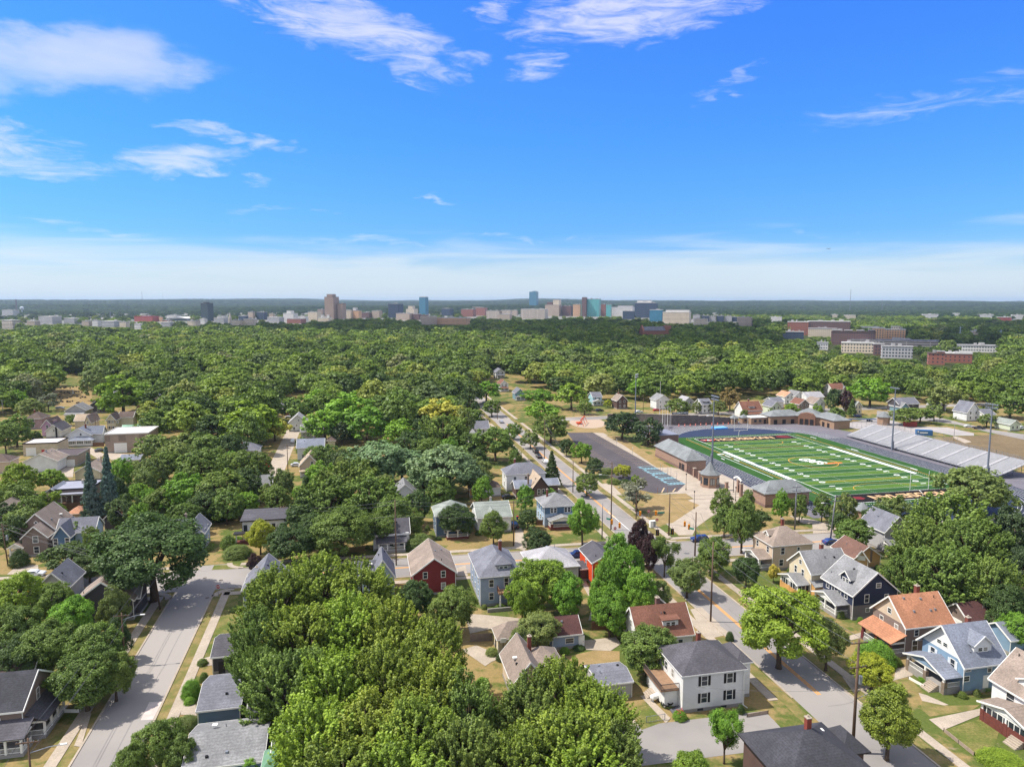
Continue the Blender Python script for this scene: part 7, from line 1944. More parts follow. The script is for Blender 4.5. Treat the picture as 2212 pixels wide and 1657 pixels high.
for (p_,w_,ang),lab in zip((((1290,1105),1.9,0.1),((836,1160),1.4,-.6),((1553,1243),1.2,-.6)),('large green street name sign hung over the upper street','green street name sign beside the far left corner pole','small green street name sign by the near right corner pole')):
 z = 5.6; q = at(*T(6,*p_),z); t = thing('street_name_sign',(q.x,q.y,z),ang,lab,'street sign','green street name signs')
 mb = MB(); mb.box(-w_ / 2,-.02,-.24,w_ / 2,.02,.24); mb.build('plate',GREENS,t)
 mb = MB()
 for s in (-1,1): mb.bar((s * w_ * .4,0,.24),(s * w_ * .4,0,1.6),.03)
 mb.build('hangers',BLACKM,t)
def round_sign(p,lab,z=2.2,r=.38,octo=False,post=True,word=None,turn=0.0,plate=REDP,bar=True):
 t = thing('stop_sign' if octo else 'road_sign',(p.x,p.y,0),turn,lab,'road sign')
 if post: mb = MB(); mb.bar((0,.04,0),(0,.04,z + r),.06); mb.build('post',METAL,t)
 mb = MB(); n_ = 8 if octo else 18
 pts = [(r * math.cos(2 * math.pi * (k + .5) / n_),r * math.sin(2 * math.pi * (k + .5) / n_)) for k in range(n_)]
 mb.quad(*[(x,-.02,z + y) for x,y in pts]); mb.quad(*[(x,0,z + y) for x,y in reversed(pts)])
 mb.build('plate',plate,t)
 mb = MB()
 for k in range(n_):
  a,b = pts[k],pts[(k + 1) % n_]; mb.bar((a[0],-.01,z + a[1]),(b[0],-.01,z + b[1]),.03)
 mb.build('border',TRIM,t)
 if word: me = text_mesh(word,r * .78,.012); me.materials.append(TRIM); o = put('lettering',me,t,(0,-.03,z)); o.rotation_euler = (math.pi / 2,0,0); o.scale = (.82,1.2,1)
 elif bar: mb = MB(); mb.box(-r * .62,-.035,z - r * .16,r * .62,-.022,z + r * .16); mb.build('white_bar',TRIM,t)
 return t
round_sign(at(*T(0,1888,185)),'red STOP sign on a tall post at the left street corner',2.45,.48,True,True,'STOP')
for (p_,z),lab in zip((((890,1300),5.4 - 3.4),((1252,1225),2.0),((1180,1160),2.4)),('red round sign with white bar, left of the corner signal','red round sign with white bar beside the white cabinet','red round sign with white bar on a yellow board by the lawn')):
 round_sign(at(*T(6,*p_)),lab,z,.42)
q = at(*T(6,1213,1232)); t = thing('signal_cabinet',(q.x,q.y,0),TH,'white traffic control cabinet on the verge by the crossing','cabinet')
mb = MB(); mb.box(-.8,-.5,.1,.8,.5,3.2 * .62); mb.build('box',TRIM,t); mb = MB(); mb.box(-.9,-.6,0,.9,.6,.098); mb.build('base',CONC,t); mb = MB(); mb.box(.1,-.53,.3,.75,-.505,1.85); mb.build('door',METAL,t)
# parking signs
for i,(x,yt,yb,kind) in enumerate(((1283,680,748,'w'),(1302,690,760,'w'),(1345,705,775,'w'),(1372,715,790,'w'),(1422,725,832,'w'),(903,452,536,'r'),(1040,530,610,'r'),(1257,888,940,'o'),(1342,888,938,'o'),(1425,882,930,'o'))):
 b_ = at(*T(6,x,yb)); h = min(3.2,height_at(b_,T(6,0,yt)[1]))
 lab = {'w': 'slim post with a small white sign along the lot pavement','r': 'post with a white round board beside the lot pavement','o': 'thin orange-brown post at the foot of the lot'}[kind]
 t = thing('sign_post',(b_.x,b_.y,0),TH + 1.3,lab,'sign',{'w': 'white signs along the lot pavement','r': 'round boards along the lot pavement','o': 'orange posts at the lot end'}[kind])
 mb = MB(); mb.bar((0,0,0),(0,0,h),.08); mb.build('post',METAL if kind != 'o' else mat('rust_post',srgb(170,110,70),.8),t)
 if kind == 'w': mb = MB(); mb.box(-.2,-.06,h - .6,.2,-.045,h); mb.build('plate',TRIM,t)
 if kind == 'r': mb = MB(); mb.tube([(0,-.06,h - .1),(0,-.1,h - .1)],.5,14); mb.build('plate',TRIM,t)
for i,(x,yt,yb) in enumerate(((1503,765,910),(1573,915,1072),(1931,880,1005))):
 b_ = at(*T(6,x,yb)); h = height_at(b_,T(6,0,yt)[1])
 t = thing('street_lamp',(b_.x,b_.y,0),0,('black lamp post left of the ticket kiosk','black lamp post at the corner of the dry lawn','black lamp post in front of the arched gate')[i],'street lamp','black plaza lamp posts')
 mb = MB(); mb.tube([(0,0,0),(0,0,.6),(0,0,.7),(0,0,h - .6)],[.2,.16,.08,.06],8); mb.build('post',BLACKM,t)
 mb = MB(); mb.tube([(0,0,h - .6),(0,0,h - .2),(0,0,h)],[.12,.26,.05],8); mb.build('lantern',BLACKM,t)
# ------------------------------------------------------------------ vehicles
CARM = {k: mat('car_' + k,srgb(*v),.25,spec=.6,ns=.5,amt=.1) for k,v in dict(white=(224,226,228),black=(26,27,32),navy=(34,50,100),red=(176,28,36),blue=(40,66,130),silver=(160,164,170),darkgrey=(70,72,78)).items()}
LIGHTR = mat('tail_light',srgb(150,20,24),.3); LIGHTW = mat('head_light',srgb(226,228,230),.2)
CARN = {}
def car_meshes(kind):
 if kind in CARN: return CARN[kind]
 # side profiles (x forwards, z up)
 if kind == 'suv': prof = [(-2.3,.35),(-2.35,1.0),(-2.2,1.15),(-1.95,1.62),(.55,1.66),(1.15,1.1),(2.2,.98),(2.35,.7),(2.33,.35)]; glass = ((-1.85,1.16),(-1.7,1.56),(.45,1.58),(.98,1.14))
 elif kind == 'pickup': prof = [(-2.7,.45),(-2.72,1.05),(-.75,1.08),(-.7,1.72),(.55,1.75),(1.15,1.15),(2.45,1.05),(2.65,.8),(2.6,.45)]; glass = ((-.6,1.2),(-.55,1.64),(.45,1.66),(.98,1.2))
 elif kind == 'van': prof = [(-2.6,.4),(-2.65,1.1),(-2.55,1.95),(1.2,2.0),(1.9,1.25),(2.6,1.05),(2.65,.4)]; glass = ((-2.0,1.3),(-2.0,1.8),(1.1,1.82),(1.6,1.3))
 else: prof = [(-2.2,.35),(-2.25,.9),(-1.7,1.0),(-1.15,1.42),(.35,1.44),(1.05,.98),(2.1,.84),(2.3,.6),(2.25,.35)]; glass = ((-1.5,1.0),(-1.05,1.36),(.3,1.38),(.85,1.0))
 hw = .92 if kind != 'van' else 1.0
 b = MB(); n = len(prof)
 def hwz(z): return hw if z < 1.05 else hw - (z - 1.05) * .30
 L_ = [(x,-hwz(z),z) for x,z in prof]; Rr = [(x,hwz(z),z) for x,z in prof]
 b.quad(*L_); b.quad(*reversed(Rr))
 for k in range(n): j = (k + 1) % n; b.quad(L_[j],L_[k],Rr[k],Rr[j])
 gl = MB()
 for s in (-1,1):
  p = [(x,s * (hwz(z) + .012),z) for x,z in glass]; gl.quad(*(p if s < 0 else p[::-1]))
 gx0,gx1 = glass[3],glass[2]
 gl.quad((gx0[0] + .16,-.72,gx0[1] + .02),(gx0[0] + .16,.72,gx0[1] + .02),(gx1[0] + .14,.66,gx1[1] - .02),(gx1[0] + .14,-.66,gx1[1] - .02))
 gx0,gx1 = glass[0],glass[1]
 gl.quad((gx0[0] - .18,.72,gx0[1] + .03),(gx0[0] - .18,-.72,gx0[1] + .03),(gx1[0] - .16,-.66,gx1[1] - .02),(gx1[0] - .16,.66,gx1[1] - .02))
 w = MB(); w.tube([(0,-.12,0),(0,.12,0)],.34,14)
 rm = MB(); rm.tube([(0,-.125,0),(0,.125,0)],.2,10)
 hl = MB(); hl.box(-.04,-.2,-.09,.03,.2,.09)
 CARN[kind] = (b.mesh('car_body',CARM['white']),gl.mesh('windows',GLASS),w.mesh('tyre',RUBBER),rm.mesh('rim',METAL),hl.mesh('light',LIGHTW),prof,hw)
 return CARN[kind]
def car(p,ang,col,label,kind='sedan',cat='car',group=None):
 b,gl,w,rm,hl,prof,hw = car_meshes(kind)
 t = thing({'sedan': 'parked_car','suv': 'parked_car','pickup': 'pickup_truck','van': 'van'}[kind],(p.x,p.y,0.03),ang,label,cat,group)
 o = put('body',b,t); o.material_slots[0].link = 'OBJECT'; o.material_slots[0].material = CARM[col]
 put('windows',gl,t)
 x0,x1 = prof[0][0],prof[-1][0]
 for x in (x0 + .85,x1 - .85):
  for s in (-1,1): wh = put('wheel',w,t,(x,s * (hw - .08),.34)); put('rim',rm,wh)
 for s in (-1,1):
  put('headlight',hl,t,(x1 + .02,s * (hw - .28),.66))
  o = put('taillight',hl,t,(x0 - .02,s * (hw - .22),.85)); o.material_slots[0].link = 'OBJECT'; o.material_slots[0].material = LIGHTR
 return t
A9,A101 = R(9.8),R(101.6)
for p_,ang,col,lab,kind in [
 (T(6,1618,1352),A9 + math.pi,'navy','dark blue car driving on the cross street beside the wooden corner pole','suv'),
 (T(6,565,1490),A9 + math.pi,'navy','dark blue pickup behind the pale grey hip roof','pickup'),
 (T(6,205,590),A101,'black','black car parked up the main street, farther of the dark two','suv'),(T(6,232,632),A101,'black','black car parked up the main street, nearer of the dark two','sedan'),
 (T(6,288,675),A101,'white','white car parked below the two dark ones on the main street','sedan'),(T(5,2180,985),A9,'black','black car by the yard of the tan-roofed bungalow','sedan'),
 (T(6,18,1235),A101,'black','black car in the driveway beside the white cross-gabled house','suv'),
 (T(4,985,1632),A9,'white','white car on the cross street under the old oak','suv'),(T(4,300,1652),A9,'white','white car half hidden by shrubs at the left of the cross street','sedan'),
 (T(4,780,1535),A9 + 1.3,'silver','silver car glimpsed through the oak foliage','suv'),
 (T(6,757,232),A9,'black','black car on the back street beside the light blue house','suv'),(T(6,1097,243),A9,'white','white car on the back street left of the flagpole','sedan'),(T(6,1250,228),A9,'red','red car in front of the white and grey house','sedan'),
 (T(5,352,705),A9,'white','white car at the taupe cottage corner','sedan'),(T(5,320,500),A101,'white','white car parked along the side street','suv'),(T(5,100,708),A101,'red','red car in the shade left of the side street','sedan'),(T(5,285,292),A9,'white','white car beside the steep white gable','sedan'),
 (T(7,1735,370),R(-10),'white','white car on the curved street behind the bleachers','sedan'),(T(7,1825,384),R(-12),'black','black pickup parked behind the white car on the curved street','pickup'),
 (T(7,2103,374),R(20),'red','dark red car in front of the pale green garage','sedan'),(T(7,2187,384),R(20),'white','white car at the right edge near the pale green garage','suv'),
 (T(7,770,283),R(-5),'navy','dark blue car behind the flatbed trailer','suv'),(T(4,820,488),A9,'red','red and white car parked between white sun porch and warehouse','sedan'),
 (T(4,872,470),A9,'black','black car left of the tan warehouse','suv'),(T(4,868,578),A9 + .5,'darkgrey','dark car on the grass before the warehouse','sedan'),(T(4,812,222),A9,'white','long white van left of the big bright tree','van'),
 (T(4,520,212),A9,'silver','silver car in the yard left of the wide-porch house','suv'),(T(4,1240,305),A9,'black','black car in the yard beside the brown house','sedan'),(T(6,2110 - 400,285),A9,'silver','grey car behind the block wall','sedan'),
 (T(4,1170,905),A9,'silver','silver car seen through the trees right of the spruces','sedan'),(T(4,860,880),A9,'white','white car behind the two spruces','sedan'),
 (T(5,2120,330),A101,'silver','silver car on the upper main street beside the pole','sedan'),(T(7,545,1376),A9,'blue','blue and red small car roof by the leaning steel pole','sedan')]:
 car(at(*p_),ang,col,lab,kind,{'pickup': 'pickup truck','van': 'van'}.get(kind,'car'),'cars and trucks')
def container(p,ang,m_,lab,L_=6,seams=14,logo=False):
 t = thing('shipping_container',(p.x,p.y,0),ang,lab,'container')
 mb = MB(); mb.box(-L_ / 2,-1.2,.12,L_ / 2,1.2,2.7)
 for k in range(seams):
  x = -L_ / 2 + (k + .5) * L_ / seams; mb.box(x - .08,-1.24,.3,x + .08,-1.2,2.5)
 mb.build('shell',m_,t)
 for s in (-1,1): mb = MB(); mb.box(L_ / 2 + .01,s * .6 - .56,.2,L_ / 2 + .06,s * .6 + .56,2.6); mb.build('door',m_,t)
 if logo: mb = MB(); mb.box(-L_ * .30,-1.26,1.25,L_ * .2,-1.245,1.75); mb.box(-L_ * .44,-1.26,1.6,-L_ * .36,-1.245,2.2); mb.build('white_lettering',TRIM,t)
container(at(*T(7,1345,438)),R(-14),mat('container_blue',srgb(62,110,160),.5),'blue shipping container with white lettering behind the bleachers',7,logo=True)
container(at(*T(7,1225,362)),R(-14),mat('container_red',srgb(140,58,50),.6),'dark red shipping container under the low trees',6)
# flatbed truck
p = at(*T(7,655,318)); t = thing('flatbed_truck',(p.x,p.y,0),R(-2),'white semi tractor with a long flat trailer in the lot behind the fieldhouse','truck')
mb = MB(); mb.box(-3,-1.2,.9,-.2,1.2,3.3); mb.box(-.2,-1.0,.9,1.6,1.0,2.2) if False else mb.box(-5.2,-1.0,.9,-3.02,1.0,2.1); mb.build('cab',CARM['white'],t)
mb = MB(); mb.box(1,-1.25,1.2,17,1.25,1.5); mb.build('flatbed',mat('trailer_blue',srgb(70,86,120),.6),t)
mb = MB(); mb.box(-.2,-.5,.8,4,.5,1.1); mb.build('frame',BLACKM,t)
for x in (-4.2,.6,1.8,13,14.2):
 for s in (-1,1): mb = MB(); mb.tube([(x,s * 1.0,.5),(x,s * 1.25,.5)],.5,12); mb.build('wheel',RUBBER,t)
# small things near the white corner house
p = at(*T(2,1235,1080)); t = thing('propane_tank',(p.x,p.y,0),TH + .3,'white horizontal tank by the side steps of the white corner house','tank')
mb = MB(); mb.tube([(-.9,0,.8),(-.7,0,.8),(.7,0,.8),(.9,0,.8)],[.1,.45,.45,.1],12); mb.build('tank',TRIM,t); mb = MB(); mb.box(-.6,-.3,0,-.5,.3,.42); mb.box(.5,-.3,0,.6,.3,.42); mb.build('feet',METAL,t)
p = at(*T(2,1340,1130)); t = thing('tyre_pile',(p.x,p.y,0),.4,'pile of dark tyres and scrap beside the cellar hatch','junk pile')
for k in range(5):
 mb = MB(); a = k * 1.3
 pts = [(.45 * math.cos(q) + .5 * math.cos(a),.45 * math.sin(q) + .4 * math.sin(a),.12 + .2 * k + .1 * math.sin(q)) for q in [2 * math.pi * j / 10 for j in range(11)]]
 mb.tube(pts,.11,6,cap=False); mb.build('tyre',RUBBER,t)
FLW = mat('flower_pink',srgb(206,50,90),.8)
p = at(*T(2,1200,1030)); t = thing('side_steps',(p.x,p.y,0),TH,'concrete side steps below the deck of the white corner house','steps')
for k in range(4): mb = MB(); mb.box(-1 + k * .3,-.9,0,1,.9,.2 * (k + 1) - .004 * k); mb.build('tread',CONC,t)
for p_,col,lab in (((T(6,48,1165)),REDP,'red-lidded bin beside the dark driveway'),((T(6,66,1185)),mat('bin_yellow',srgb(220,170,30),.6),'yellow-lidded bin beside the dark driveway')):
 q = at(*p_); t = thing('wheelie_bin',(q.x,q.y,0),TH,lab,'bin')
 mb = MB(); mb.box(-.3,-.35,.08,.3,.35,1.0); mb.build('body',mat('bin_blue',srgb(40,60,110),.6),t); mb = MB(); mb.box(-.33,-.38,1.0,.33,.38,1.08); mb.build('lid',col,t)
 for s in (-1,1): mb = MB(); mb.tube([(s * .26,.3,.1),(s * .32,.3,.1)],.1,8); mb.build('wheel',RUBBER,t)
q = at(*T(4,480,737)); t = thing('red_boat',(q.x,q.y,0),.1,'small red upturned tub lying on the garage forecourt','tub'); mb = MB(); mb.tube([(0,0,.1),(0,0,.5),(0,0,.65)],[1.5,1.4,.8],12); mb.build('hull',REDP,t); mb = MB(); mb.box(-1.2,-.1,.66,1.2,.1,.72); mb.build('keel',TRIM,t)
q = at(*T(0,835,1010)); t = thing('hydrant',(q.x,q.y,0),0,'red fire hydrant on the shaded verge of the left street','hydrant')
mb = MB(); mb.tube([(0,0,0),(0,0,.7),(0,0,.85)],[.16,.14,.05],8); mb.build('barrel',REDP,t); mb = MB(); mb.tube([(-.25,0,.5),(.25,0,.5)],.08,8); mb.build('nozzles',REDP,t)
# wooden fences and low walls
WF = mat('wood_fence',srgb(120,90,70),.9,ns=1.2); WF2 = mat('grey_wood_fence',srgb(128,116,108),.9,ns=1.2)
def wfence(ps,h,lab,m_=WF): return fence([Vector((*at(*p_).xy,0)) for p_ in ps],h,lab,m_=m_,solid=m_,nm='wooden_fence')
wfence([T(2,690,470),T(2,960,470)],1.8,'brown board fence in the shade behind the red-brown roofed house')
wfence([T(1,1850,570),T(1,2040,560)],1.6,'grey board fence between concrete yard and tan garage',WF2)
wfence([T(2,600,805),T(2,930,775)],.8,'low dark board edging between lawn and slate garage roof',mat('dark_board',srgb(70,60,58),.9))
wfence([T(4,590,530),T(4,900,535)],1.9,'long brown board fence between sun porch house and warehouse yard')
wfence([T(5,240,268),T(5,340,268)],1.8,'orange-brown board fence near the bright blue cottage')
wfence([T(6,205,1215),T(6,265,1215)],1.7,'reddish board fence left of the blue and white house',WF)
fence([Vector((*at(*T(2,1160,1270)).xy,0)),Vector((*at(*T(2,1320,1245)).xy,0))],1.1,'low wire fence in front of the white corner house',m_=METAL,dens=.5)
fence([Vector((*at(*T(0,520,1180)).xy,0)),Vector((*at(*T(0,690,1180)).xy,0)),Vector((*at(*T(0,850,960)).xy,0))],.6,'low white retaining wall beside the pavement, bottom left',solid=TRIM,nm='garden_wall')
fence([Vector((*at(*T(3,1215,890)).xy,0)),Vector((*at(*T(3,1350,965)).xy,0))],.5,'low white bed edging in front of the light blue house',solid=TRIM,nm='garden_wall')
fence([Vector((*at(*T(3,1520,1345)).xy,0)),Vector((*at(*T(3,1780,1555)).xy,0))],.6,'low tan block wall along the pavement by the brick sun porch house',solid=BLOCK,nm='garden_wall')
fence([Vector((*at(*T(2,2030,1220)).xy,0)),Vector((*at(*T(2,2212,1190)).xy,0))],.6,'low stacked stone edging right of the white corner house',solid=BLOCK,nm='garden_wall')
# a bird in the sky
bp = Vector((0,0,0)); u_ = (1790 - 1106) / FPX; v_ = (828.5 - 538) / FPX
bd = Vector((u_,math.cos(PIT) + v_ * math.sin(PIT),-math.sin(PIT) + v_ * math.cos(PIT))); bp = Vector((0,0,CAMH)) + bd * 190
mb = MB(); mb.tube([(-.35,0,0),(-.1,0,.03),(.2,0,.02),(.4,0,0)],[.02,.08,.07,.02],6)
t = thing('bird',bp,.6,'small dark bird gliding in the sky, right of centre','bird'); mb.build('body',BLACKM,t)
for s in (-1,1): mb = MB(); mb.slab([(-.1,s * .05,.04),(.14,s * .05,.04),(.06,s * .45,.16),(-.02,s * .75,.1)][::s],.015); mb.build('wing',BLACKM,t)
# ------------------------------------------------------------------ trees one can tell apart
def tl(cx,yt,w,kind,tint,h,label,group=None,**kw):
 if kind == 'conifer': w = w / .62
 return tpx(cx,yt,w,kind,tint,h,label,group,**kw)
G1 = 'tall maples of the clump filling the bottom centre'
L1 = 'tall yellow-green maple in the big clump that fills the bottom centre'
for cx,yt,w,h,tn in ((600,1228,170,15,'maple'),(690,1202,170,15,'maple'),(780,1218,160,14,'maple'),(560,1320,150,14,'mid'),(650,1300,180,15,'maple'),(760,1290,190,15,'lime'),(850,1300,180,15,'maple'),(930,1345,160,14,'maple'),
                     (620,1400,190,14,'mid'),(720,1400,210,15,'lime'),(830,1390,210,15,'maple'),(930,1430,190,14,'maple'),(1010,1465,150,13,'mid'),(680,1510,220,14,'lime'),(790,1500,220,14,'maple'),(900,1510,210,14,'maple'),(1000,1550,180,13,'mid'),
                     (740,1600,240,13,'maple'),(870,1600,240,13,'lime'),(560,1390,110,12,'mid')):
 tl(cx,yt,w,'spiky',tn,h,L1,G1)
G2 = 'maples of the clump at the bottom, right of the biggest one'; L2 = 'rounded olive-green maple in the clump left of the white corner house'
for cx,yt,w,h,tn in ((1210,1425,180,13,'maple'),(1290,1475,170,12,'maple'),(1140,1470,160,12,'mid'),(1230,1530,220,12,'maple'),(1330,1560,140,10,'mid'),(1120,1580,180,11,'maple'),(1270,1610,220,10,'lime')):
 tl(cx,yt,w,'spiky',tn,h,L2,G2)
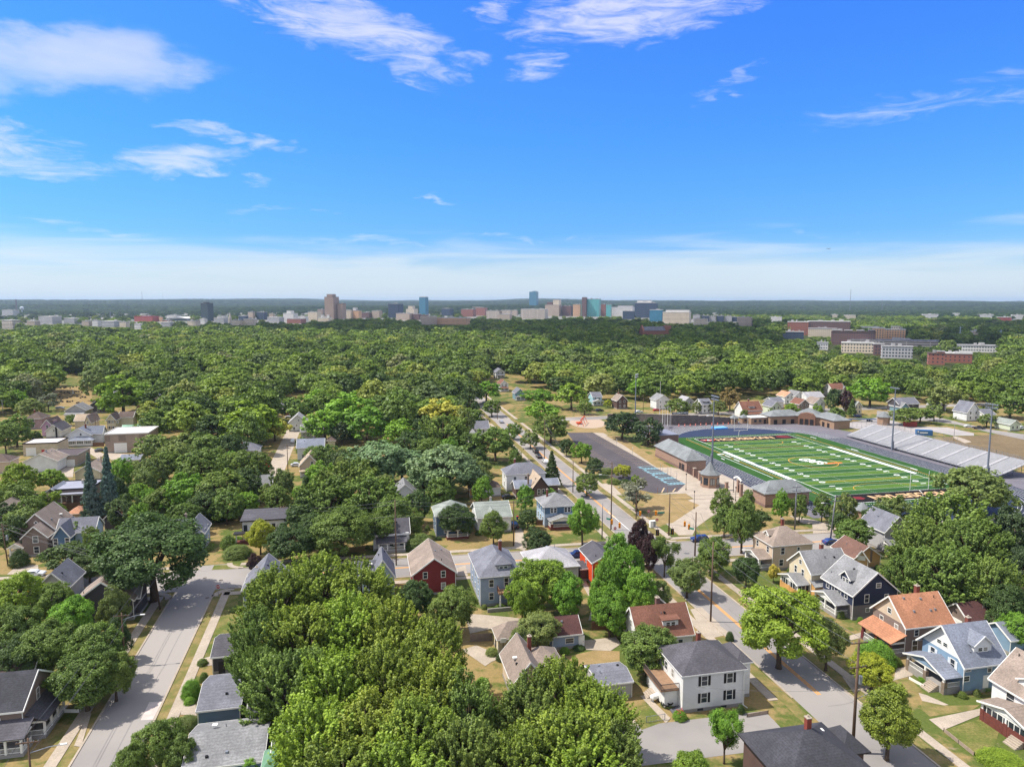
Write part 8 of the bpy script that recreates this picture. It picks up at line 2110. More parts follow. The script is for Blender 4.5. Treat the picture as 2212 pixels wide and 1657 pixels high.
S = [  # cx, ytop, width, kind, tint, height, label
 (628,1134,112,'round','dark',9,'dark green dome-shaped tree right of the yellow one on the cross street'),(549,1196,38,'oval','purple',5,'small purple-leaved tree at the dark green dome tree'),
 (560,1124,62,'oval','yellow',9,'bright yellow tree in front of the modern white house'),(897,1252,86,'round','dark',9,'dark green tree below the dark red house'),
 (975,1266,104,'round','mid',10,'mid-green feathery tree left of the concrete yard'),(1172,1202,140,'round','lime',12,'broad yellow-green tree right of the pale blue house'),
 (1222,1238,84,'round','bright',10,'bright green tree touching the broad yellow-green one'),(1128,1245,70,'round','lime',10,'smaller yellow-green tree in front of the upper deck'),
 (1345,1152,112,'oval','bright',17,'tallest bright green tree beside the orange-red house'),(1306,1216,84,'oval','bright',13,'bright green tree at the left foot of the tallest bright one'),
 (1384,1226,84,'oval','bright',13,'bright green tree at the right foot of the tallest bright one'),(1318,1268,90,'round','bright',10,'low bright green tree above the brown board fence'),
 (1384,1122,52,'oval','purple',12,'purple-black beech behind the tallest bright green tree, left stem'),(1403,1152,52,'oval','purple',10,'purple-black beech behind the tallest bright green tree, right stem'),
 (1437,1166,52,'sparse','mid',9,'thin open tree at the kerb of the crossing'),(1486,1205,84,'round','olive',9,'olive-green tree over the yellow lines below the crossing'),
 (1541,1160,82,'round','mid',9.5,'round green street tree just right of the near crossing pole'),(1614,1198,62,'round','dark',8,'dark green tree in front of the beige hip-roof house'),
 (1672,1218,28,'oval','gold',4.5,'small two-tone green and gold tree by the beige house'),(1424,1252,58,'round','olive',7,'low olive tree behind the red-brown roof'),
 (1400,1352,130,'round','mid',9,'mid-green tree between red-brown roof and charcoal hip roof'),(1577,1362,18,'bush','dark',2,'tiny dark round shrub on the verge by the drive'),
 (1162,1318,96,'round','olive',8,'tangled olive tree between tan garage and grey garage'),(1124,1352,60,'round','olive',7,'low olive tree left of the tangled one'),
 (1568,1540,72,'sparse','bright',7.5,'slim bright young tree at the near street kerb'),(1497,1622,92,'round','lime',6,'yellow-green crown cut by the bottom edge, right of the near street'),
 (1690,1266,190,'oak','lime',15,'big yellow-green street tree with a forked trunk beside the main street'),(1790,1330,90,'oak','olive',10,'olive-green tree at the right shoulder of the big street tree'),
 (1893,1381,80,'bush','bright',4.4,'bright green spreading shrub below the orange-brown porch'),(1887,1414,92,'round','yellow',6.2,'yellow-green small tree behind the tallest pole'),
 (1926,1482,140,'oval','maple',11,'olive-lime tree right of the tallest pole at the bottom right'),(1932,1416,34,'bush','mid',1.6,'low clipped hedge below the orange-brown porch'),
 (2165,1627,90,'bush','lime',1.6,'yellow-green shrub at the bottom right corner'),(1697,1276,22,'bush','dark',2,'small dark umbrella-shaped shrub by the yellow-tan house'),
 (2112,1003,160,'round','olive',15,'broad flat-topped tree in front of the near end of the bleachers'),(2055,1064,170,'spiky','mid',17,'top of the big green maple clump, right side'),
 (2000,1125,150,'spiky','mid',15,'left flank of the big green maple clump, right side'),(2105,1118,170,'spiky','mid',16,'right flank of the big green maple clump'),
 (2050,1180,180,'spiky','mid',14,'lower middle of the big green maple clump'),(2135,1205,130,'spiky','mid',13,'lower right of the big green maple clump'),(1965,1195,110,'spiky','mid',12,'lower left of the big green maple clump'),
 (2190,1092,90,'round','deep',14,'deep green tree at the right edge, upper one'),(2203,1165,90,'round','deep',13,'deep green tree at the right edge, middle one'),(2178,1262,90,'round','dark',10,'deep green tree at the right edge, behind the maroon garage'),
 (2205,1325,80,'round','bright',7,'bright green tree at the right edge behind the light blue house'),(1932,1068,84,'round','olive',11,'olive tree over the lettering of the near end zone'),
 (1905,1088,76,'round','dark',10,'dark tree beside the pyramid-roofed lodge'),(1828,1066,58,'round','olive',11,'soft olive tree right of the leaning steel pole'),(1812,1100,46,'round','dark',8,'dark small tree at the leaning steel pole'),
 (1846,1118,88,'round','mid',9,'green street tree on the cross street, in front of the lodge'),(1778,1063,42,'oval','mid',9,'slim green tree left of the leaning steel pole'),
 (1690,1057,44,'oval','bright',10,'bright green cone-shaped tree in front of the right brick building'),(1729,1063,38,'oval','mid',9,'green tree just right of the grey steel pole'),
 (1562,1054,54,'oval','mid',10,'green tree in front of the arched gate, rear one'),(1566,1092,52,'oval','mid',9,'green tree in front of the arched gate, front one'),(1606,1072,84,'oval','mid',15,'largest green tree on the verge left of the beige house'),
 (1641,1104,46,'sparse','dark',7,'crooked open tree right of the largest verge tree'),(1617,1056,34,'oval','mid',9,'slim green tree behind the largest verge tree'),
 (1259,1076,72,'oval','bright',13,'pointed green tree in front of the blue and white house'),(1376,1044,82,'sparse','grey',9,'grey thin-leaved tree by the dry triangular lawn'),
 (1268,1018,56,'oval','mid',8.5,'green tree on the right verge of the upper main street'),(1257,953,48,'round','bright',9,'green lollipop tree beside the parking lot, upper one'),
 (1284,987,40,'round','dark',7.5,'round dark lollipop tree beside the parking lot'),(1224,948,33,'round','dark',7.5,'small dark round tree on the verge, farthest of the row'),
 (1346,1001,40,'round','yellow',5.5,'small yellow tree at the corner of the parking lot'),(1373,1026,24,'round','lime',4,'tiny yellow-green tree beside the small yellow one'),
 (1192,974,44,'conifer','dark',12.5,'single spruce beside the upper main street'),(1190,893,86,'round','mid',12,'green tree left of the playground, lowest of three'),(1172,868,84,'oak','bright',12,'flat-topped bright tree left of the playground, middle of three'),
 (1162,838,76,'oak','bright',12,'flat-topped bright tree left of the playground, upper of three'),(1146,930,44,'round','olive',8,'olive street tree above the parked black cars'),(1110,913,38,'round','mid',8,'green tree on the left verge, far up the main street'),
 (1112,965,30,'round','mid',9,'green tree left of the parked black cars'),(1235,824,78,'round','lime',17,'tall yellow-green cottonwood behind the playground'),(1263,862,38,'round','mid',9,'green tree on the playground lawn'),
 (1345,888,82,'round','deep',11,'very dark tree beside the parking lot, left of two'),(1401,905,72,'round','deep',12,'very dark tree beside the parking lot, right of two'),(1466,858,60,'round','mid',10,'green tree behind the scoreboard'),
 (1313,863,20,'round','yellow',5,'little lime tree between the light blue and dark brown houses'),(1382,818,64,'round','bright',14,'bright tree behind the floodlight mast by the wall'),(1505,868,24,'round','olive',7,'small olive tree right of the scoreboard'),
 (1553,862,40,'round','olive',9,'olive tree before the white house with the dark dormer'),(1578,838,52,'round','brown',14,'brownish-olive tall tree behind the block wall'),(1608,884,20,'round','mid',6,'small green tree beside the bungalow'),
 (1668,882,20,'round','mid',6,'small green tree left of the pale green gable'),(1710,869,36,'round','lime',9,'lime tree between the pale green and brown houses'),(1767,873,26,'round','lime',7,'lime small tree above the fieldhouse portico'),
 (1803,836,38,'oval','dark',15,'dark green tall tree left of the maroon one'),(1829,842,34,'oval','purple',14,'maroon-leaved tree behind the fieldhouse'),(1808,878,42,'round','mid',8,'green tree at the right end of the fieldhouse'),(1842,862,24,'conifer','mid',10,'green conifer right of the maroon tree'),
 (1882,814,90,'round','bright',17,'big bright tree right of the cream cottage'),(1955,882,62,'oak','mid',9,'low broad tree of three behind the bleachers, left one'),(1990,878,60,'oak','mid',9,'low broad tree of three behind the bleachers, middle one'),(2020,870,42,'round','olive',10,'low broad tree of three behind the bleachers, right one'),
 (2042,828,84,'round','olive',15,'olive dense tree behind the white garage'),(2083,893,52,'bush','olive',3,'rough hedge left of the steep-gabled white house'),(2133,892,42,'round','olive',7.5,'round olive tree on the curved street beside the parked pickup'),
 (2186,844,84,'round','mid',13,'large green tree at the right edge behind the steep gable'),(2124,877,8,'conifer','dark',7,'narrow arborvitae in front of the steep gable, left one'),(2131,880,8,'conifer','dark',6.5,'narrow arborvitae in front of the steep gable, right one'),
 # centre and left
 (700,1032,150,'spiky','mid',15,'large tree of the thicket above the street pole, left one'),(800,1022,150,'spiky','mid',16,'large tree of the thicket above the street pole, right one'),(752,1000,150,'spiky','mid',15,'large tree of the thicket above the street pole, top one'),
 (846,1060,100,'round','mid',13,'tree of the thicket at the right of the street pole'),(655,1078,90,'round','dark',11,'darker tree at the left foot of the thicket'),(735,1095,150,'round','mid',12,'tree at the lower front of the thicket above the street pole'),(660,1030,80,'conifer','dark',14,'ragged dark tree at the left end of the thicket'),
 (820,945,150,'round','silver',15,'silvery tree, left one of the pair in the centre'),(868,966,110,'round','silver',13,'small silvery tree beside the left silvery one'),(968,956,165,'round','silver',17,'large silvery willow-like tree in the centre'),(1030,990,80,'round','olive',12,'olive tree at the right shoulder of the large silvery one'),
 (915,1000,90,'round','silver',12,'silvery tree at the left shoulder of the large silvery one'),(1070,918,100,'round','mid',15,'green tree between the large silvery one and the main street'),(952,862,116,'round','gold',15,'golden-flowered flat-topped tree in the centre'),
 (956,896,120,'spiky','mid',13,'green maple in front of the golden-flowered one'),(868,845,96,'round','mid',15,'green tree left of the golden-flowered one, upper'),(884,876,90,'round','dark',13,'dark tree left of the golden-flowered one, lower'),
 (752,848,126,'round','bright',16,'broad bright green tree in the centre left, upper'),(700,882,100,'round','bright',14,'bright green tree behind the white steep gable'),(792,884,104,'round','bright',14,'bright green tree below the upper broad one'),(738,912,60,'oval','deep',10,'dark egg-shaped tree beside the dark-roofed garage'),
 (545,868,130,'round','lime',14,'yellow-flecked green tree left of the side street, larger'),(592,902,70,'round','gold',11,'gold-flecked tree at the side street edge'),(388,842,108,'spiky','mid',15,'large mid-green tree beside the cream houses'),(450,872,70,'round','olive',12,'olive tree left of the yellow-flecked one'),
 (262,812,124,'round','lime',15,'bright yellow-green domed tree by the cemetery'),(330,936,84,'round','olive',13,'feathery olive tree right of the warehouse yard'),(282,992,66,'round','olive',9,'drooping willow-like tree right of the spruces'),(400,930,90,'round','olive',14,'feathery olive tree right of the warehouse, higher one'),
 (352,972,80,'round','mid',12,'green tree between the feathery olive ones'),(432,970,120,'round','mid',15,'large green tree in the centre-left thicket, top'),(510,966,100,'round','mid',14,'large green tree in the centre-left thicket, right'),(400,1022,110,'round','bright',13,'brighter green tree in the centre-left thicket'),
 (470,1012,120,'round','mid',14,'green tree in the middle of the centre-left thicket'),(528,1012,80,'round','dark',12,'dark tree at the right of the centre-left thicket'),(355,1045,74,'round','mid',10,'green tree at the lower left of the thicket'),(584,1042,56,'round','mid',9,'green tree beside the house with the taupe porch roof'),
 (189,978,46,'conifer','blue',21,'blue-grey spruce, left of two'),(228,966,50,'conifer','blue',22,'blue-grey spruce, right of two'),(32,898,74,'round','mid',14,'green domed tree at the left edge beside the workshops'),(8,915,56,'round','mid',13,'green tree cut by the left edge beside the workshops'),
 (36,997,72,'round','lime',12,'yellow-green tree at the left edge, mid height'),(30,1042,88,'round','mid',11,'green tree at the left edge below the yellow-green one'),(66,1062,62,'round','mid',10,'green tree left of the brown-grey gable'),(12,1085,60,'round','dark',9,'dark tree at the left edge above the white house'),
 (108,1011,66,'round','lime',8,'small yellow-green tree before the garage block'),(102,1062,46,'sparse','lime',8,'thin yellowish tree before the flat-roofed tan block'),(32,845,52,'round','bright',12,'bright tree at the left edge above the mauve house'),(62,858,62,'round','olive',11,'olive tree above the mauve house'),
 (102,852,44,'sparse','grey',10,'greyish bare-looking tree beside the cemetery'),(152,895,24,'round','mid',6,'small green tree beside the pink house'),(78,933,26,'round','dark',6,'small dark tree beside the low white house'),
 (40,1184,40,'bush','dark',4.5,'dark shrub in front of the brown-grey gabled house'),(492,1152,34,'bush','mid',4,'green shrub left of the modern white house'),(512,1176,60,'bush','olive',3,'low hedge in front of the modern white house'),
 (145,1166,110,'round','dark',8,'dark green tree left of the old oak'),(190,1195,80,'round','dark',7,'dark green tree between the oak and the left one'),
 (40,1236,120,'round','lime',12,'yellow-green tree at the left edge above the bottom-left thicket'),(112,1258,84,'round','mid',10,'green tree top left in the bottom-left thicket'),(28,1300,120,'round','mid',11,'green tree at the left edge in the bottom-left thicket'),
 (148,1288,100,'round','bright',10,'bright tree in the bottom-left thicket'),(98,1335,130,'round','mid',11,'green tree in the middle of the bottom-left thicket'),(198,1345,130,'round','mid',11,'green tree at the right of the bottom-left thicket'),(244,1270,68,'oval','olive',9,'soft olive tree beside the slate gables'),
 (180,1405,150,'round','mid',10,'green tree at the lower edge of the bottom-left thicket'),(40,1372,110,'round','dark',9,'dark tree behind the columned porch house'),(244,1400,90,'round','mid',9,'green tree overhanging the left street'),(250,1335,60,'round','dark',8,'dark tree on the verge of the left street'),
 (412,1464,42,'bush','bright',3.4,'bright green shrub beside the middle garage'),(440,1450,20,'bush','mid',1.8,'small clipped shrub beside the farthest garage'),(340,1552,110,'round','mid',8,'green tree at the bottom, right of the left street'),(278,1602,70,'round','mid',7,'smaller green tree at the bottom edge beside the left street'),
 (392,1590,80,'round','mid',6.5,'green tree over the edge of the light grey roof'),(402,1546,50,'bush','olive',1.8,'olive low hedge by the pavement above the light grey roof'),(556,1616,70,'sparse','bright',4,'pinnate-leaved sapling at the green metal roof'),
 (986,1091,82,'round','dark',9,'bushy dark tree in front of the grey hip-roofed house'),(1066,1106,64,'oval','mid',9,'young green tree in front of the white cross gables'),(1135,1045,40,'round','bright',9,'bright tree left of the blue and white house, upper'),(1140,1098,44,'round','dark',6,'dark tree left of the blue and white house, lower'),
 (1162,1140,64,'round','dark',7,'dark green tree on the cross street kerb'),(1188,1052,30,'bush','bright',3.5,'bright shrub in front of the dark gable'),(905,1150,60,'bush','olive',4,'olive shrubs right of the street pole'),(1312,1010,34,'bush','olive',2,'tall ornamental grasses beside the lot, upper clump'),
 (1325,1032,30,'bush','olive',2,'tall ornamental grasses beside the lot, lower clump'),(1350,1035,26,'bush','dark',1.5,'dark low shrub under the small yellow tree'),(680,962,50,'round','mid',7,'green tree beside the taupe cottage'),
 (1062,862,46,'round','mid',10,'green tree on the left verge of the upper main street, near the red house'),(2120,1470,40,'bush','bright',1.2,'flower bed shrub below the light blue porch'),
]
for s in S: tl(*s)
UND = 'leafy understorey tree filling the gaps of the centre-left thicket'
for cx,yt,w,kd,tn,h in ((395,1052,70,'round','mid',9),(440,1058,80,'round','dark',10),(487,1060,76,'round','mid',10),(528,1056,64,'round','bright',9),(330,1062,60,'round','mid',8),(300,1042,56,'round','bright',7),(262,1052,50,'bush','bright',4),(372,1088,60,'bush','mid',4),(470,1095,60,'bush','dark',4),
                       (330,985,70,'round','olive',12),(312,1010,60,'round','olive',10),(375,950,80,'round','olive',14),(440,930,90,'round','mid',14),(490,935,80,'round','dark',13),(560,975,60,'round','mid',12),(455,900,80,'round','dark',13),(420,868,90,'round','mid',15),(345,880,70,'round','mid',12)): tl(cx,yt,w,kd,tn,h,UND,UND)
UN2 = 'leafy tree packed into the central block between the side street and main street'
for cx,yt,w,kd,tn,h in ((700,960,70,'round','mid',11),(745,965,80,'round','dark',12),(690,995,70,'round','bright',12),(785,985,80,'round','mid',13),(890,930,80,'round','dark',13),(920,940,80,'round','mid',12),(1010,930,70,'round','mid',12),(660,940,50,'round','dark',9),(900,1060,60,'round','dark',10),(880,1095,70,'round','mid',9),(820,1100,90,'round','mid',10),(680,1110,80,'round','dark',9),
                       (640,855,80,'round','mid',14),(690,845,80,'round','bright',15),(820,850,90,'round','mid',15),(1000,850,80,'round','dark',14),(1010,880,80,'round','mid',13),(915,900,60,'round','dark',12),(1050,820,70,'round','bright',15),(860,905,70,'round','bright',13)): tl(cx,yt,w,kd,tn,h,UN2,UN2)
q = at(333,1299); tree(q.x,q.y,19.0,12.5,'oak','dark','old wide-spreading oak with a thick trunk at the left street corner',seed=2)
q = at(*T(2,1450,1235)); rs_ = tree(q.x,q.y,1.5,1.1,'bush','bright','rose bush with pink flowers at the white corner house',cat='shrub',name='rose_bush')
mb = MB(); rr = random.Random(2)
for k in range(26): a = rr.uniform(0,6.28); mb.box(*(lambda x,y,z: (x,y,z,x + .1,y + .1,z + .1))(.9 * math.cos(a) * rr.random(),.9 * math.sin(a) * rr.random(),rr.uniform(.7,1.5)))
mb.build('flowers',FLW,rs_)
FS = 'small foundation shrub growing against a house wall near the main street'
rr = random.Random(9); nsh = N_TREES
for hx,hy,hr in list(HOUSE_AT):
 if math.hypot(hx,hy) > 215: continue
 for k in range(3):
  off_ = U * (rr.uniform(-.8,.8) * hr) - V * (hr + rr.uniform(-.6,.8)) if k else -U * (hr + rr.uniform(0,.8)) + V * (rr.uniform(-.7,.7) * hr)
  tree(hx + off_.x,hy + off_.y,rr.uniform(.8,1.7),rr.uniform(.6,1.3),'bush',rr.choice(('mid','dark','bright','olive')),FS,FS,lod=1)
nsh = N_TREES - nsh
# random individuals fill the nearer canopy up to 300 trees, the rest is one woodland
rsx = np.random.RandomState(11)
houses = np.array(HOUSE_AT); mains = [(Vector(MAIN[0]),MAIN_DIR,9.0),(Vector(LEFT_ST[0]),dirv(102.75),7.5),(Vector(SIDE[0]),(Vector(SIDE[-1]) - Vector(SIDE[0])).normalized(),5.5),(Vector(BACK[0]),dirv(12),7.5),(Vector(CROSS[0]),CROSS_DIR,9)]
CLEAR = [[(100,812),(205,812),(205,885),(100,885)],[(1050,800),(1085,800),(1235,900),(1235,1657),(1040,900)]]
BASEY = np.array([(0,905),(40,880),(100,872),(210,876),(300,915),(345,990),(560,1000),(600,940),(680,960),(800,960),(1020,960),(1040,880),(1060,862),(1240,858),(1300,872),(1450,868),(1640,862),(1800,866),(1900,868),(2060,880),(2212,878)])
def pxs(x,y,z):
 z = z - CAMH; yc = y * math.cos(PIT) - z * math.sin(PIT); zc = y * math.sin(PIT) + z * math.cos(PIT)
 return 1106 + FPX * x / yc,828.5 - FPX * zc / yc
def inpoly(px,py,poly):
 c = np.zeros(len(px),bool); n = len(poly)
 for i in range(n):
  x1,y1 = poly[i]; x2,y2 = poly[(i + 1) % n]
  if y1 == y2: continue
  k = ((y1 > py) != (y2 > py)) & (px < (x2 - x1) * (py - y1) / (y2 - y1) + x1); c ^= k
 return c
def accept(x,y,h,street=True):
 """keep streets, yards, the field and the fronts of buildings free"""
 bx,by = pxs(x,y,0.0); tx,ty = pxs(x,y,h * 1.1); rp = 8.0 * FPX / np.maximum(y,50)
 ok = (bx > -120) & (bx < 2332) & (by < np.interp(bx,BASEY[:,0],BASEY[:,1]))
 for poly in CLEAR: ok &= ~inpoly(bx,by,poly) & ~inpoly(bx,by - .5 * (by - ty),poly)
 if street:
  for o,d,w_ in mains: ok &= (np.abs((x - o.x) * d.y - (y - o.y) * d.x) > w_) | ((np.hypot(x,y) > 520) & (w_ < 50)) | ((w_ == 5.5) & (y > 560))
 dist = np.hypot(x,y)
 for hx,hy,hr in HOUSE_AT:
  if hy < 200: continue
  ok &= np.hypot(x - hx,y - hy) > hr + 2.5
  hpx,hpy = px_of(hx,hy,3.0); hw = (hr - 1) * FPX / hy + (5 * FPX / hy if hy > 450 else 0)
  dh = math.hypot(hx,hy)
  if dh > 800: front = 90.0 * dh / 800
  else: front = 32
  ok &= ~((np.abs(bx - hpx) < hw * .9) & (dist < dh) & (dh - dist < front) & (ty < hpy))
 for x0,x1,yb,db in BLD_AT:
  ok &= ~((bx > x0 - rp) & (bx < x1 + rp) & (y < db + 40) & (ty < yb) & (y > db * .45))
  ok &= ~((bx > x0 - 1) & (bx < x1 + 1) & (np.abs(y - db) < 40))
 return ok
def scatter(r0,r1,spacing,rs):
 """jittered polar cells across the view wedge"""
 out = []; r = r0; amax = math.radians(38.5)
 while r < r1:
  n = int(2 * amax * r / spacing); a = (np.arange(n) + rs.uniform(0,1,n)) / n * 2 * amax - amax
  rr_ = r + rs.uniform(0,1,n) * spacing; out.append(np.stack([rr_ * np.sin(a),rr_ * np.cos(a)],1)); r += spacing
 return np.concatenate(out)
# buildings of the distant city, as seen columns and distance
BLD_AT = []
for o in bpy.data.objects:
 if o.parent is None and o.name.split('.')[0] in ('city_building','church','arena'):
  ws = [c for c in o.children if c.name.split('.')[0] in ('wall','tower')]
  if not ws: continue
  xs = [v.co for v in ws[0].data.vertices]; hx = max(v.x for v in xs); dpt_ = max(v.y for v in xs)
  fy = o.location.y - (dpt_ if o.name.startswith('city') else 0)
  p0,p1 = px_of(o.location.x - hx,fy,0),px_of(o.location.x + hx,fy,0)
  BLD_AT.append((p0[0],p1[0],p0[1] - 3.0,fy))
BASEY0 = BASEY.copy(); BASEY[:] = np.column_stack([BASEY[:,0],np.full(len(BASEY),1240)])
YARD = [(0,895),(560,880),(640,900),(900,930),(1060,930),(1100,1000),(1090,1150),(880,1150),(640,1200),(0,1200)]
pts = scatter(150,420,10.0,rsx); hh = rsx.uniform(6.5,12,len(pts)); bx,by = pxs(pts[:,0],pts[:,1],0.0)
ok = accept(pts[:,0],pts[:,1],hh * .9) & inpoly(bx,by,YARD); pts,hh = pts[ok],hh[ok]; ny = 0
for k in range(len(pts)):
 x,y,h = pts[k][0],pts[k][1],hh[k]; r = h * rsx.uniform(.34,.5)
 if any((x - a) ** 2 + (y - b) ** 2 < (.7 * (r + c)) ** 2 for a,b,c in TREE_AT) or ny >= 42: continue
 ny += 1; kd = ('round','oval','round','bush')[rsx.randint(4)]; tn = ('mid','dark','olive','bright')[rsx.randint(4)]
 if kd == 'bush': h *= .35; r = h * .75
 lab = '%s %s in the back yards left of the main street' % ({'mid': 'mid-green','dark': 'dark green','olive': 'olive-green','bright': 'bright green'}[tn],{'round': 'rounded yard tree','oval': 'upright yard tree','bush': 'garden shrub'}[kd])
 tree(x,y,h,r,kd,tn,lab,lab)
BASEY = BASEY0
pts = scatter(250,560,15.0,rsx)
hh = rsx.uniform(13,22,len(pts)); ok = accept(pts[:,0],pts[:,1],hh)
pts,hh = pts[ok],hh[ok]
order = np.argsort(np.hypot(pts[:,0],pts[:,1]))
near = []; far_left = []
budget = 300 + nsh - N_TREES
for k in order:
 x,y,h = pts[k][0],pts[k][1],hh[k]
 r = h * rsx.uniform(.38,.56)
 if any((x - a) ** 2 + (y - b) ** 2 < (.56 * (r + c)) ** 2 for a,b,c in TREE_AT): continue
 if budget > 0:
  budget -= 1
  kind = ['round','round','oval','spiky','round','oak'][rsx.randint(6)] if rsx.rand() > .05 else 'conifer'
  tn = ['mid','bright','lime','dark','olive','maple','mid','bright','maple'][rsx.randint(9)] if kind != 'conifer' else 'dark'
  dd = {'mid': 'mid-green','bright': 'bright green','lime': 'yellow-green','dark': 'dark green','olive': 'olive-green','maple': 'yellowish green'}[tn]
  zone = 'behind the row of houses beyond the field' if px_of(x,y,0)[0] > 1300 else ('in the canopy left of the upper main street' if px_of(x,y,0)[0] > 640 else 'in the canopy at the left, beyond the houses')
  kw = {'conifer': 'conifer','oval': 'tall','spiky': 'shaggy','oak': 'spreading','round': 'rounded'}[kind]
  lab = ('%s %s tree %s' % (dd,kw,zone)).replace('conifer tree','conifer')
  tree(x,y,h * (1.15 if kind in ('oval','conifer') else 1),r,kind,tn,lab,lab)
 else: far_left.append((x,y,h)); TREE_AT.append((x,y,r))
# ------------------------------------------------------------------ hills and the woodland
def hill(x,y):
 x = np.asarray(x,float); y = np.asarray(y,float)
 def ss(t): t = np.clip(t,0,1); return t * t * (3 - 2 * t)
 tilt = np.clip(.5 - x / 16000,0,1)
 px_ = x / np.maximum(y,1)
 r1 = 20 * ss((y - 4300 - 350 * np.sin(x / 900)) / 900) * (1 + .35 * np.sin(x / 640 + 1) + .2 * np.sin(x / 310))
 r2 = (30 + 12 * tilt) * ss((y - 6200 - 600 * np.sin(x / 1700 + 2)) / 2200) * (1 + .18 * np.sin(x / 1100))
 r3 = (14 + 24 * tilt + 7 * np.sin(px_ * 14 + 1) + 5 * np.sin(px_ * 33) + 2.5 * np.sin(px_ * 81)) * ss((y - 9500) / 3500)
 return np.maximum(0,r1 + r2 + r3)
xs = np.linspace(-12000,12000,140); ys = np.linspace(4000,19500,90)
gx,gy = np.meshgrid(xs,ys); gz = hill(gx,gy); gz[0,:] = -2
V_ = np.stack([gx.ravel(),gy.ravel(),gz.ravel() + .05],1)
mb = MB(); mb.v = [tuple(v) for v in V_]
nx = len(xs)
mb.f = [(j * nx + i,j * nx + i + 1,(j + 1) * nx + i + 1,(j + 1) * nx + i) for j in range(len(ys) - 1) for i in range(nx - 1)]; mb.mi = [0] * len(mb.f); mb.smooth = True
HILLM = mat('hill_forest',(.03,.055,.026),.95,col2=(.045,.075,.03),ns=.004,amt=1,fine=.03,spec=.05,big=.0009,bigcol=(.05,.085,.03))
tag(mb.build('hills',HILLM),kind='structure')
P = [np.array(far_left) if far_left else np.zeros((0,3))]
L0 = [np.zeros(len(P[0]),int)]
def add_pts(r0,r1,sp_,hlo,hhi,lod):
 p = scatter(r0,r1,sp_,rsx); h = rsx.uniform(hlo,hhi,len(p)); k = accept(p[:,0],p[:,1],h,street=r0 < 1200)
 p,h = p[k],h[k]
 P.append(np.column_stack([p,h])); L0.append(np.full(len(p),lod))
add_pts(560,950,15.5,14,25,0)
add_pts(950,1500,17,13,24,1)
add_pts(1500,2700,19,12,21,1)
add_pts(640,1500,11.5,5,9,1)
add_pts(2700,4600,26,10,18,2)
add_pts(4600,8000,42,11,18,2)
add_pts(8000,13500,85,12,20,2)
P = np.concatenate(P); L0 = np.concatenate(L0)
P = P; dist = np.hypot(P[:,0],P[:,1])
bxx,_ = pxs(P[:,0],P[:,1],0.0); u_ = rsx.rand(len(P)); keep = ~((dist > 2700) & (u_ < .12)) & ~((dist > 1980) & (dist < 4250) & (bxx < 1560) & (u_ < .84))
P,L0,dist = P[keep],L0[keep],dist[keep]
wz = hill(P[:,0],P[:,1])
me = bpy.data.meshes.new('woodland'); me.vertices.add(len(P))
me.vertices.foreach_set('co',np.column_stack([P[:,0],P[:,1],wz]).ravel().astype(np.float32))
rad = P[:,2] * rsx.uniform(.42,.60,len(P)) * np.where(dist > 8000,4.2,np.where(dist > 4600,2.4,np.where(dist > 2700,1.5,1.12)))
sc = np.column_stack([rad,rad,P[:,2] / 2.2])
for nm,typ,data in (('lod','INT',L0.astype(np.int32)),('size','FLOAT_VECTOR',sc.ravel().astype(np.float32)),('turn','FLOAT_VECTOR',np.column_stack([np.zeros(len(P)),np.zeros(len(P)),rsx.uniform(0,6.28,len(P))]).ravel().astype(np.float32))):
 a_ = me.attributes.new(nm,typ,'POINT'); a_.data.foreach_set('vector' if typ == 'FLOAT_VECTOR' else 'value',data)
me.update()
wood = bpy.data.objects.new('woodland',me); COL.objects.link(wood)
tag(wood,'unbroken tree canopy stretching from behind the houses to the far hills','woodland',kind='stuff')
ngr = bpy.data.node_groups.new('woodland_scatter','GeometryNodeTree')
ngr.interface.new_socket('Geometry',in_out='INPUT',socket_type='NodeSocketGeometry'); ngr.interface.new_socket('Geometry',in_out='OUTPUT',socket_type='NodeSocketGeometry')
q = NG(ngr); gi = q.new('NodeGroupInput'); go = q.new('NodeGroupOutput'); jn = q.new('GeometryNodeJoinGeometry')
def proto_collection(lod):
 c = bpy.data.collections.new('canopy_source_%d' % lod)
 kinds = [('round',0),('round',1),('oval',0),('spiky',1),('oak',0),('round',2),('oak',1)] if lod < 4 else [('round',0),('round',1),('oak',2)]
 if lod < 4: kinds.append(('conifer',0)) if False else None
 for kd,sd in kinds:
  m2 = crown_mesh(kd,lod,sd).copy(); m2.materials.clear(); m2.materials.append(WLEAF if lod < 4 else WLEAF_SHADED)
  o = bpy.data.objects.new('canopy_source',m2); c.objects.link(o)
 return c
def attr(nm,typ):
 a_ = q.new('GeometryNodeInputNamedAttribute',data_type=typ); a_.inputs['Name'].default_value = nm; return a_.outputs['Attribute']
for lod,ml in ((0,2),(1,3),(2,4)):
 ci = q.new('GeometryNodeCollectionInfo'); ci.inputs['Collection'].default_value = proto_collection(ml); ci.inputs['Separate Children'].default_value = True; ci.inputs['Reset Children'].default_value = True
 ip = q.new('GeometryNodeInstanceOnPoints'); ip.inputs['Pick Instance'].default_value = True
 cmp_ = q.new('FunctionNodeCompare',data_type='INT',operation='EQUAL'); q.l.new(attr('lod','INT'),cmp_.inputs[2]); cmp_.inputs[3].default_value = lod
 e2r = q.new('FunctionNodeEulerToRotation'); q.l.new(attr('turn','FLOAT_VECTOR'),e2r.inputs[0])
 q.l.new(gi.outputs[0],ip.inputs['Points']); q.l.new(cmp_.outputs[0],ip.inputs['Selection']); q.l.new(ci.outputs[0],ip.inputs['Instance'])
 q.l.new(e2r.outputs[0],ip.inputs['Rotation']); q.l.new(attr('size','FLOAT_VECTOR'),ip.inputs['Scale']); q.l.new(ip.outputs[0],jn.inputs[0])
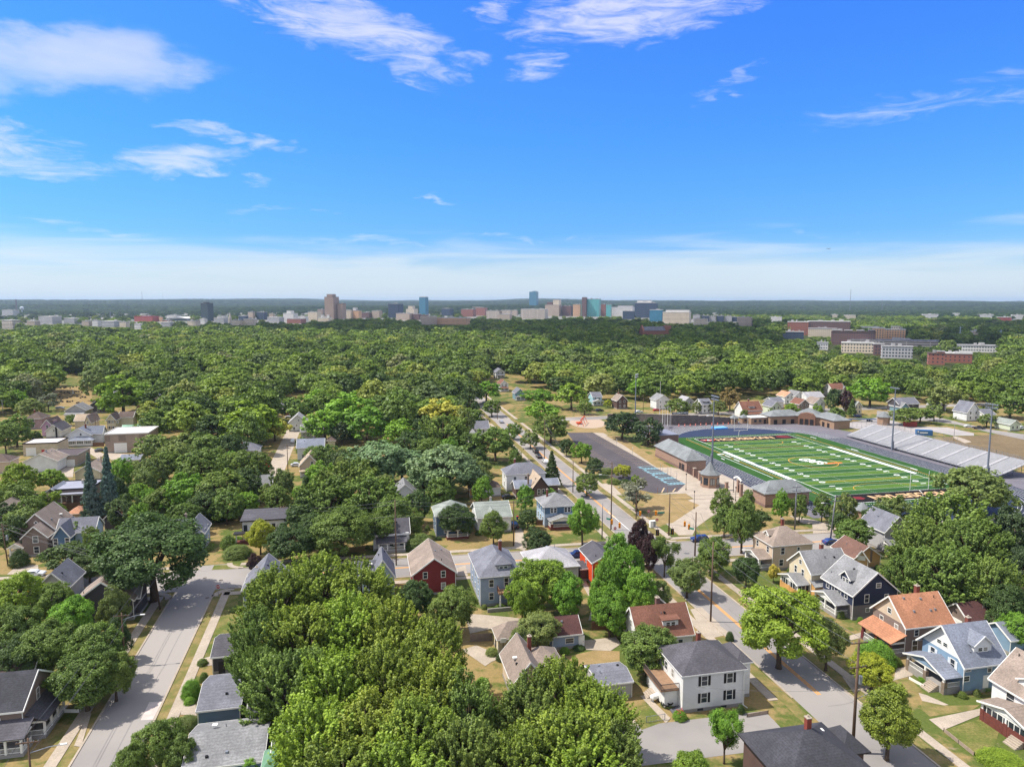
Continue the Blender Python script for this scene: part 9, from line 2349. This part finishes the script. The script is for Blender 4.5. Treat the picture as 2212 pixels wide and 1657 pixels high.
q.l.new(jn.outputs[0],go.inputs[0])
md = wood.modifiers.new('scatter','NODES'); md.node_group = ngr
print('trees',N_TREES,'woodland points',len(P),[int((L0 == k).sum()) for k in range(3)])
# woodland floor: darker soil and undergrowth under the far canopy
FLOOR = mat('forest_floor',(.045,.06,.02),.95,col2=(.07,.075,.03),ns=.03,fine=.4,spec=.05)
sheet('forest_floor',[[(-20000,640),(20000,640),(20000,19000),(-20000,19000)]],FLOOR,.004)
cg = mat('city_ground',srgb(150,146,142),.95,col2=(.07,.09,.035),ns=.006,amt=1,fine=.05)
sheet('city_ground',[[(-3200,2000),(900,2000),(1300,4300),(-4200,4300)]],cg,.2)
# ------------------------------------------------------------------ a cumulus bank high to the left; its shade falls on the middle woods
CLM = bpy.data.materials.new('cloud'); CLM.use_nodes = True
CLM.node_tree.nodes['Principled BSDF'].inputs['Base Color'].default_value = (.85,.85,.87,1); CLM.node_tree.nodes['Principled BSDF'].inputs['Roughness'].default_value = 1
ALT = 1500.0; off = Vector((sdir.x,sdir.y,0)) * (ALT / sdir.z)
def cloud_bank(poly_px,n,seed,rmin,rmax):
 gp = [at(*p) for p in poly_px]; rr = random.Random(seed)
 x0,x1 = min(p.x for p in gp),max(p.x for p in gp); y0,y1 = min(p.y for p in gp),max(p.y for p in gp)
 pl = [(p.x,p.y) for p in gp]; mbc = MB(); k = 0; tries = 0
 ico = bpy.data.meshes.new('tmp'); import bmesh
 bm = bmesh.new(); bmesh.ops.create_icosphere(bm,subdivisions=2,radius=1.0); iv = [v.co.copy() for v in bm.verts]; fi = [tuple(v.index for v in f.verts) for f in bm.faces]; bm.free(); bpy.data.meshes.remove(ico)
 while k < n and tries < 20000:
  tries += 1; x,y = rr.uniform(x0,x1),rr.uniform(y0,y1)
  if not inpoly(np.array([x]),np.array([y]),pl)[0]: continue
  r = rr.uniform(rmin,rmax); c = Vector((x,y,0)) + off + Vector((0,0,ALT + rr.uniform(-20,60))); i0 = len(mbc.v)
  for v in iv:
   f_ = 1 + .22 * math.sin(v.x * 5 + k) * math.cos(v.y * 6 + 2 * k)
   mbc.v.append((c.x + v.x * r * f_,c.y + v.y * r * f_,c.z + v.z * r * .35 * f_))
  mbc.f += [tuple(i0 + q_ for q_ in f) for f in fi]; mbc.mi += [0] * len(fi); k += 1
 mbc.smooth = True
 return tag(mbc.build('cloud',CLM),'bank of cumulus high above the woods to the left','cloud',kind='structure')
cloud_bank([(540,722),(760,734),(1000,728),(1240,742),(1440,768),(1560,772),(1640,738),(1660,704),(900,699),(480,704)],230,4,70,140)
cloud_bank([(2010,752),(2500,756),(2500,706),(1990,706)],70,9,70,130)
# ------------------------------------------------------------------ air
hz = MB(); hz.box(-23000,-600,-3.5,23000,31000,190)
HZ = bpy.data.materials.new('haze'); HZ.use_nodes = True; nt = HZ.node_tree; nt.nodes.clear()
o = nt.nodes.new('ShaderNodeOutputMaterial'); pv = nt.nodes.new('ShaderNodeVolumePrincipled'); nt.links.new(pv.outputs[0],o.inputs['Volume'])
pv.inputs['Color'].default_value = (.62,.80,1.0,1); pv.inputs['Density'].default_value = HAZE_D; pv.inputs['Anisotropy'].default_value = .1
if HAZE_D > 0: tag(hz.build('haze',HZ),'thin bluish summer haze over the whole city','haze',kind='stuff')
